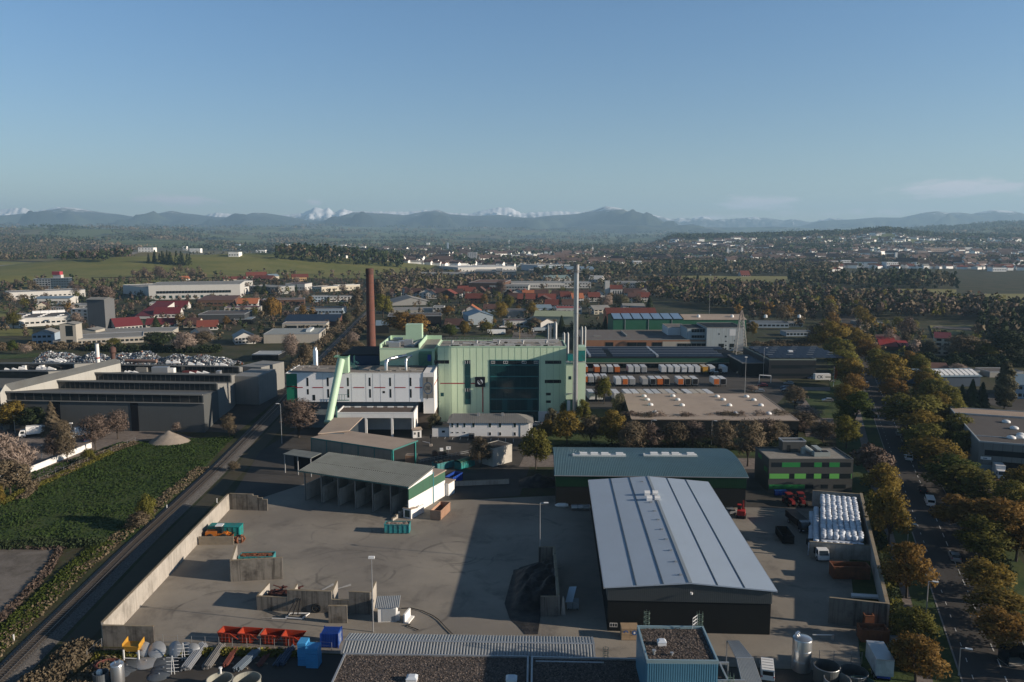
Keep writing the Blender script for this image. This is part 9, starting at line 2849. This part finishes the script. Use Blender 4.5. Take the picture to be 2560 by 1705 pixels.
trailer('trailer','white box trailer on the lawn behind the boiler house','trailer',WP,WP,(p.x+3,p.y,.05),R(95),12.0,None,True)
p=g('U',1375,640)
lorry('white and blue lorry beside the parking lot behind the boiler house',WP,mat('pale_blue_clad',(.3,.35,.38)),(p.x-4,p.y,.05),R(-80),8.0,2.0)
for i,(x,y,c) in enumerate(((1165,615,'w'),(1265,615,'w'))):
 p=g('R',1215+i*60,935)
 lorry(['white roofed lorry left of its twin below the blue sawtooth shed','white roofed lorry right of its twin below the blue sawtooth shed'][i],WP,WP,(p.x,p.y+2,.05),0,6,2.2,'white roofed lorries')
REST={}
def filler(pts,n,kinds,hr,lb,gp,q=700,gap=6.0):
 P_=[gg(*p) for p in pts]
 xs_,ys_=[p.x for p in P_],[p.y for p in P_]
 out,tries=[],0
 while len(out)<n and tries<n*60:
  tries+=1
  x,y=TR.uniform(min(xs_),max(xs_)),TR.uniform(min(ys_),max(ys_))
  inside=False
  j=len(P_)-1
  for i in range(len(P_)):
   if (P_[i].y>y)!=(P_[j].y>y) and x<(P_[j].x-P_[i].x)*(y-P_[i].y)/(P_[j].y-P_[i].y)+P_[i].x:
    inside=not inside
   j=i
  if not inside or any((x-a)**2+(y-b)**2<gap*gap for a,b in out):
   continue
  if any((x-(b_.location.x+b_['W']/2))**2/(b_['W']*.62)**2+(y-(b_.location.y+b_['D']/2))**2/(b_['D']*.75)**2<1 for b_ in BLD):
   continue
  out.append((x,y))
  k,c=TR.choice(kinds)
  h=TR.uniform(*hr)
  if len(out)>n*.36:
   REST.setdefault(c,[]).append((x,y,h))
   continue
  tree(k,c,(x,y,tz(x,y) if y>850 else 0),h,h*(TR.uniform(.65,.9) if k!='cone' else .42),lb%WORD[c],gp,q)
BLD=[o for o in COL.objects if o.parent is None and 'W' in o]
MIX=[('broad','bare'),('twig','bare'),('broad','olive'),('twig','mauve'),('cone','dark'),('broad','orange'),('twig','blossom')]
filler([('U',120,440),('U',2300,470),('U',2300,330),('U',1130,330),('U',120,330)],46,MIX,(7,12),'%s tree among the village houses behind the boiler house','trees among the village houses')
filler([('U',120,650),('U',1330,630),('U',1700,640),('U',1700,470),('U',120,490)],22,MIX,(5,9),'%s tree between the workshops behind the boiler house','trees between the workshops')
filler([('S',0,760),('S',2050,760),('S',2050,440),('S',0,440)],30,MIX,(6,10),'%s tree between the workshops left of the brick chimney','trees left of the brick chimney')
filler([('S',0,420),('S',2300,430),('S',2300,220),('S',1200,190),('S',0,330)],34,MIX,(7,12),'%s tree below the green hill left of the brick chimney','trees below the green hill')
filler([('T',0,760),('T',1700,830),('T',1700,460),('T',0,440)],34,MIX,(6,11),'%s tree between the buildings at the left','trees between the buildings at the left')
filler([('T',0,420),('T',1500,440),('T',1500,250),('T',0,300)],26,[('twig','mauve'),('broad','bare'),('twig','bare')],(8,13),'%s tree around the office tower at the left','trees around the office tower')
filler([('A',870,600),('A',1400,605),('A',1390,540),('A',900,570)],22,[('twig','bare'),('twig','mauve')],(12,18),'%s tree in the grove at the foot of the hill','bare grove at the foot of the hill')
filler([('A',985,480),('A',1300,505),('A',1290,490),('A',985,470)],16,[('cone','dark')],(16,24),'%s conifer in the group on the meadow hill','conifers on the meadow hill')
filler([('K',880,260),('K',1350,300),('K',1350,60),('K',850,40)],26,MIX,(7,12),'%s tree around the red roofs right of the road','trees around the red roofs')
filler([('K',1190,640),('K',1600,640),('K',1600,540),('K',1190,540)],8,MIX,(5,8),'%s tree between the avenue and the blue sawtooth shed','trees by the sawtooth shed')
filler([('Q',1600,240),('Q',2200,240),('Q',2200,0),('Q',1400,20)],26,[('twig','bare'),('twig','mauve'),('broad','orange'),('broad','bare')],(9,14),'%s tree behind the pylon and the substation','trees behind the pylon')
for i in range(26):
 s=8+i*11.5
 if 18<s<46:
  continue
 o=TR.uniform(19,27) if s>60 else TR.uniform(17,22)
 p=rp(s,o)
 if 96<s<150 and o>22:
  continue
 c=TR.choice(['olive','gold','orange','olive','green'])
 tree('broad',c,p,TR.uniform(8,11),TR.uniform(7.5,9.5),'%s tree in the second row right of the road'%WORD[c],'second row of trees right of the road',2300)
def clumps(name,lb,X_,Y_,H_,m,seed,nq=14,spread=.34,cone=False):
 r=np.random.default_rng(seed)
 n=len(X_)
 Z_=terr(X_,Y_)
 H_=np.asarray(H_)
 rep=lambda a:np.repeat(a,nq)
 v=r.normal(size=(n*nq,3))
 v/=np.linalg.norm(v,axis=1)[:,None]
 rad=r.uniform(.35,1.0,n*nq)
 hh=rep(H_)
 if cone:
  z=r.uniform(.1,1,n*nq)
  w=(1-z)*.22+.02
  C_=np.stack([rep(X_)+v[:,0]*w*hh,rep(Y_)+v[:,1]*w*hh,rep(Z_)+z*hh],-1)
 else:
  C_=np.stack([rep(X_)+v[:,0]*rad*hh*spread,rep(Y_)+v[:,1]*rad*hh*spread,rep(Z_)+hh*(.56+.40*v[:,2]*rad)],-1)
 nv=v+r.normal(size=v.shape)*.5
 nv/=np.linalg.norm(nv,axis=1)[:,None]
 a=np.cross(nv,r.normal(size=v.shape))
 a/=np.linalg.norm(a,axis=1)[:,None]
 b=np.cross(nv,a)
 s=(hh*r.uniform(.09,.2,n*nq)*(14/nq)**.4)[:,None]
 V=np.stack([C_-a*s,C_-b*s*.8,C_+a*s,C_+b*s*.8],1).reshape(-1,3)
 q=v*.75+nv*.25
 o=put(name,rawm(name,V,np.arange(4*n*nq),4,m,False,q/np.linalg.norm(q,axis=1)[:,None]))
 tag(o,lb,'wood',None,'stuff')
 return o
for c,l_ in REST.items():
 X_,Y_,H_=[np.array(v) for v in zip(*l_)]
 clumps('small_trees',WORD[c]+' small trees and shrubs scattered between the buildings',X_,Y_,H_,LEAF[c],5+len(c),130,.34,c=='dark')
def inp(poly,X_,Y_):
 res=np.zeros(len(X_),bool)
 j=len(poly)-1
 for i in range(len(poly)):
  xi,yi,xj,yj=poly[i][0],poly[i][1],poly[j][0],poly[j][1]
  res^=((yi>Y_)!=(yj>Y_))&(X_<(xj-xi)*(Y_-yi)/(yj-yi+1e-9)+xi)
  j=i
 return res
WOODS=[]
def wood(lb,poly,spacing,hr,shares,seed,nq=18):
 P_=[gt('p',*q) for q in poly]
 P2=[(p.x,p.y) for p in P_]
 WOODS.append(P2)
 x0,x1,y0,y1=min(p[0] for p in P2),max(p[0] for p in P2),min(p[1] for p in P2),max(p[1] for p in P2)
 r=np.random.default_rng(seed)
 n=int((x1-x0)*(y1-y0)/spacing**2)
 X_,Y_=r.uniform(x0,x1,n),r.uniform(y0,y1,n)
 k=inp(P2,X_,Y_)
 for b_ in BLD:
  k&=~((np.abs(X_-b_.location.x-b_['W']/2)<b_['W']/2+4)&(np.abs(Y_-b_.location.y-b_['D']/2)<b_['D']/2+6))
 X_,Y_=X_[k],Y_[k]
 pick=r.uniform(size=len(X_))+.25*nz2(X_,Y_,seed,3,1/90.)
 acc=0
 for c,s in shares:
  kk=(pick>=acc)&(pick<acc+s) if acc>0 else pick<s
  acc+=s
  if kk.sum():
   clumps('wood',lb%WORD[c],X_[kk],Y_[kk],r.uniform(hr[0],hr[1],kk.sum()),LEAF[c],seed+len(c),nq,.34,c=='dark' and seed%2==0)
wood('%s trees of the large wood on the right',[(1590,738),(1700,762),(1900,788),(2060,800),(2560,802),(2560,768),(2400,754),(2100,740),(1960,724),(1600,705)],9.5,(10,15),[('bare',.42),('mauve',.25),('olive',.08),('dark',.55)],41,20)
wood('%s trees of the wood strip between the right hand fields',[(1960,714),(2200,722),(2390,724),(2390,704),(2200,696),(2000,700)],12,(12,20),[('grey',.3),('bare',.25),('dark',.6)],42,16)
wood('%s trees of the belt in front of the town',[(1330,692),(1500,702),(1640,690),(2060,690),(2130,660),(1900,655),(1450,662)],13,(12,18),[('grey',.4),('bare',.3),('dark',.5)],43,14)
wood('%s trees of the dark wood on the hill left of the brick chimney top',[(690,650),(880,664),(1005,670),(1015,640),(900,628),(690,628)],13,(14,22),[('dark',.75),('bare',.5)],44,16)
wood('%s trees of the wood behind the left hill',[(150,654),(260,657),(330,642),(330,622),(180,622)],13,(14,20),[('dark',.5),('mauve',.6)],45,16)
wood('%s trees of the brown wood behind the brick chimney',[(950,738),(1010,748),(1100,732),(1260,716),(1260,702),(1100,690),(960,690)],10.5,(11,16),[('bare',.45),('grey',.3),('olive',.12),('mauve',.4)],47,20)
wood('%s trees at the left edge of the plain',[(-60,655),(90,650),(160,630),(160,612),(-60,612)],16,(12,18),[('bare',.4),('grey',.3),('dark',.5)],48,14)
wood('%s trees of the dense wood at the right edge',[(2430,858),(2640,870),(2640,785),(2460,784)],8.5,(11,15),[('dark',.65),('bare',.5)],50,24)
wood('%s trees around the middle distance factories',[(1180,722),(1700,736),(1660,700),(1250,690),(1000,678),(1000,690)],21,(8,13),[('grey',.3),('bare',.4),('mauve',.4)],51,16)
wood('%s scattered trees behind the left halls',[(0,735),(330,735),(800,700),(960,700),(960,688),(500,690),(300,702),(0,712)],22,(8,13),[('bare',.4),('mauve',.3),('dark',.4)],53,16)
wood('%s shrubs and small trees between the workshops at the left',[(0,850),(440,862),(860,835),(920,700),(500,700),(0,720)],13,(4,8),[('bare',.35),('dark',.35),('mauve',.5)],55,36)
wood('%s shrubs and small trees in the village',[(985,850),(1500,845),(1640,790),(1560,735),(980,735)],13,(4,8),[('bare',.35),('dark',.35),('grey',.5)],57,36)
wood('%s shrubs around the red roofs right of the road',[(2120,900),(2560,905),(2560,860),(2150,820)],11,(4,8),[('bare',.35),('dark',.45),('olive',.5)],59,40)
r=np.random.default_rng(60)
for c,lab,seed,thr in (('dark','dark conifer forest spread over the far plain',61,.22),('grey','grey green copses spread over the far plain',62,.30),('bare','bare brown copses spread over the far plain',63,.34)):
 n=90000
 Y_=1650*(11500/1650)**r.uniform(0,1,n)
 u=r.uniform(-250,2810,n)
 X_=(u-1280)/1990*Y_
 town=np.exp(-((u-2000)/700)**2)*np.exp(-((Y_-2600)/1000)**2)
 nz=nz2(X_,Y_,seed,4,1/900.)+.5*nz2(X_*.4,Y_*1.8,seed+9,3,1/500.)
 keep=nz>thr*1.6+.3*np.clip((Y_-3000)/3000,0,1)
 keep&=r.uniform(size=n)<np.clip(Y_/5200,.12,1)*(.62-.3*town)+.2*town
 for P2 in WOODS:
  keep&=~inp(P2,X_,Y_)
 for bx_ in ((-830,1190,-100,1960),(-1150,940,-420,1720),(-1180,1720,-600,2280),(-1520,1280,-1110,1920)):
  keep&=~((X_>bx_[0])&(Y_>bx_[1])&(X_<bx_[2])&(Y_<bx_[3]))
 for o in COL.objects:
  if o.name.startswith('field') and o.type=='MESH' and o.get('kind')=='structure':
   vv=np.array([v.co[:2] for v in o.data.vertices])
   k1=int(round(len(vv)**.5))
   keep&=~inp([tuple(vv[0]),tuple(vv[k1-1]),tuple(vv[-1]),tuple(vv[-k1])],X_,Y_)
 X_,Y_=X_[keep],Y_[keep]
 if c=='dark':
  u=r.uniform(1660,2700,5200)
  yr_=np.where(np.arange(5200)<3200,r.uniform(3700,4250,5200),r.uniform(6300,7300,5200))
  X_,Y_=np.concatenate([X_,(u-1280)/1990*yr_]),np.concatenate([Y_,yr_])
 clumps('forest',lab,X_,Y_,(11+Y_*.0030)*r.uniform(.8,1.25,len(X_)),LEAF[c],seed,7,.62)
 # the distant town
def housem(m_wall,m_roof):
 w=shell(1,1,.72,'gx',.3,-.5,-.5).mesh('wall',m_wall)
 rf=MB().slab([(-.55,-.55,.71),(.55,-.55,.71),(.55,0,1.06),(-.55,0,1.06)],.05).slab([(-.55,0,1.06),(.55,0,1.06),(.55,.55,.71),(-.55,.55,.71)],.05).mesh('roof',m_roof)
 return w,rf
TOWNW=mat('town_white',(.80,.79,.76),.85,.1,.05,obj_var=.15)
HM=[(*housem(TOWNW,m),n_) for m,n_ in ((TRED,'red brown'),(TDK,'dark'),(FLG,'grey'))]
rng2=np.random.default_rng(71)
cand=[]
while len(cand)<3300:
 Y_=1500*(3700/1500)**rng2.uniform()
 u=rng2.uniform(840,2640)
 x=(u-1280)/1990*Y_
 dens=.25+.9*exp(-((u-1950)/520)**2)*exp(-((Y_-2900)/900)**2)
 if float(nz2(np.array([x]),np.array([Y_]),77,3,1/420.)[0])<.45-dens or any(inp(P2,np.array([x]),np.array([Y_]))[0] for P2 in WOODS[:2]):
  continue
 cand.append((Y_,x))
cand.sort()
FP_=[]
for o in COL.objects:
 if o.name.startswith('field') and o.type=='MESH' and o.get('kind')=='structure':
  vv=np.array([v.co[:2] for v in o.data.vertices])
  k1=int(round(len(vv)**.5))
  FP_.append([tuple(vv[0]),tuple(vv[k1-1]),tuple(vv[-1]),tuple(vv[-k1])])
cand=[c for c in cand if not any(inp(P2,np.array([c[1]]),np.array([c[0]]))[0] for P2 in FP_)]
for Y_,x in cand[:250]:
 w,rf,n_=HM[rng2.choice(3,p=[.2,.5,.3])]
 ro=tg('town_house','small white house with a %s roof in the distant town'%n_,'house',(x,Y_,tz(x,Y_)-.2),rng2.uniform(-.6,.6),'houses of the distant town')
 s=(rng2.uniform(11,19),rng2.uniform(9,13),rng2.uniform(6.5,10))
 put('wall',w,ro,None,0,s)
 put('roof',rf,ro,None,0,s)
VW,FW,VR,FR_=[],[],[],[]
wm,rm=HM[0][0],HM[0][1]
wv,wf=[v.co[:] for v in wm.vertices],[tuple(p.vertices) for p in wm.polygons]
rv_,rf_=[v.co[:] for v in rm.vertices],[tuple(p.vertices) for p in rm.polygons]
for Y_,x in cand[250:]:
 z=tz(x,Y_)-.3
 a=rng2.uniform(-.7,.7)
 sx_,sy_,sz_=rng2.uniform(13,26),rng2.uniform(10,14),rng2.uniform(8,13)
 if rng2.uniform()<.12:
  sx_,sz_=sx_*1.7,sz_*1.6
 ca,sa=cos(a),sin(a)
 for (V_,F_,vs_,fs_) in ((VW,FW,wv,wf),(VR,FR_,rv_,rf_)):
  o_=len(V_)
  V_+=[(x+ca*p[0]*sx_-sa*p[1]*sy_,Y_+sa*p[0]*sx_+ca*p[1]*sy_,z+p[2]*sz_) for p in vs_]
  F_+=[tuple(i+o_ for i in q) for q in fs_]
for nm,V_,F_,m,lab in (('town_walls',VW,FW,TOWNW,'white walls of the many small houses far in the town'),('town_roofs',VR,FR_,mat('town_roofs',(.075,.052,.047),.9,.4,.01),'brown roofs of the many small houses far in the town')):
 mb=MB()
 mb.v,mb.f=V_,F_
 tag(mb.build(nm,m),lab,'houses',None,'stuff')
FAR=[('a',1850,1890,488,450,'leftmost white slab block on the far rise',5),('a',1895,1925,482,452,'second white slab block on the far rise',4),('a',1950,1992,500,462,'third white slab block on the far rise',4),('a',2010,2062,508,486,'long low white school on the far rise',8),('a',2080,2168,508,487,'longest low white school on the far rise',12),('a',1495,1565,530,505,'white hall on the left rise',4),('a',1195,1235,486,464,'white block in the far left settlement',4),('a',1455,1540,486,462,'grey white hall in the far left settlement',6),('a',1540,1575,484,450,'blue tower in the far left settlement',3),('a',1240,1330,502,478,'flat halls in the far left settlement',8),('a',905,1000,500,474,'farm on the golden meadow',5),('a',1675,1745,502,488,'low white hall behind the hill',6),('b',5,45,507,480,'pair of white blocks in the distant town at the left',5),('b',62,112,515,490,'white block in the distant town beside the pair',5),('b',135,178,518,490,'white double block in the distant town',4),('b',598,622,495,465,'pale tower block far behind the plant',3),('b',740,752,530,465,'slim grey tower far behind the plant',1),('b',1855,1920,622,592,'white slab blocks right of the stack, left pair',6),('b',1922,1985,625,590,'white slab blocks right of the stack, second pair',6),('b',2030,2090,645,595,'tallest white slab blocks right of the stack',5),('b',440,590,555,542,'long white hall far behind the wood',14),('b',1190,1245,585,552,'white villa block on the far slope',4),('b',1168,1176,495,445,'thin far chimney in the plain',1),('b',1745,1755,540,498,'slim white church spire in the town',1),('c',1705,1925,505,474,'long pinkish hospital block on the right',18),('c',1660,1725,535,495,'white wing in front of the pinkish hospital',6),('c',1965,2015,505,470,'stepped white block right of the hospital',5),('c',1510,1524,572,506,'slim pale tower with a wide head on the right',1),('c',955,1055,598,560,'long white housing block on the right',10),('c',1092,1160,598,562,'white housing block beside the long one',7),('c',1160,1222,598,558,'white housing block with steps',6),('c',1062,1088,482,455,'pinkish tower block on the wooded slope',3),('c',428,500,525,490,'large church nave in the town',6),('c',412,424,530,478,'left tower of the large town church',1),('c',505,516,525,472,'right tower of the large town church',1),('c',22,52,512,458,'green scaffolded tower in the town',3),('c',2230,2400,560,540,'long white halls at the far right',14),('c',1455,1530,605,570,'banded green and white office block on the right',6),('c',1395,1435,508,490,'white house on the slope left of the hospital',3),('c',2150,2240,625,616,'long white low hall in the right fields',8),('c',240,310,485,462,'bright white buildings in the town centre',5)]
for L,xl,xr,yb,yt,lab,nw in FAR:
 a,b=gt(L,xl,yb),gt(L,xr,yb)
 h=max(5,hz(L,yt,a.y)-a.z)
 W=abs(b.x-a.x)
 m_=TOWNW if 'pink' not in lab else mat('town_pink',(.46,.35,.29),.85)
 m_=mat('town_green',(.16,.26,.22),.8) if 'green scaff' in lab else (PBL if 'blue tower' in lab or 'grey tower' in lab else m_)
 slim=W<25
 r_=bldg('town_block' if not slim else 'town_tower',lab,'block' if not slim else 'tower',a,(a.x+W,a.y,a.z),18 if not slim else W,h+2,m_,FLG,'flat' if 'church' not in lab and 'spire' not in lab else 'hip',0 if 'church' not in lab and 'spire' not in lab else h*.35,awin(W,18,h+2,nw,max(1,int(h/4)),0,1.4,1.8) if nw>1 else ())
GR={}
for o in COL.objects:
 if o.parent is None and 'label' in o and 'group' in o:
  GR.setdefault((o['group'],o['label']),[]).append(o)
for (g_,l_),os_ in GR.items():
 if 1<len(os_)<=20 and len(l_.split())<=12:
  for i,o in enumerate(sorted(os_,key=lambda q:q.location.x/q.location.y)):
   o['label']='%s, %s from the left'%(l_,ORD[i])
